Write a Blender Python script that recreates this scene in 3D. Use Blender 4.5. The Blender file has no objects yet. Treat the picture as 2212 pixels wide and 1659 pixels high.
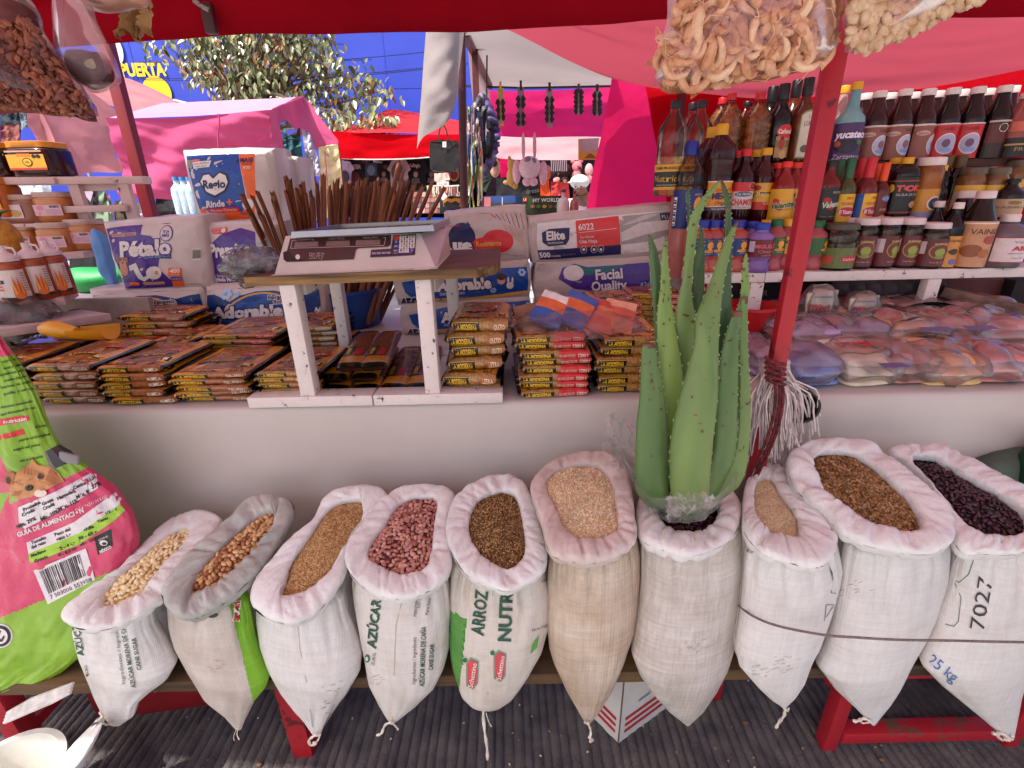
import bpy,bmesh,math,random
from mathutils import Vector,Matrix,Euler,noise
from mathutils.geometry import tessellate_polygon
SC=bpy.context.scene
COL=SC.collection
random.seed(7)
F=1023.0;PITCH=math.radians(21.6);ROLL=math.radians(-1.2);H=1.35
CAMR=Matrix.Rotation(math.pi/2-PITCH,3,'X')@Matrix.Rotation(ROLL,3,'Z')
cd=bpy.data.cameras.new('camera');cam=bpy.data.objects.new('camera',cd);COL.objects.link(cam)
cam.matrix_world=Matrix.Translation((0,0,H))@CAMR.to_4x4()
cd.sensor_width=36;cd.lens=F/2212*36;cd.clip_start=0.02;cd.clip_end=400
SC.camera=cam
SUN_DIR=Vector((-0.40,-0.36,0.84)).normalized()
w=bpy.data.worlds.new('World');SC.world=w;w.use_nodes=True
nt=w.node_tree
sky=nt.nodes.new('ShaderNodeTexSky');sky.sky_type='NISHITA';sky.sun_disc=False
sky.sun_elevation=math.asin(SUN_DIR.z);sky.sun_rotation=math.atan2(SUN_DIR.x,SUN_DIR.y)
sky.altitude=0;sky.dust_density=4.0;sky.air_density=0.8;sky.ozone_density=0.6
bg=nt.nodes['Background'];nt.links.new(sky.outputs[0],bg.inputs[0]);bg.inputs[1].default_value=0.15
sl=bpy.data.lights.new('sun','SUN');sl.energy=3.2;sl.angle=math.radians(0.5);sl.color=(1,.965,.92)
so=bpy.data.objects.new('sun',sl);COL.objects.link(so)
so.rotation_euler=SUN_DIR.to_track_quat('Z','Y').to_euler();so.location=(-4,-4,8)
SC.view_settings.view_transform='Standard';SC.view_settings.look='None'
SC.view_settings.gamma=1;SC.view_settings.use_curve_mapping=False
SC.view_settings.exposure=0.85
SC.render.engine='CYCLES'
SC.cycles.use_denoising=True
SC.cycles.max_bounces=10;SC.cycles.transparent_max_bounces=24
SC.cycles.transmission_bounces=6;SC.cycles.diffuse_bounces=5
SC.cycles.sample_clamp_indirect=6
def ray(px,py):return CAMR@Vector(((px-1106)/F,(829.5-py)/F,-1))
O=Vector((0,0,H))
def at(px,py,Y):
 d=ray(px,py);return O+d*(Y/d.y)
def atz(px,py,Z):
 d=ray(px,py);return O+d*((Z-H)/d.z)
def on_plane(px,py,p0,n):
 d=ray(px,py);return O+d*((p0-O).dot(n)/d.dot(n))
CI=CAMR.transposed()
def proj(p):
 q=CI@(Vector(p)-O);return 1106-F*q.x/q.z,829.5+F*q.y/q.z
def invert(S,off,px,py,u,v,lo=(-1,0),hi=(1,1)):
 """surface parameters whose point lies under a photo position"""
 e=.004
 for _ in range(7):
  a,b=proj(S(u,v)+off);a1,b1=proj(S(u+e,v)+off);a2,b2=proj(S(u,v+e)+off)
  j11,j12,j21,j22=(a1-a)/e,(a2-a)/e,(b1-b)/e,(b2-b)/e;dt=j11*j22-j12*j21
  if abs(dt)<1e-6:break
  du=((px-a)*j22-(py-b)*j12)/dt;dv=((py-b)*j11-(px-a)*j21)/dt
  u=max(lo[0],min(hi[0],u+max(-.2,min(.2,du))));v=max(lo[1],min(hi[1],v+max(-.2,min(.2,dv))))
  if abs(du)+abs(dv)<1e-4:break
 return u,v
def C(h):
 h=h.lstrip('#');c=[int(h[i:i+2],16)/255 for i in(0,2,4)]
 return tuple(x/12.92 if x<=.04045 else((x+.055)/1.055)**2.4 for x in c)
def N3(p,s=1.0,o=0.0):return noise.noise(Vector((p[0]*s+o,p[1]*s+o*1.7,p[2]*s-o)))
MATS={}
def col4(c):return(c[0],c[1],c[2],1)
def _base(name):
 m=bpy.data.materials.new(name);m.use_nodes=True;n=m.node_tree;n.nodes.clear()
 out=n.nodes.new('ShaderNodeOutputMaterial');return m,n,out
def _noisecol(n,c,var,scale,c2=None,detail=4,vec=None,lo=.35,hi=.65):
 tc=n.nodes.new('ShaderNodeTexCoord');nz=n.nodes.new('ShaderNodeTexNoise')
 nz.inputs['Scale'].default_value=scale;nz.inputs['Detail'].default_value=detail
 n.links.new(tc.outputs['Object']if vec is None else vec,nz.inputs['Vector'])
 r=n.nodes.new('ShaderNodeValToRGB');n.links.new(nz.outputs['Fac'],r.inputs[0])
 a=c2 if c2 is not None else tuple(min(1,x*(1-var))for x in c)
 b=c if c2 is not None else tuple(min(1,x*(1+var))for x in c)
 r.color_ramp.elements[0].position=lo;r.color_ramp.elements[1].position=hi
 r.color_ramp.elements[0].color=col4(a);r.color_ramp.elements[1].color=col4(b)
 return r.outputs[0],tc
def _bump(n,tc,strength,scale,dist=.002,kind='noise',detail=3):
 t=n.nodes.new('ShaderNodeTexNoise' if kind=='noise' else 'ShaderNodeTexVoronoi')
 t.inputs['Scale'].default_value=scale
 if kind=='noise':t.inputs['Detail'].default_value=detail
 n.links.new(tc.outputs['Object'],t.inputs['Vector'])
 b=n.nodes.new('ShaderNodeBump');b.inputs['Strength'].default_value=strength;b.inputs['Distance'].default_value=dist
 n.links.new(t.outputs[0],b.inputs['Height']);return b.outputs[0]
def mat(c,rough=.55,metal=0,var=.1,ns=30,bump=0,bs=80,bd=.002,coat=0,spec=.5,c2=None,kind='noise',lo=.35,hi=.65,name='surface'):
 if isinstance(c,str):c=C(c)
 if isinstance(c2,str):c2=C(c2)
 k=('m',tuple(c),rough,metal,var,ns,bump,bs,bd,coat,spec,c2,kind,lo,hi)
 if k in MATS:return MATS[k]
 m,n,out=_base(name)
 p=n.nodes.new('ShaderNodeBsdfPrincipled');n.links.new(p.outputs[0],out.inputs[0])
 co,tc=_noisecol(n,c,var,ns,c2,lo=lo,hi=hi);n.links.new(co,p.inputs['Base Color'])
 p.inputs['Roughness'].default_value=rough;p.inputs['Metallic'].default_value=metal
 p.inputs['Specular IOR Level'].default_value=spec
 p.inputs['Coat Weight'].default_value=coat;p.inputs['Coat Roughness'].default_value=.08
 if bump:n.links.new(_bump(n,tc,bump,bs,bd,kind),p.inputs['Normal'])
 MATS[k]=m;return m
def ink(c,rough=.45,var=.06):
 return mat(c,rough,0,var,60,bump=.25,bs=45,bd=.004,name='ink')
def cloth(c,trans=.4,var=.07,ns=4,bump=.3,bs=14,c2=None,tc_col=None):
 if isinstance(c,str):c=C(c)
 if isinstance(c2,str):c2=C(c2)
 if isinstance(tc_col,str):tc_col=C(tc_col)
 k=('cl',tuple(c),trans,var,ns,bump,bs,c2,tc_col)
 if k in MATS:return MATS[k]
 m,n,out=_base('cloth')
 d=n.nodes.new('ShaderNodeBsdfDiffuse');t=n.nodes.new('ShaderNodeBsdfTranslucent');mx=n.nodes.new('ShaderNodeMixShader')
 co,tc=_noisecol(n,c,var,ns,c2);n.links.new(co,d.inputs[0])
 if tc_col is None:n.links.new(co,t.inputs[0])
 else:t.inputs[0].default_value=col4(tc_col)
 b=_bump(n,tc,bump,bs,.02);n.links.new(b,d.inputs['Normal'])
 mx.inputs[0].default_value=trans;n.links.new(d.outputs[0],mx.inputs[1]);n.links.new(t.outputs[0],mx.inputs[2])
 n.links.new(mx.outputs[0],out.inputs[0]);MATS[k]=m;return m
def film(tint=(1,1,1),haze=.12,gloss=.35,hc=None,bs=25,bump=.7,rough=.12):
 """clear plastic film: mostly see-through, milky in creases, glossy"""
 k=('film',tuple(tint),haze,gloss,hc,bs,bump,rough)
 if k in MATS:return MATS[k]
 m,n,out=_base('plastic_film')
 tr=n.nodes.new('ShaderNodeBsdfTransparent');tr.inputs[0].default_value=col4(tint)
 df=n.nodes.new('ShaderNodeBsdfDiffuse');tl=n.nodes.new('ShaderNodeBsdfTranslucent')
 hc=hc or(.8,.76,.76)
 df.inputs[0].default_value=col4(hc);tl.inputs[0].default_value=col4(hc)
 dm=n.nodes.new('ShaderNodeMixShader');dm.inputs[0].default_value=.5
 n.links.new(df.outputs[0],dm.inputs[1]);n.links.new(tl.outputs[0],dm.inputs[2])
 g=n.nodes.new('ShaderNodeBsdfGlossy');g.inputs['Roughness'].default_value=rough
 tc=n.nodes.new('ShaderNodeTexCoord');nz=n.nodes.new('ShaderNodeTexNoise');nz.inputs['Scale'].default_value=bs;nz.inputs['Detail'].default_value=4
 n.links.new(tc.outputs['Object'],nz.inputs['Vector'])
 mp=n.nodes.new('ShaderNodeMapRange');mp.inputs[1].default_value=.4;mp.inputs[2].default_value=.75
 mp.inputs[3].default_value=haze*.5;mp.inputs[4].default_value=min(1,haze*2.2);n.links.new(nz.outputs['Fac'],mp.inputs[0])
 m1=n.nodes.new('ShaderNodeMixShader');n.links.new(mp.outputs[0],m1.inputs[0]);n.links.new(tr.outputs[0],m1.inputs[1]);n.links.new(dm.outputs[0],m1.inputs[2])
 b=n.nodes.new('ShaderNodeBump');b.inputs['Strength'].default_value=bump;b.inputs['Distance'].default_value=.004
 n.links.new(nz.outputs['Fac'],b.inputs['Height']);n.links.new(b.outputs[0],g.inputs['Normal'])
 fr=n.nodes.new('ShaderNodeFresnel');fr.inputs[0].default_value=1.5;n.links.new(b.outputs[0],fr.inputs['Normal'])
 mu=n.nodes.new('ShaderNodeMath');mu.operation='MULTIPLY';mu.inputs[1].default_value=gloss*2.2;mu.use_clamp=True;n.links.new(fr.outputs[0],mu.inputs[0])
 m2=n.nodes.new('ShaderNodeMixShader');n.links.new(mu.outputs[0],m2.inputs[0]);n.links.new(m1.outputs[0],m2.inputs[1]);n.links.new(g.outputs[0],m2.inputs[2])
 n.links.new(m2.outputs[0],out.inputs[0]);MATS[k]=m;return m
def wood(c,c2,scale=30,rough=.7,axis=0,bump=.4):
 c=C(c)if isinstance(c,str)else c;c2=C(c2)if isinstance(c2,str)else c2
 k=('wood',c,c2,scale,axis)
 if k in MATS:return MATS[k]
 m,n,out=_base('wood');p=n.nodes.new('ShaderNodeBsdfPrincipled');n.links.new(p.outputs[0],out.inputs[0])
 tc=n.nodes.new('ShaderNodeTexCoord');mp=n.nodes.new('ShaderNodeMapping');n.links.new(tc.outputs['Object'],mp.inputs[0])
 s=[scale]*3;s[axis]=scale*.06;mp.inputs['Scale'].default_value=s
 nz=n.nodes.new('ShaderNodeTexNoise');nz.inputs['Scale'].default_value=1;nz.inputs['Detail'].default_value=8;nz.inputs['Distortion'].default_value=.6
 n.links.new(mp.outputs[0],nz.inputs['Vector'])
 r=n.nodes.new('ShaderNodeValToRGB');r.color_ramp.elements[0].position=.3;r.color_ramp.elements[1].position=.7
 r.color_ramp.elements[0].color=col4(c2);r.color_ramp.elements[1].color=col4(c)
 n.links.new(nz.outputs['Fac'],r.inputs[0]);n.links.new(r.outputs[0],p.inputs['Base Color']);p.inputs['Roughness'].default_value=rough
 b=n.nodes.new('ShaderNodeBump');b.inputs['Strength'].default_value=bump;b.inputs['Distance'].default_value=.003
 n.links.new(nz.outputs['Fac'],b.inputs['Height']);n.links.new(b.outputs[0],p.inputs['Normal'])
 MATS[k]=m;return m
def chipped(c,c2,scale=14,amount=.36,rough=.5):
 c=C(c)if isinstance(c,str)else c;c2=C(c2)if isinstance(c2,str)else c2
 k=('chip',c,c2,scale,amount)
 if k in MATS:return MATS[k]
 m,n,out=_base('chipped_paint');p=n.nodes.new('ShaderNodeBsdfPrincipled');n.links.new(p.outputs[0],out.inputs[0])
 tc=n.nodes.new('ShaderNodeTexCoord')
 nz=n.nodes.new('ShaderNodeTexNoise');nz.inputs['Scale'].default_value=scale;nz.inputs['Detail'].default_value=9;nz.inputs['Roughness'].default_value=.68
 n.links.new(tc.outputs['Object'],nz.inputs['Vector'])
 r=n.nodes.new('ShaderNodeValToRGB');e=r.color_ramp.elements
 e[0].position=amount;e[0].color=col4(c2);e[1].position=amount+.03;e[1].color=col4(tuple(x*.9 for x in c))
 x=e.new(.75);x.color=col4(c)
 n.links.new(nz.outputs['Fac'],r.inputs[0]);n.links.new(r.outputs[0],p.inputs['Base Color']);p.inputs['Roughness'].default_value=rough
 b=n.nodes.new('ShaderNodeBump');b.inputs['Strength'].default_value=.5;b.inputs['Distance'].default_value=.002
 n.links.new(r.outputs[0],b.inputs['Height']);n.links.new(b.outputs[0],p.inputs['Normal'])
 MATS[k]=m;return m
def weave(c,dirt='#a89c90',var=.06,ws=420,lo=.25,hi=.5,rough=.45,trans=.12,streak=.07):
 c=C(c)if isinstance(c,str)else c;dirt=C(dirt)if isinstance(dirt,str)else dirt
 k=('weave',c,dirt,ws,lo,hi,streak)
 if k in MATS:return MATS[k]
 m,n,out=_base('woven_plastic');p=n.nodes.new('ShaderNodeBsdfPrincipled')
 co,tc=_noisecol(n,c,0,11,dirt,detail=7,lo=lo,hi=hi)
 for sc_ in((14,14,160),(160,160,9)):
  mp=n.nodes.new('ShaderNodeMapping');mp.inputs['Scale'].default_value=sc_;n.links.new(tc.outputs['Object'],mp.inputs[0])
  nz=n.nodes.new('ShaderNodeTexNoise');nz.inputs['Scale'].default_value=1;nz.inputs['Detail'].default_value=3;n.links.new(mp.outputs[0],nz.inputs['Vector'])
  r=n.nodes.new('ShaderNodeMapRange');r.inputs[1].default_value=.3;r.inputs[2].default_value=.7;r.inputs[3].default_value=1-streak;r.inputs[4].default_value=1+streak*.35;n.links.new(nz.outputs['Fac'],r.inputs[0])
  mx=n.nodes.new('ShaderNodeMix');mx.data_type='RGBA';mx.blend_type='MULTIPLY';mx.inputs[0].default_value=1;n.links.new(co,mx.inputs[6]);n.links.new(r.outputs[0],mx.inputs[7]);co=mx.outputs[2]
 n.links.new(co,p.inputs['Base Color'])
 p.inputs['Roughness'].default_value=rough;p.inputs['Specular IOR Level'].default_value=.4
 hs=[]
 for ax in('X','Z'):
  wv=n.nodes.new('ShaderNodeTexWave');wv.bands_direction=ax;wv.inputs['Scale'].default_value=ws*.3;wv.inputs['Distortion'].default_value=1.2
  wv.inputs['Detail Scale'].default_value=3
  n.links.new(tc.outputs['Object'],wv.inputs['Vector']);hs.append(wv)
 ad=n.nodes.new('ShaderNodeMath');ad.operation='ADD';n.links.new(hs[0].outputs['Fac'],ad.inputs[0]);n.links.new(hs[1].outputs['Fac'],ad.inputs[1])
 nz=n.nodes.new('ShaderNodeTexNoise');nz.inputs['Scale'].default_value=16;nz.inputs['Detail'].default_value=5;n.links.new(tc.outputs['Object'],nz.inputs['Vector'])
 a2=n.nodes.new('ShaderNodeMath');a2.operation='MULTIPLY_ADD';a2.inputs[1].default_value=9;n.links.new(nz.outputs['Fac'],a2.inputs[0]);n.links.new(ad.outputs[0],a2.inputs[2])
 b=n.nodes.new('ShaderNodeBump');b.inputs['Strength'].default_value=.5;b.inputs['Distance'].default_value=.0008
 n.links.new(a2.outputs[0],b.inputs['Height']);n.links.new(b.outputs[0],p.inputs['Normal'])
 t=n.nodes.new('ShaderNodeBsdfTranslucent');n.links.new(co,t.inputs[0])
 mx=n.nodes.new('ShaderNodeMixShader');mx.inputs[0].default_value=trans;n.links.new(p.outputs[0],mx.inputs[1]);n.links.new(t.outputs[0],mx.inputs[2])
 n.links.new(mx.outputs[0],out.inputs[0]);MATS[k]=m;return m
def glass(tint,gloss=1.0,dens=1.0):
 tint=C(tint)if isinstance(tint,str)else tint
 k=('glass',tint,gloss)
 if k in MATS:return MATS[k]
 m,n,out=_base('clear_plastic')
 tr=n.nodes.new('ShaderNodeBsdfTransparent');tc=n.nodes.new('ShaderNodeTexCoord')
 nz=n.nodes.new('ShaderNodeTexNoise');nz.inputs['Scale'].default_value=40;n.links.new(tc.outputs['Object'],nz.inputs['Vector'])
 lw=n.nodes.new('ShaderNodeLayerWeight');lw.inputs[0].default_value=.35
 r=n.nodes.new('ShaderNodeValToRGB');r.color_ramp.elements[0].color=col4(tint);r.color_ramp.elements[1].color=col4(tuple(x*.72 for x in tint))
 n.links.new(lw.outputs['Facing'],r.inputs[0]);n.links.new(r.outputs[0],tr.inputs[0])
 g=n.nodes.new('ShaderNodeBsdfGlossy');g.inputs['Roughness'].default_value=.06
 b=n.nodes.new('ShaderNodeBump');b.inputs['Strength'].default_value=.15;b.inputs['Distance'].default_value=.004
 n.links.new(nz.outputs['Fac'],b.inputs['Height']);n.links.new(b.outputs[0],g.inputs['Normal'])
 fr=n.nodes.new('ShaderNodeFresnel');fr.inputs[0].default_value=1.45;mu=n.nodes.new('ShaderNodeMath');mu.operation='MULTIPLY';mu.use_clamp=True
 mu.inputs[1].default_value=gloss*1.5;n.links.new(fr.outputs[0],mu.inputs[0])
 mx=n.nodes.new('ShaderNodeMixShader');n.links.new(mu.outputs[0],mx.inputs[0]);n.links.new(tr.outputs[0],mx.inputs[1]);n.links.new(g.outputs[0],mx.inputs[2])
 n.links.new(mx.outputs[0],out.inputs[0]);MATS[k]=m;return m
def newobj(name,me,parent=None):
 o=bpy.data.objects.new(name,me);COL.objects.link(o)
 if parent is not None:o.parent=parent
 return o
class MB:
 def __init__(s):s.v=[];s.f=[];s.m=[];s.mats=[]
 def mi(s,m):
  if m not in s.mats:s.mats.append(m)
  return s.mats.index(m)
 def add(s,vs,fs,m):
  k=len(s.v);i=s.mi(m);s.v.extend([tuple(x)for x in vs])
  for f in fs:s.f.append(tuple(j+k for j in f));s.m.append(i)
  return s
 def box(s,c,size,m,rot=None,bev=0):
  b=bmesh.new();bmesh.ops.create_cube(b,size=1)
  for v in b.verts:v.co=Vector((v.co.x*size[0],v.co.y*size[1],v.co.z*size[2]))
  if bev:bmesh.ops.bevel(b,geom=b.edges[:],offset=bev,segments=2,affect='EDGES',profile=.5)
  R=rot or Matrix.Identity(3);c=Vector(c)
  vs=[R@v.co+c for v in b.verts]
  for i,v in enumerate(b.verts):v.index=i
  fs=[[v.index for v in f.verts]for f in b.faces];b.free()
  return s.add(vs,fs,m)
 def bar(s,p0,p1,wx,wy,m,up=(0,0,1),bev=0):
  p0=Vector(p0);p1=Vector(p1);d=p1-p0;L=d.length;z=d.normalized();u=Vector(up)
  if abs(z.dot(u))>.95:u=Vector((0,1,0))
  x=u.cross(z).normalized();y=z.cross(x)
  return s.box((p0+p1)/2,(wx,wy,L),m,Matrix((x,y,z)).transposed(),bev)
 def tube(s,pts,r,m,n=8,cap=True):
  pts=[Vector(p)for p in pts];K=len(pts);rs=r if isinstance(r,(list,tuple))else[r]*K
  vs=[];prev=None
  for i,p in enumerate(pts):
   t=(pts[min(i+1,K-1)]-pts[max(i-1,0)]);t=t.normalized()if t.length else Vector((0,0,1))
   if prev is None:
    a=Vector((0,0,1))if abs(t.z)<.9 else Vector((1,0,0));x=a.cross(t).normalized()
   else:x=(prev-t*prev.dot(t)).normalized()
   prev=x;y=t.cross(x)
   for j in range(n):
    a=2*math.pi*j/n;vs.append(p+(x*math.cos(a)+y*math.sin(a))*rs[i])
  fs=[(i*n+j,i*n+(j+1)%n,(i+1)*n+(j+1)%n,(i+1)*n+j)for i in range(K-1)for j in range(n)]
  if cap:fs+=[tuple(range(n))[::-1],tuple((K-1)*n+j for j in range(n))]
  return s.add(vs,fs,m)
 def lathe(s,prof,m,n=18,loc=(0,0,0),sx=1,sy=1,sq=0):
  """prof: (radius, z[, material]) ; sq squares the section"""
  K=len(prof);vs=[]
  for p in prof:
   for j in range(n):
    a=2*math.pi*j/n;c,d=math.cos(a),math.sin(a)
    if sq:c=math.copysign(abs(c)**(1-sq),c);d=math.copysign(abs(d)**(1-sq),d)
    vs.append((loc[0]+p[0]*c*sx,loc[1]+p[0]*d*sy,loc[2]+p[1]))
  k=len(s.v);s.v.extend(vs)
  for i in range(K-1):
   mm=prof[i+1][2]if len(prof[i+1])>2 else m;q=s.mi(mm)
   for j in range(n):
    s.f.append((k+i*n+j,k+i*n+(j+1)%n,k+(i+1)*n+(j+1)%n,k+(i+1)*n+j));s.m.append(q)
  q=s.mi(m);s.f.append(tuple(k+j for j in range(n))[::-1]);s.m.append(q)
  s.f.append(tuple(k+(K-1)*n+j for j in range(n)));s.m.append(q if len(prof[-1])<3 else s.mi(prof[-1][2]))
  return s
 def grid(s,fn,nu,nv,m,closeu=False,mf=None):
  vs=[fn(i/nu if closeu else i/nu,j/nv)for j in range(nv+1)for i in range(nu if closeu else nu+1)]
  W=nu if closeu else nu+1
  k=len(s.v);s.v.extend([tuple(x)for x in vs])
  for j in range(nv):
   for i in range(nu):
    mm=mf((i+.5)/nu,(j+.5)/nv)if mf else m
    s.f.append((k+j*W+i,k+j*W+(i+1)%W,k+(j+1)*W+(i+1)%W,k+(j+1)*W+i));s.m.append(s.mi(mm))
  return s
 def ell(s,c,r,m,n=10,k=7,rot=None,nz=0,ns=3):
  c=Vector(c);r=(r,r,r)if not isinstance(r,(tuple,list))else r;R=rot or Matrix.Identity(3)
  def f(u,v):
   a=2*math.pi*u;b=math.pi*(v-.5);p=Vector((math.cos(b)*math.cos(a),math.cos(b)*math.sin(a),math.sin(b)))
   q=1+(nz*noise.noise(p*ns+c*7)if nz else 0)
   return c+R@Vector((p.x*r[0],p.y*r[1],p.z*r[2]))*q
  return s.grid(f,n,k,m,closeu=True)
 def build(s,name,parent=None,smooth=True,ang=42,recenter=None):
  me=bpy.data.meshes.new(name)
  if recenter is not None:
   rc=Vector(recenter);s.v=[tuple(Vector(v)-rc)for v in s.v]
  me.from_pydata(s.v,[],s.f);
  for m in s.mats:me.materials.append(m)
  me.polygons.foreach_set('material_index',s.m)
  me.validate();me.update()
  if smooth:
   me.shade_smooth();me.set_sharp_from_angle(angle=math.radians(ang))
  o=newobj(name,me,parent)
  if recenter is not None:o.location=rc
  return o
TXT={}
def txt(s,bold=0,shear=0):
 k=(s,bold,shear)
 if k not in TXT:
  c=bpy.data.curves.new('t','FONT');c.body=s;c.resolution_u=2;c.offset=bold;c.shear=shear
  o=bpy.data.objects.new('t',c);me=o.to_mesh()
  TXT[k]=([(v.co.x,v.co.y)for v in me.vertices],[tuple(p.vertices)for p in me.polygons])
  o.to_mesh_clear();bpy.data.objects.remove(o);bpy.data.curves.remove(c)
 return TXT[k]
class Draw:
 def __init__(s,asp=1.0):s.it=[];s.asp=asp
 def rect(s,x0,y0,x1,y1,m,L=0,nx=6,ny=4):
  vs=[(x0+(x1-x0)*i/nx,y0+(y1-y0)*j/ny)for j in range(ny+1)for i in range(nx+1)]
  fs=[(j*(nx+1)+i,j*(nx+1)+i+1,(j+1)*(nx+1)+i+1,(j+1)*(nx+1)+i)for j in range(ny)for i in range(nx)]
  s.it.append((vs,fs,m,L));return s
 def ell(s,cx,cy,rx,ry,m,L=0,n=24,rings=3):
  vs=[(cx,cy)];fs=[]
  for k in range(1,rings+1):
   for j in range(n):
    a=2*math.pi*j/n;vs.append((cx+rx*k/rings*math.cos(a),cy+ry*k/rings*math.sin(a)))
  for j in range(n):fs.append((0,1+j,1+(j+1)%n))
  for k in range(rings-1):
   a=1+k*n;b=a+n
   for j in range(n):fs.append((a+j,b+j,b+(j+1)%n,a+(j+1)%n))
  s.it.append((vs,fs,m,L));return s
 def poly(s,pts,m,L=0,mx=None):
  vs=[(p[0],p[1])for p in pts];fs=[tuple(t)for t in tessellate_polygon([[Vector((p[0],p[1],0))for p in pts]])]
  if mx:
   for _ in range(5):
    nf=[];ch=False
    for a,b,c in fs:
     e=[(math.dist(vs[i],vs[j]),i,j,k)for i,j,k in((a,b,c),(b,c,a),(c,a,b))]
     l,i,j,k=max(e)
     if l>mx:
      vs.append(((vs[i][0]+vs[j][0])/2,(vs[i][1]+vs[j][1])/2));q=len(vs)-1
      nf+=[(i,q,k),(q,j,k)];ch=True
     else:nf.append((a,b,c))
    fs=nf
    if not ch:break
  s.it.append((vs,fs,m,L));return s
 def line(s,pts,wd,m,L=0):
  for(x0,y0),(x1,y1)in zip(pts,pts[1:]):
   d=math.hypot(x1-x0,y1-y0)or 1;nx,ny=-(y1-y0)/d*wd/2,(x1-x0)/d*wd/2
   s.it.append(([(x0+nx,y0+ny),(x0-nx,y0-ny),(x1-nx,y1-ny),(x1+nx,y1+ny)],[(0,1,2,3)],m,L))
  return s
 def text(s,t,x,y,h,m,L=2,rot=0,bold=0,shear=0,w=None,al='C',out=None,ow=.05,cond=1):
  """cap height h, drawing units; w fits the width; out adds an outline"""
  vs,fs=txt(t,bold,shear)
  if not vs:return s
  x0=min(v[0]for v in vs);x1=max(v[0]for v in vs);k=h/.7
  kx=(w/(x1-x0)if w else k*cond)
  ox={'C':(x0+x1)/2,'L':x0,'R':x1}[al];c,d=math.cos(rot),math.sin(rot)
  def go(vs,fs,m,L):
   q=[]
   for a,b in vs:
    X,Y=(a-ox)*kx,(b-.35)*k
    q.append((x+X*c-Y*d,y+X*d+Y*c))
   s.it.append((q,fs,m,L))
  if out is not None:
   v2,f2=txt(t,bold+ow,shear);go(v2,f2,out,L);L+=1
  go(vs,fs,m,L);return s
 def build(s,name,parent,fn,eps=.0004):
  b=MB()
  for vs,fs,m,L in s.it:
   q=[]
   for u,v in vs:
    p,n=fn(u,v);q.append(p+n*eps*(L+1))
   b.add(q,fs,m)
  return b.build(name,parent,smooth=False)
def surf(fn,e=.004):
 def g(u,v):
  p=Vector(fn(u,v));a=Vector(fn(u+e,v))-Vector(fn(u-e,v));b=Vector(fn(u,v+e))-Vector(fn(u,v-e))
  n=a.cross(b);n=n.normalized()if n.length>1e-12 else Vector((0,-1,0));return p,n
 return g
def tag(o,label,cat,group=None):
 o['label']=label;o['category']=cat
 if group:o['group']=group
 return o
def struct(o):o['kind']='structure';return o
def stuff(o):o['kind']='stuff';return o
def thing(name,label,cat,loc=(0,0,0),rz=0,group=None):
 o=bpy.data.objects.new(name,None);COL.objects.link(o);o.empty_display_size=.05
 o.location=loc;o.rotation_euler=(0,0,rz);return tag(o,label,cat,group)
KIDS={}
def kids(o):
 return[c for c in bpy.data.objects if c.parent==o]
def dup(src,tree=None,label=None,loc=None,rot=None,scale=None):
 """copy of a thing with its parts; tree = [(child, [grandchildren])] cached"""
 if src.name not in KIDS:KIDS[src.name]=[(c,kids(c))for c in kids(src)]
 r=src.copy();COL.objects.link(r)
 if loc is not None:r.location=loc
 if rot is not None:r.rotation_euler=rot
 if scale is not None:r.scale=scale
 if label:r['label']=label
 for c,gs in KIDS[src.name]:
  d=c.copy();COL.objects.link(d);d.parent=r
  for g in gs:
   e=g.copy();COL.objects.link(e);e.parent=d
 return r
def ordn(i):return['first','second','third','fourth','fifth','sixth','seventh','eighth','ninth','tenth','eleventh','twelfth'][i]
def spline(pts,K,closed=True):
 """Catmull-Rom through 2-D/3-D points, K samples by arc length"""
 P=[Vector(p)for p in pts];n=len(P);D=[]
 segs=n if closed else n-1
 for i in range(segs):
  a,b,c,d=(P[(i+k)%n]if closed else P[min(max(i+k,0),n-1)]for k in(-1,0,1,2))
  for j in range(8):
   t=j/8;D.append(.5*((2*b)+(c-a)*t+(2*a-5*b+4*c-d)*t*t+(3*b-a-3*c+d)*t**3))
 D.append(P[0].copy()if closed else P[-1].copy())
 L=[0]
 for a,b in zip(D,D[1:]):L.append(L[-1]+(b-a).length)
 out=[];k=0;M=K if closed else K-1
 for i in range(K):
  t=L[-1]*i/M
  while k<len(L)-2 and L[k+1]<t:k+=1
  f=(t-L[k])/max(1e-9,L[k+1]-L[k]);out.append(D[k].lerp(D[k+1],min(1,f)))
 return out
def lerp_rows(rows,v):
 """rows: list of tuples, v in 0..1 over index"""
 t=max(0,min(1,v))*(len(rows)-1);i=min(int(t),len(rows)-2);f=t-i
 return[a+(b-a)*f for a,b in zip(rows[i],rows[i+1])]
RED=chipped('#b01524','#5d1016',16,.37,.45)
WHITEWOOD=chipped('#e4d6d0','#3b241a',46,.355,.55)
INK_BLACK=ink('#15130f');INK_WHITE=ink('#f2efe8');INK_GREEN=ink('#1f5a3a');INK_RED=ink('#d21f2b');INK_YEL=ink('#f2b41c');INK_BLUE=ink('#1d4f9e');INK_NAVY=ink('#1d1f5c');INK_ORANGE=ink('#e8702a');INK_PURPLE=ink('#472a77');INK_GREY=ink('#8f8a88')
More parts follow.
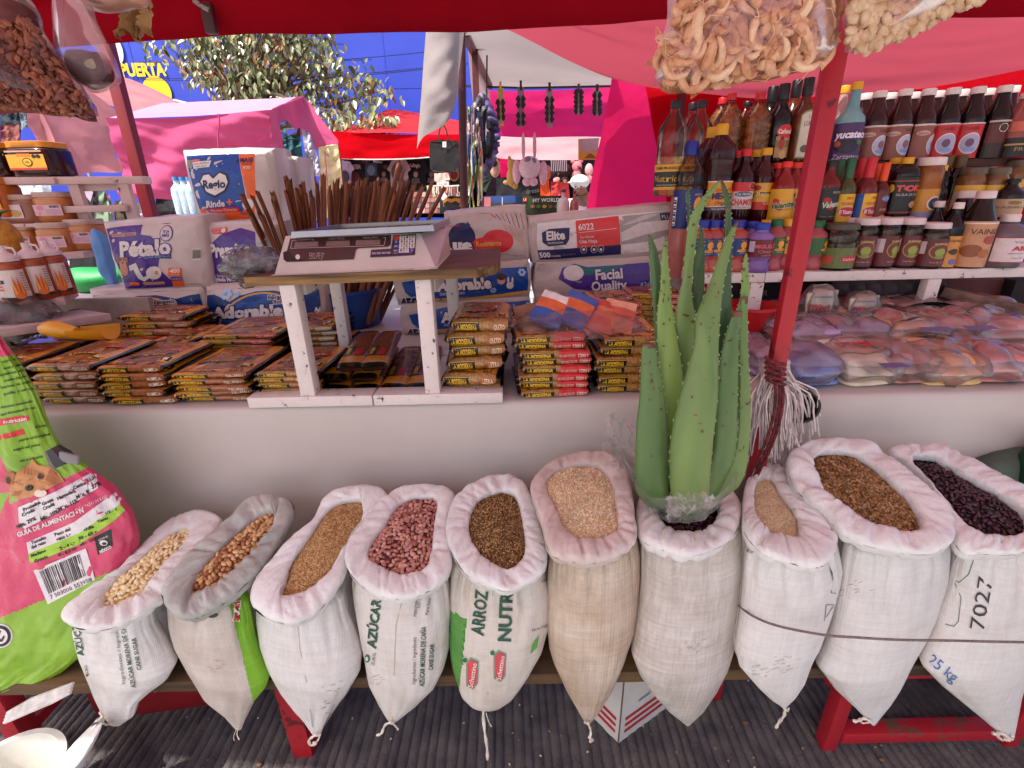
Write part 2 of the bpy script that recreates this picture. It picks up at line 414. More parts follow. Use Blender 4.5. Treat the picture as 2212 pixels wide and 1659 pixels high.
# ================================================================== T
TABLE_Z=at(1106,868,1.02).z;BENCH_Z=at(1106,1458,.757).z
gm=mat('#68625f',.8,var=.35,ns=14,bump=.9,bs=150,bd=.004,c2='#413c40',lo=.3,hi=.7)
g=MB();random.seed(3)
g.box((0,20,-.06),(120,120,.1),mat('#aeaaa4',.9,var=.2,ns=2,bump=.3,bs=30))
struct(g.build('ground'))
g=MB();xs=[];x=-1.9
while x<2.1:
 w_=random.uniform(.021,.029);xs.append((x,w_));x+=w_
ny=46;vs=[];fs=[]
for(x,w_)in xs:
 k=len(vs)
 for j in range(ny+1):
  y=.25+1.6*j/ny;dx=.006*noise.noise(Vector((x*3,y*2.2,0)))
  h=.0022+.0034*noise.noise(Vector((x*31,y*17,2)))
  for fx,hz in((0,-.003),(.22,h),(.5,h+.0015),(.78,h),(1,-.003)):vs.append((x+fx*w_+dx,y,hz))
 for j in range(ny):
  for i in range(4):a=k+j*5+i;fs.append((a,a+1,a+6,a+5))
g.add(vs,fs,gm);struct(g.build('concrete_pavement',ang=80))
for i,(px,py)in enumerate(((1905,1640),(1840,1500),(560,1650),(1610,1560))):
 b=MB();p=atz(px,py,.009);b.ell((0,0,0),(.008,.005,.003),mat('#7d5a3c',.8),7,5,nz=.4);o=b.build('dry_leaf');o.location=p
 tag(o,['crumpled brown leaf on concrete inside the right red trestle','small dry crumb on concrete behind the right trestle post','dry brown crumb on concrete left of the leaning red leg','dry crumb on the concrete right of the striped carton'][i],'litter','litter on the concrete')
random.seed(91);b=MB()
for k in range(150):
 q=Vector((random.uniform(-1,1.3),random.uniform(.42,1.2),.0085));b.ell(q,(.0035,.0024,.0018),mat(random.choice(('#b8925c','#8a6a4a','#d8c8a8','#6a5040')),.7),6,4,Matrix.Rotation(random.uniform(0,3),3,'Z'))
stuff(b.build('spilled_grain'))
YB=13.0
bw=MB();bluem=mat('#3147bd',.55,c2='#2337a8',ns=.5,bump=.25,bs=9)
bluem2=bluem
root=thing('blue_building','bright blue painted building with yellow lettering behind the market tents','building',(-2,YB,0))
b=MB();b.box((0,.3,4),(44,.6,8.4),bluem);wl=b.build('wall',root)
for px in(444,492,300,640,836):
 p=at(px,180,YB);b=MB();b.box((p.x+2,-.003,4),(.02,.008,8),mat('#2a3faf',.6));b.build('seam',root)
for px,py in((640,96),(700,130),(880,190)):
 p=at(px,py,YB);b=MB();b.box((p.x+2,-.003,p.z),(2.2,.008,.014),mat('#2b40b2',.6));b.build('joint',root)
def wallfn(u,v):return Vector((u+2,-.03,v)),Vector((0,-1,0))
d=Draw();a=at(263,152,YB);bq=at(359,150,YB);hh=at(300,139,YB).z-at(300,166,YB).z
ym=mat('#f2c40f',.5,var=.08)
d.text('PUERTA',a.x,a.z,hh,ym,1,w=(bq.x-a.x)*1.0,al='L',bold=.045)
c_=at(342,200,YB);d.ell(c_.x,c_.z,.33,.33,ym,1,32)
c_=at(258,108,YB);d.ell(c_.x-.1,c_.z,.2,.3,mat('#e8e3d2',.6),1,24)
d.build('lettering',root,wallfn,.004)
for i,(y0,y1)in enumerate(((146,138),(150,141),(112,104))):
 b=MB();p0=at(300,y0+22,11);p1=at(1010,y1-2,11)
 b.tube([p0.lerp(p1,t/12)+Vector((0,0,-.12*math.sin(math.pi*t/12)))for t in range(13)],.007,mat('#14162c',.5),5)
 tag(b.build('overhead_wire'),['lower black overhead wire crossing the blue wall','middle black overhead wire crossing the blue wall','topmost black overhead wire crossing the blue wall'][i],'wire','overhead wires')
tree=thing('broadleaf_tree','leafy tree with pale green and rusty drooping leaves before the blue wall','tree',tuple(at(560,300,9.2)*1)[0:2]+(0,))
TO=Vector(tree.location)
bark=mat('#5a4636',.85,var=.3,ns=12,bump=.6,bs=30)
b=MB();top=at(520,170,9.3)-TO
b.tube([(0,0,0),(.05,0,1.2),(-.1,.05,2.0),top*1.0,top+Vector((.1,.1,.9)),top+Vector((.1,.2,1.8))],[.14,.12,.1,.075,.05,.02],bark,8)
b.build('trunk',tree)
def pip(x,y,P):
 r=False;n=len(P)
 for i in range(n):
  x0,y0=P[i];x1,y1=P[i-1]
  if(y0>y)!=(y1>y)and x<(x1-x0)*(y-y0)/(y1-y0)+x0:r=not r
 return r
CROWN=[(285,96),(380,82),(470,-60),(740,-60),(745,150),(790,160),(828,175),(824,214),(770,226),(740,262),(690,258),(655,232),(600,205),(520,215),(440,214),(470,190),(420,176),(392,150),(350,140),(330,118)]
LOW=[(690,262),(720,256),(745,244),(800,246),(846,262),(856,284),(720,292)]
HOLES=[(398,112,16),(455,190,22),(745,180,14),(700,214,18),(420,205,18),(560,100,9),(640,205,12),(470,120,8),(770,205,8)]
random.seed(11)
LEAFM=[mat('#747a46',.3,var=.35,ns=8,spec=.9),mat('#9c9a6a',.28,var=.3,ns=8,spec=1.0),mat('#94673c',.45,var=.35,ns=8),mat('#4c5a30',.4,var=.3,ns=8)]
def leafgeo(mb,m,c,d,up,L,W):
 d=d.normalized();s=d.cross(up);s=s.normalized()if s.length>.01 else Vector((1,0,0));n=s.cross(d).normalized()
 q=[c,c+d*L*.35+s*W*.5+n*W*.12,c+d*L*.75+s*W*.36+n*W*.05-n*L*.04,c+d*L-n*L*.12,c+d*L*.75-s*W*.36+n*W*.05-n*L*.04,c+d*L*.35-s*W*.5+n*W*.12,c+d*L*.5-n*W*.08]
 mb.add(q,[(0,1,6),(1,2,6),(2,3,6),(3,4,6),(4,5,6),(5,0,6)],m)
protos=[]
for i in range(4):
 mb=MB();leafgeo(mb,LEAFM[i],Vector((0,0,0)),Vector((0,0,-1)),Vector((0,1,0)),.125,.06);me=mb.build('leaf',tree,smooth=False);protos.append(me)
clus=[]
while len(clus)<250:
 px,py=random.uniform(280,860),random.uniform(-60,296)
 lowp=pip(px,py,LOW)
 if not(pip(px,py,CROWN)or lowp):continue
 if any(math.hypot(px-hx,py-hy)<r*1.1 for hx,hy,r in HOLES):continue
 if not lowp and noise.noise(Vector((px*.017,py*.02,3)))<-.28:continue
 Y=random.uniform(7.2,8.0)if lowp else random.uniform(8.4,10.4)
 clus.append((at(px,py,Y)-TO,lowp))
rest=MB();nl=0
lp=[]
for c,lowp in clus:
 tone=noise.noise(c*1.3+Vector((5,1,2)))
 for k in range(random.randint(14,20)):
  o=Vector((random.gauss(0,.13),random.gauss(0,.13),random.gauss(0,.11)))
  d=Vector((random.gauss(0,.45),random.gauss(-.15,.45),random.uniform(-1.1,-.35)))
  mi=random.choices((0,1,2,3),(4,6,4 if tone>.05 and not lowp else.8,2.4 if not lowp else 1))[0]
  lp.append((c+o,d,mi,random.uniform(.75,1.25)))
random.shuffle(lp);lp.sort(key=lambda t:(t[0].y>0.2))
for i,(c,d,mi,s)in enumerate(lp):
 if i<296:
  l=protos[mi].copy();COL.objects.link(l);l.parent=tree;l.location=c;l.scale=(s,s,s)
  l.rotation_euler=(-d).to_track_quat('Z','Y').to_euler()
 else:leafgeo(rest,LEAFM[mi],c,d,Vector((random.gauss(0,.5),random.gauss(-.6,.5),1)),.125*s,.06*s)
for i,p in enumerate(protos):p.location=clus[i*9][0]
stuff(rest.build('foliage',tree,smooth=False))
b=MB()
for c,lowp in clus[::2]:
 m=top*.75+Vector((0,0,random.uniform(-.3,.7)));b.tube([m,m.lerp(c,.5)+Vector((0,0,.12)),c],[.028,.015,.005],bark,5)
b.build('limbs',tree)
def drape(name,top,bot,m,nu=60,nv=24,amp=.05,fr=5,seed=0,parent=None,pw=1.0,loose=.35,edge=0,off=None,diag=0):
 """cloth hanging between two edges given as (photo x, photo y, depth); folds deepen downwards"""
 T=spline([at(*p)for p in top],nu+1,False);B=spline([at(*p)for p in bot],nu+1,False)
 Lw=sum((T[i+1]-T[i]).length for i in range(nu))
 def f(u,v):
  i=min(int(round(u*nu)),nu);p=T[i].lerp(B[i],v)
  x=u*Lw
  k=(loose+(1-loose)*v**pw)*amp
  q=(math.sin(x*fr*2+seed+v*diag+2*noise.noise(Vector((x*1.2,v,seed))))*.5+noise.noise(Vector((x*fr*.7+v*diag*.4,v*2.5,seed)))*.8+.35*noise.noise(Vector((x*fr*2.2-v*diag,v*7,seed))))
  p=p+Vector((.25*k*q,-k*q,0))
  if edge and v>.5:p.z+=edge*(v-.5)*2*noise.noise(Vector((x*3,seed,1)))
  return p
 b=MB();b.grid(f,nu,nv,m);return b.build(name,parent,ang=180)
def poleobj(name,p0,p1,wd,m,parent=None):
 b=MB();b.bar(p0,p1,wd,wd,m,up=(0,1,0),bev=wd*.1);return b.build(name,parent)
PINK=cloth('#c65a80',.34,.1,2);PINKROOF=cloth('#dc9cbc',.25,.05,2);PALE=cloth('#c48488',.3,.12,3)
t1=thing('pink_tent','pink cloth market tent with swagged front and dress hanging at its side','tent')
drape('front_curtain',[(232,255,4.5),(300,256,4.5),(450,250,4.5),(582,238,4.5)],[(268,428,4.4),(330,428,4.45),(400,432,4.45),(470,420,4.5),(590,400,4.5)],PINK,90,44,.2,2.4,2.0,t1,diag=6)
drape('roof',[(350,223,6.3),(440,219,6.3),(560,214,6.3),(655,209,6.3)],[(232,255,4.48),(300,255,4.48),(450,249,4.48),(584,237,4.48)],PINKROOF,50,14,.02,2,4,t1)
drape('side_swag',[(582,238,4.48),(600,230,4.8),(655,209,6.3),(692,255,6.1),(730,302,6.0)],[(586,300,4.45),(612,258,4.8),(640,282,5.6),(690,326,5.9),(732,316,5.98)],PINK,60,16,.07,2.4,6,t1,diag=3)
drape('side_strip',[(582,240,4.46),(596,236,4.5)],[(606,446,4.4),(640,440,4.5)],PINK,14,22,.05,9,3,t1)
for p in((236,258,4.6),(584,242,4.6),(652,214,6.25),(728,306,6.05)):
 q=at(*p);poleobj('pole',(q.x,q.y,0),q,.03,mat('#8a3440',.5),t1)
b=MB();k=at(472,250,4.36);kk=[(472,246),(474,262),(470,290),(473,330)]
b.tube([at(x,y,4.34)for x,y in kk],.008,PINK,5);b.build('tie_cord',t1)
t2=thing('pale_tent','faded pale pink cloth tent behind and left of the pink tent','tent')
drape('front_curtain',[(40,232,5.4),(100,180,5.6),(180,190,5.9),(262,250,6.2)],[(120,386,5.3),(160,384,5.5),(190,374,5.7),(262,372,6.2)],PALE,70,36,.2,1.8,8,t2,edge=.1,diag=4)
drape('roof',[(100,112,7.4),(200,146,7.4),(300,178,7.4),(382,218,7.4)],[(60,200,5.6),(150,205,5.9),(290,240,6.3),(390,250,6.6)],PALE,40,20,.06,2.4,1,t2)
drape('inner_curtain',[(40,232,5.5),(90,236,5.5)],[(125,392,5.35),(160,390,5.4)],PALE,20,20,.08,4,5,t2)
for p in((262,255,6.3),(382,222,7.3),(110,118,7.3)):
 q=at(*p);poleobj('pole',(q.x,q.y,0),q,.03,mat('#9a8f90',.5),t2)
b=MB();b.tube([at(376,216,7.3),at(440,232,6.6)],.012,mat('#e8e0e0',.5),5);b.build('guy_rope',t2)
REDT=cloth('#d4101c',.45,.06,2);REDT2=cloth('#d8404a',.4,.06,2)
t3=thing('red_tent','bright red canopy over the black shirt stall across the aisle','tent')
drape('roof',[(806,256,9.6),(838,237,9.6),(900,244,9.6),(1000,262,9.6)],[(700,290,7.02),(800,288,7.02),(900,289,7.02),(1010,290,7.02)],REDT2,40,12,.09,1.6,5,t3)
drape('valance',[(716,283,7),(800,288,7),(900,291,7),(1010,290,7)],[(728,342,6.95),(800,344,6.95),(890,342,6.95),(1010,332,6.95)],REDT,60,10,.05,2.2,2,t3)
drape('hem_cord',[(728,341,6.94),(800,343,6.94),(890,341,6.94),(1000,332,6.94)],[(728,343.5,6.94),(800,345.5,6.94),(890,343.5,6.94),(1000,334.5,6.94)],mat('#e8d5cc',.6),30,2,.002,2,2,t3)
drape('shade_sheet',[(690,330,9.4),(1110,330,9.4)],[(690,470,9.4),(1110,470,9.4)],cloth('#0e0d10',.02),20,10,.05,2,2,t3)  # near-black sheet added for the darkness under the tent
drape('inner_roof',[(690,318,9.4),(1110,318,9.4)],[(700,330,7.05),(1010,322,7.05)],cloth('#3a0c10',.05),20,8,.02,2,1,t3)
for px in(770,838):
 b=MB();b.bar(at(px-30,348,7.3),at(px+26,358,8.2),.025,.025,mat('#c9bdb8',.4));b.bar(at(px+26,348,7.3),at(px-30,358,8.2),.025,.025,mat('#5a2426',.4));b.build('truss',t3)
q=at(962,345,6.9);poleobj('pole',(at(973,460,6.9).x,6.9,0),q,.06,mat('#8c2a34',.5),t3)
q=at(722,300,7.05);poleobj('pole',(q.x,q.y,0),q,.04,mat('#8c2a34',.5),t3)
CANR=cloth('#d49ca0',.16,.05,3,tc_col='#f0c0c2');VAL=cloth('#8e0f1e',.12,.1,3)
b=MB()
def awn(u,v):
 y=1.62-2.3*v;q=max(0,min(1,(v-.715)/.05));xl=-2.6+1.15*q*q*(3-2*q);xr=2.9  # left edge shaped out of view to let sun reach the lower left
 x=xl+(xr-xl)*u;z=at(1106+(x*380),2,1.6).z
 z=1.835+.05*min(1,max(0,(x+1.5)/1.6))+.33*v**.8+.02*math.sin(u*9)-.05*math.sin(math.pi*v)*math.sin(u*math.pi*4)**2+.012*noise.noise(Vector((x*3,y*3,0)))
 return(x,y,z)
b.grid(awn,60,30,CANR)
o=b.build('front_awning',ang=180);tag(o,'translucent red cloth awning stretched overhead along the top edge','awning')
b=MB()
vb=spline([at(px,py,1.6)for px,py in((-200,128),(0,117),(90,106),(300,90),(500,76),(740,72),(1000,68),(1240,56),(1455,41),(1700,39),(2026,38),(2400,37))],81,False)
def valf(u,v):
 p=vb[min(80,int(round(u*80)))]
 a=math.pi*2*v;hv=.075*min(1,.6+.4*max(0,p.x+1.9)/1.3);return Vector((p.x,p.y+.03*math.sin(a),p.z+hv-hv*math.cos(a)+.004*noise.noise(Vector((p.x*5,v*3,0)))))
b.grid(valf,80,10,VAL)
o=b.build('awning_valance',ang=180);tag(o,'dark red cloth valance rolled around the beam across the top','valance')
b=MB();p=at(452,40,1.55);b.box(p,(.03,.02,.07),mat('#3a0f14',.5),bev=.004);b.tube([at(420,2,1.56),at(440,16,1.54),at(452,22,1.54)],.006,mat('#8c8380',.4),6)
tag(b.build('beam_bracket'),'dark metal bracket with wire on the red valance near its left third','bracket')
SAG=cloth('#a04452',.32,.05,2,tc_col='#d85c6c')
o=drape('rear_canopy',[(1040,-40,1.72),(1240,-60,1.72),(1500,-70,1.72),(1800,-70,1.72),(2100,-70,1.72),(2420,-80,1.72)],[(1090,64,2.05),(1180,96,2.15),(1320,160,2.3),(1420,186,2.35),(1520,198,2.38),(1640,214,2.4),(1800,205,2.4),(2000,190,2.4),(2212,150,2.4),(2420,110,2.4)],SAG,110,44,.085,1.5,4,loose=.7,diag=5)
tag(o,'sagging pink cloth canopy above the shelf of bottles','canopy')
HOT=cloth('#ee2a64',.5,.06,2,tc_col='#ff2a78')
o=drape('back_curtain',[(1322,160,2.42),(1420,184,2.42),(1640,210,2.44),(1900,195,2.44),(2260,140,2.44)],[(1256,520,2.42),(1400,640,2.46),(1640,700,2.48),(1900,700,2.48),(2260,700,2.48)],HOT,90,40,.05,2.4,7,loose=.3,diag=3)
tag(o,'hot pink cloth curtain hanging left of the oil bottles','curtain')
o=drape('shade_curtain',[(1392,178,2.40),(1480,194,2.40),(1640,210,2.42),(1900,195,2.42),(2260,140,2.42)],[(1484,640,2.40),(1500,700,2.42),(1640,700,2.44),(1900,700,2.44),(2260,700,2.44)],cloth('#b4101e',.3,.06,2,tc_col='#d01a28'),80,30,.04,2.2,3,loose=.4,diag=3);tag(o,'added deep red cloth for the shaded part of the pink curtain behind the bottles','curtain')  # second, redder sheet paints the shaded part of the pink curtain
GREYT=cloth('#b3a6a4',.3,.05,2)
o=drape('grey_tarp',[(1000,66,2.3),(1090,60,2.3),(1200,100,2.3),(1330,156,2.36)],[(1040,186,4.4),(1120,189,4.4),(1230,190,4.4),(1330,186,4.4)],GREYT,50,24,.03,1.5,3)
tag(o,'grey white tarp roof over the neighbouring stall behind the scale','tarp')
o=drape('hanging_tarp',[(922,40,2.25),(950,40,2.2),(985,40,2.2),(1006,40,2.25)],[(900,322,2.3),(915,296,2.24),(968,262,2.2),(988,206,2.3)],cloth('#a59a97',.3,.05,2),26,40,.04,7,2,loose=.5,pw=.8)
tag(o,'loose grey white tarp corner hanging down left of the brown post','tarp')
b=MB();pt=at(996,60,2.35);pb=at(1003,470,2.35);b.tube([(pb.x,2.35,0),pb,pt],.018,mat('#4a1a1c',.5,var=.3),10)
tag(b.build('stall_post'),'thin dark brown post at the center behind the scale','post')
b=MB();pt=at(1024,70,2.75);pb=at(1036,470,2.75);b.bar((pb.x,2.75,0),pt,.03,.03,mat('#5a2226',.5,var=.3));b.bar(at(1004,72,2.4),at(1060,188,4.2),.03,.03,mat('#6a2a2c',.5))
tag(b.build('stall_post'),'second brown post with diagonal roof bar behind the center post','post')
o=drape('side_tarp',[(1010,100,2.9),(1058,188,4.3)],[(1026,300,2.9),(1062,300,4.3)],cloth('#c2a9ae',.35),16,16,.04,3,2);tag(o,'pale tarp side flap between the two brown posts','tarp')
rp=thing('red_post','chipped bright red steel post rising in front of the bottle shelf','post')
YP=.93
def p_at(px,py,Y=YP):return at(px,py,Y)
tp=p_at(1826,2);bt=p_at(1675,800);dirn=(bt-tp).normalized()
top_=tp-dirn*.35;foot=tp+dirn*((tp.z)/-dirn.z)
b=MB();b.bar(foot,top_,.032,.022,RED,up=(0,1,0),bev=.003);b.build('shaft',rp)
lp_=thing('red_post','dark red painted post behind the purple toilet roll pack','post')
tp=at(211,20,2.0);bt=at(327,470,2.0);dn=(bt-tp).normalized();b=MB();b.bar(tp+dn*(tp.z/-dn.z),tp-dn*.1,.042,.036,chipped('#7c0f1c','#3b0d10',9,.34),up=(0,1,0),bev=.004);b.build('shaft',lp_)
b=MB();q=at(1480,196,2.3);b.bar((at(1462,620,2.3).x,2.3,0),at(1476,150,2.3),.03,.03,chipped('#5a1018','#2c0a0c',9));tag(b.build('red_post'),'dark maroon post behind the clear oil bottles','post')
tb=thing('market_table','long table under the white cloth carrying the goods','table',(0,1.5,0))
b=MB();b.box((.1,.07,TABLE_Z-.03),(4.6,.95,.03),wood('#9c7a52','#6b4f33'));b.build('board',tb)
for x in(-2.1,-.7,.7,2.2):
 for y in(-.35,.45):
  b=MB();b.box((x,y,(TABLE_Z-.05)/2),(.05,.05,TABLE_Z-.05),wood('#9c7a52','#6b4f33',axis=2));b.build('leg',tb)
prof=[(2.06,TABLE_Z+.001),(1.8,TABLE_Z+.001),(1.5,TABLE_Z+.001),(1.2,TABLE_Z+.001),(1.08,TABLE_Z+.001),(1.04,TABLE_Z+.0005),(1.026,TABLE_Z-.004),(1.02,TABLE_Z-.014)]+[(1.018,TABLE_Z-.014-.034*k)for k in range(1,20)]
def tcl(u,v):
 t=v*(len(prof)-1);i=min(int(t),len(prof)-2);f=t-i;y=prof[i][0]*(1-f)+prof[i+1][0]*f;z=prof[i][1]*(1-f)+prof[i+1][1]*f
 x=-2.25+4.75*u;d=max(0,(TABLE_Z-.02-z)/.6)
 y+=d*(.034*noise.noise(Vector((x*1.6,z*1.2,1)))+.012*math.sin(x*5+z*3)+.008*abs(noise.noise(Vector((x*3+z*2,z*3-x,6)))))-.012*d+.004*noise.noise(Vector((x*5,z*6,3)))*(1 if d>0 else 0)
 return(x,y,z)
b=MB();b.grid(tcl,130,52,mat('#c8beb7',.36,c2='#bbaea6',ns=2.2,bump=.2,bs=7,bd=.012,spec=.5))
o=b.build('tablecloth',ang=60);tag(o,'white plastic tablecloth draped over the long table front','tablecloth')
be=thing('plank_bench','long weathered plank bench carrying the open sacks','bench',(0,.86,0))
PW=wood('#7a5a38','#2f2013',24,.8,0)
for k,(y0,y1,x0,x1)in enumerate(((.757,.872,-1.45,1.75),(.876,.985,-1.45,1.75))):
 b=MB();b.box(((x0+x1)/2,(y0+y1)/2-.86,BENCH_Z-.017),(x1-x0,y1-y0,.034),PW,bev=.004);b.build('plank',be)
tr1=thing('red_trestle','leaning red steel trestle leg under the bench left of center','trestle')
b=MB();p0=at(616,1484,.80);b.bar((p0.x+.0,.80,0),(p0.x,.80,BENCH_Z-.035),.05,.012,RED,up=(0,1,0));b.bar((p0.x+.022,.84,0),(p0.x+.022,.84,BENCH_Z-.035),.012,.075,RED,up=(0,1,0));b.build('leg',tr1)
b=MB();b.bar((p0.x,.99,0),(p0.x,.99,BENCH_Z-.035),.05,.04,RED,up=(0,1,0));b.build('leg',tr1)
tr2=thing('red_trestle','red steel trestle frame under the right end of the bench','trestle')
RED2=chipped('#b3202c','#6b4a3c',7,.36,.45)
xl=at(1822,1492,.80).x;xr=at(2212,1492,.80).x+.02;zt=BENCH_Z-.036
for(x,y)in((xl,.80),(xr,.80),(xl+.02,1.0),(xr-.02,1.0)):
 b=MB();b.bar((x,y,0),(x,y,zt),.036,.036,RED2,up=(0,1,0),bev=.003);b.build('leg',tr2)
for(p,q)in(((xl+.022,.80,.05),(xr-.022,.80,.05)),((xl+.022,.80,zt-.02),(xr-.022,.80,zt-.02)),((xl+.04,1.0,.05),(xr-.04,1.0,.05)),((xl,.822,.2),(xl+.02,.978,.2))):
 b=MB();b.bar(p,q,.04,.036,RED2,bev=.003);b.build('rail',tr2)
b=MB();b.bar((xr-.3,.99,zt-.05),(xr-.04,.86,.07),.03,.03,RED2);b.build('brace',tr2)
tr3=thing('red_trestle','red trestle leg at the far left under the cat food bag','trestle')
b=MB();q=at(20,1500,.80);b.bar((q.x-.02,.8,0),(q.x-.02,.8,zt),.045,.045,RED2,up=(0,1,0),bev=.003);b.build('leg',tr3)
b=MB();b.bar((q.x-.02,.822,.12),(q.x-.02,.97,.12),.04,.03,RED2);b.build('rail',tr3)
# ================================================================== O
SACKS={1:dict(o=[(200,1364),(142,1346),(138,1323),(187,1283),(240,1246),(300,1189),(350,1139),(400,1111),(443,1105),(480,1123),(467,1159),(410,1216),(360,1283),(333,1309),(277,1346)],i=[(236,1296),(240,1284),(257,1264),(287,1236),(317,1206),(363,1169),(403,1154),(396,1167),(353,1213),(300,1272),(257,1294)],r=[(1330,155,338),(1364,156,360),(1416,167,385),(1449,180,367),(1479,192,333),(1509,203,303),(1540,218,292),(1564,236,262)]),2:dict(o=[(413,1339),(373,1326),(348,1286),(363,1256),(393,1216),(433,1173),(473,1139),(507,1109),(540,1078),(590,1072),(630,1084),(633,1120),(603,1173),(573,1220),(533,1262),(500,1293),(460,1320)],i=[(422,1268),(428,1252),(443,1239),(480,1203),(513,1173),(547,1143),(578,1124),(596,1122),(585,1146),(552,1176),(513,1213),(467,1252)],r=[(1310,360,545),(1353,363,552),(1389,373,562),(1446,403,585),(1470,416,578),(1506,437,552),(1546,483,533),(1574,507,522)]),3:dict(o=[(630,1351),(583,1339),(553,1319),(543,1296),(553,1253),(593,1206),(636,1159),(676,1126),(700,1078),(740,1056),(800,1049),(832,1060),(838,1082),(800,1120),(766,1160),(753,1189),(750,1226),(733,1266),(703,1306),(670,1336)],i=[(608,1271),(616,1254),(630,1243),(663,1189),(693,1143),(712,1108),(735,1094),(783,1093),(781,1113),(760,1149),(740,1186),(713,1226),(686,1249),(646,1269)],r=[(1300,552,752),(1339,553,766),(1389,560,783),(1433,575,780),(1483,601,753),(1530,632,720),(1560,656,702),(1588,676,692)]),4:dict(o=[(853,1296),(803,1283),(763,1249),(746,1213),(753,1173),(783,1133),(820,1086),(853,1060),(890,1050),(953,1051),(980,1066),(981,1090),(968,1126),(976,1186),(973,1233),(946,1266),(903,1289)],i=[(863,1229),(836,1216),(808,1199),(818,1173),(843,1143),(863,1108),(878,1094),(903,1086),(934,1090),(932,1120),(926,1159),(920,1193),(916,1216),(893,1228)],r=[(1256,760,971),(1306,766,975),(1389,780,970),(1430,788,960),(1473,796,940),(1519,816,900),(1543,830,873),(1564,843,849)]),5:dict(o=[(1100,1278),(1060,1269),(1010,1246),(976,1196),(963,1156),(966,1119),(985,1073),(1020,1046),(1066,1028),(1106,1030),(1129,1043),(1149,1073),(1163,1113),(1181,1189),(1179,1226),(1156,1253)],i=[(1093,1218),(1066,1206),(1040,1176),(1026,1146),(1034,1106),(1053,1086),(1086,1076),(1108,1084),(1116,1116),(1123,1179),(1114,1210)],r=[(1240,972,1180),(1266,972,1190),(1339,970,1187),(1396,971,1173),(1440,976,1149),(1470,985,1130),(1496,995,1112),(1514,1010,1092)]),6:dict(o=[(1273,1219),(1223,1213),(1186,1193),(1169,1133),(1146,1063),(1156,1030),(1189,1000),(1239,981),(1306,981),(1339,1000),(1359,1033),(1373,1123),(1376,1163),(1359,1186),(1319,1209)],i=[(1266,1153),(1239,1146),(1203,1086),(1189,1046),(1213,1023),(1256,1016),(1293,1026),(1313,1060),(1323,1123),(1319,1143),(1293,1152)],r=[(1195,1186,1383),(1240,1182,1383),(1306,1178,1379),(1356,1182,1373),(1389,1186,1362),(1426,1197,1349),(1486,1222,1323),(1539,1251,1293),(1564,1266,1274)]),7:dict(o=[(1489,1203),(1439,1192),(1393,1173),(1376,1139),(1378,1086),(1410,1050),(1480,1038),(1550,1046),(1588,1072),(1602,1100),(1598,1128),(1586,1156),(1549,1186)],i=[(1483,1144),(1456,1138),(1436,1119),(1440,1100),(1473,1090),(1523,1092),(1538,1109),(1528,1126),(1508,1140)],r=[(1165,1384,1606),(1239,1384,1604),(1306,1377,1598),(1360,1369,1592),(1396,1364,1587),(1439,1379,1573),(1483,1406,1552),(1529,1443,1524),(1567,1483,1490)]),8:dict(o=[(1752,1228),(1709,1219),(1659,1203),(1626,1179),(1606,1146),(1603,1116),(1605,1076),(1612,1040),(1640,1010),(1675,1006),(1702,1030),(1722,1060),(1749,1093),(1776,1123),(1806,1156),(1806,1193),(1786,1219)],i=[(1712,1151),(1679,1141),(1655,1130),(1640,1112),(1636,1086),(1634,1060),(1644,1042),(1659,1042),(1669,1063),(1689,1093),(1704,1126)],r=[(1200,1604,1815),(1230,1604,1822),(1256,1603,1817),(1323,1596,1799),(1386,1586,1776),(1426,1595,1756),(1476,1636,1739),(1506,1664,1719),(1529,1692,1698)],dy=-.03),9:dict(o=[(1976,1199),(1892,1186),(1832,1163),(1802,1139),(1772,1106),(1736,1080),(1706,1033),(1698,990),(1712,970),(1742,956),(1792,951),(1849,951),(1892,966),(1959,1020),(2009,1063),(2052,1100),(2062,1146),(2059,1169),(2029,1194)],i=[(1959,1138),(1892,1123),(1855,1106),(1812,1076),(1782,1036),(1762,1006),(1778,990),(1826,990),(1866,1010),(1912,1050),(1946,1086),(1978,1123)],r=[(1185,1812,2054),(1246,1806,2049),(1326,1793,2026),(1383,1778,1999),(1423,1762,1977),(1476,1799,1950),(1519,1842,1926),(1566,1884,1891)]),10:dict(o=[(2126,1198),(2089,1199),(2062,1176),(2048,1126),(2019,1066),(1959,1013),(1918,978),(1934,966),(1976,964),(2029,966),(2076,986),(2142,1020),(2212,1056),(2252,1086),(2256,1136),(2232,1184),(2180,1200)],i=[(2159,1150),(2102,1139),(2072,1113),(2032,1073),(1992,1030),(1970,1002),(2012,998),(2046,1018),(2092,1046),(2159,1083),(2206,1106),(2206,1143)],r=[(1190,2058,2262),(1253,2042,2262),(1339,2012,2255),(1413,1982,2238),(1463,2026,2220),(1509,2076,2207),(1553,2126,2199),(1596,2172,2191)]),}
SLAB={1:'white sugar sack of cream beans beside the cat food bag',2:'open sack with grey green rolled rim full of tan beans',3:'plain white sack with long opening full of brown rice',4:'white sugar sack full of mottled pink beans',5:'flat bottomed rice sack with green stripes holding small tan grains',6:'translucent beige sack full of cream colored cracked grain',7:'white woven sack of dark red beans carrying the aloe plant',8:'plain sack of fine pale seed right of the aloe, tied with cord',9:'wide white sack full of brown lentils right of the red post',10:'white sack of dark purple beans at the right edge, stamped 7027'}
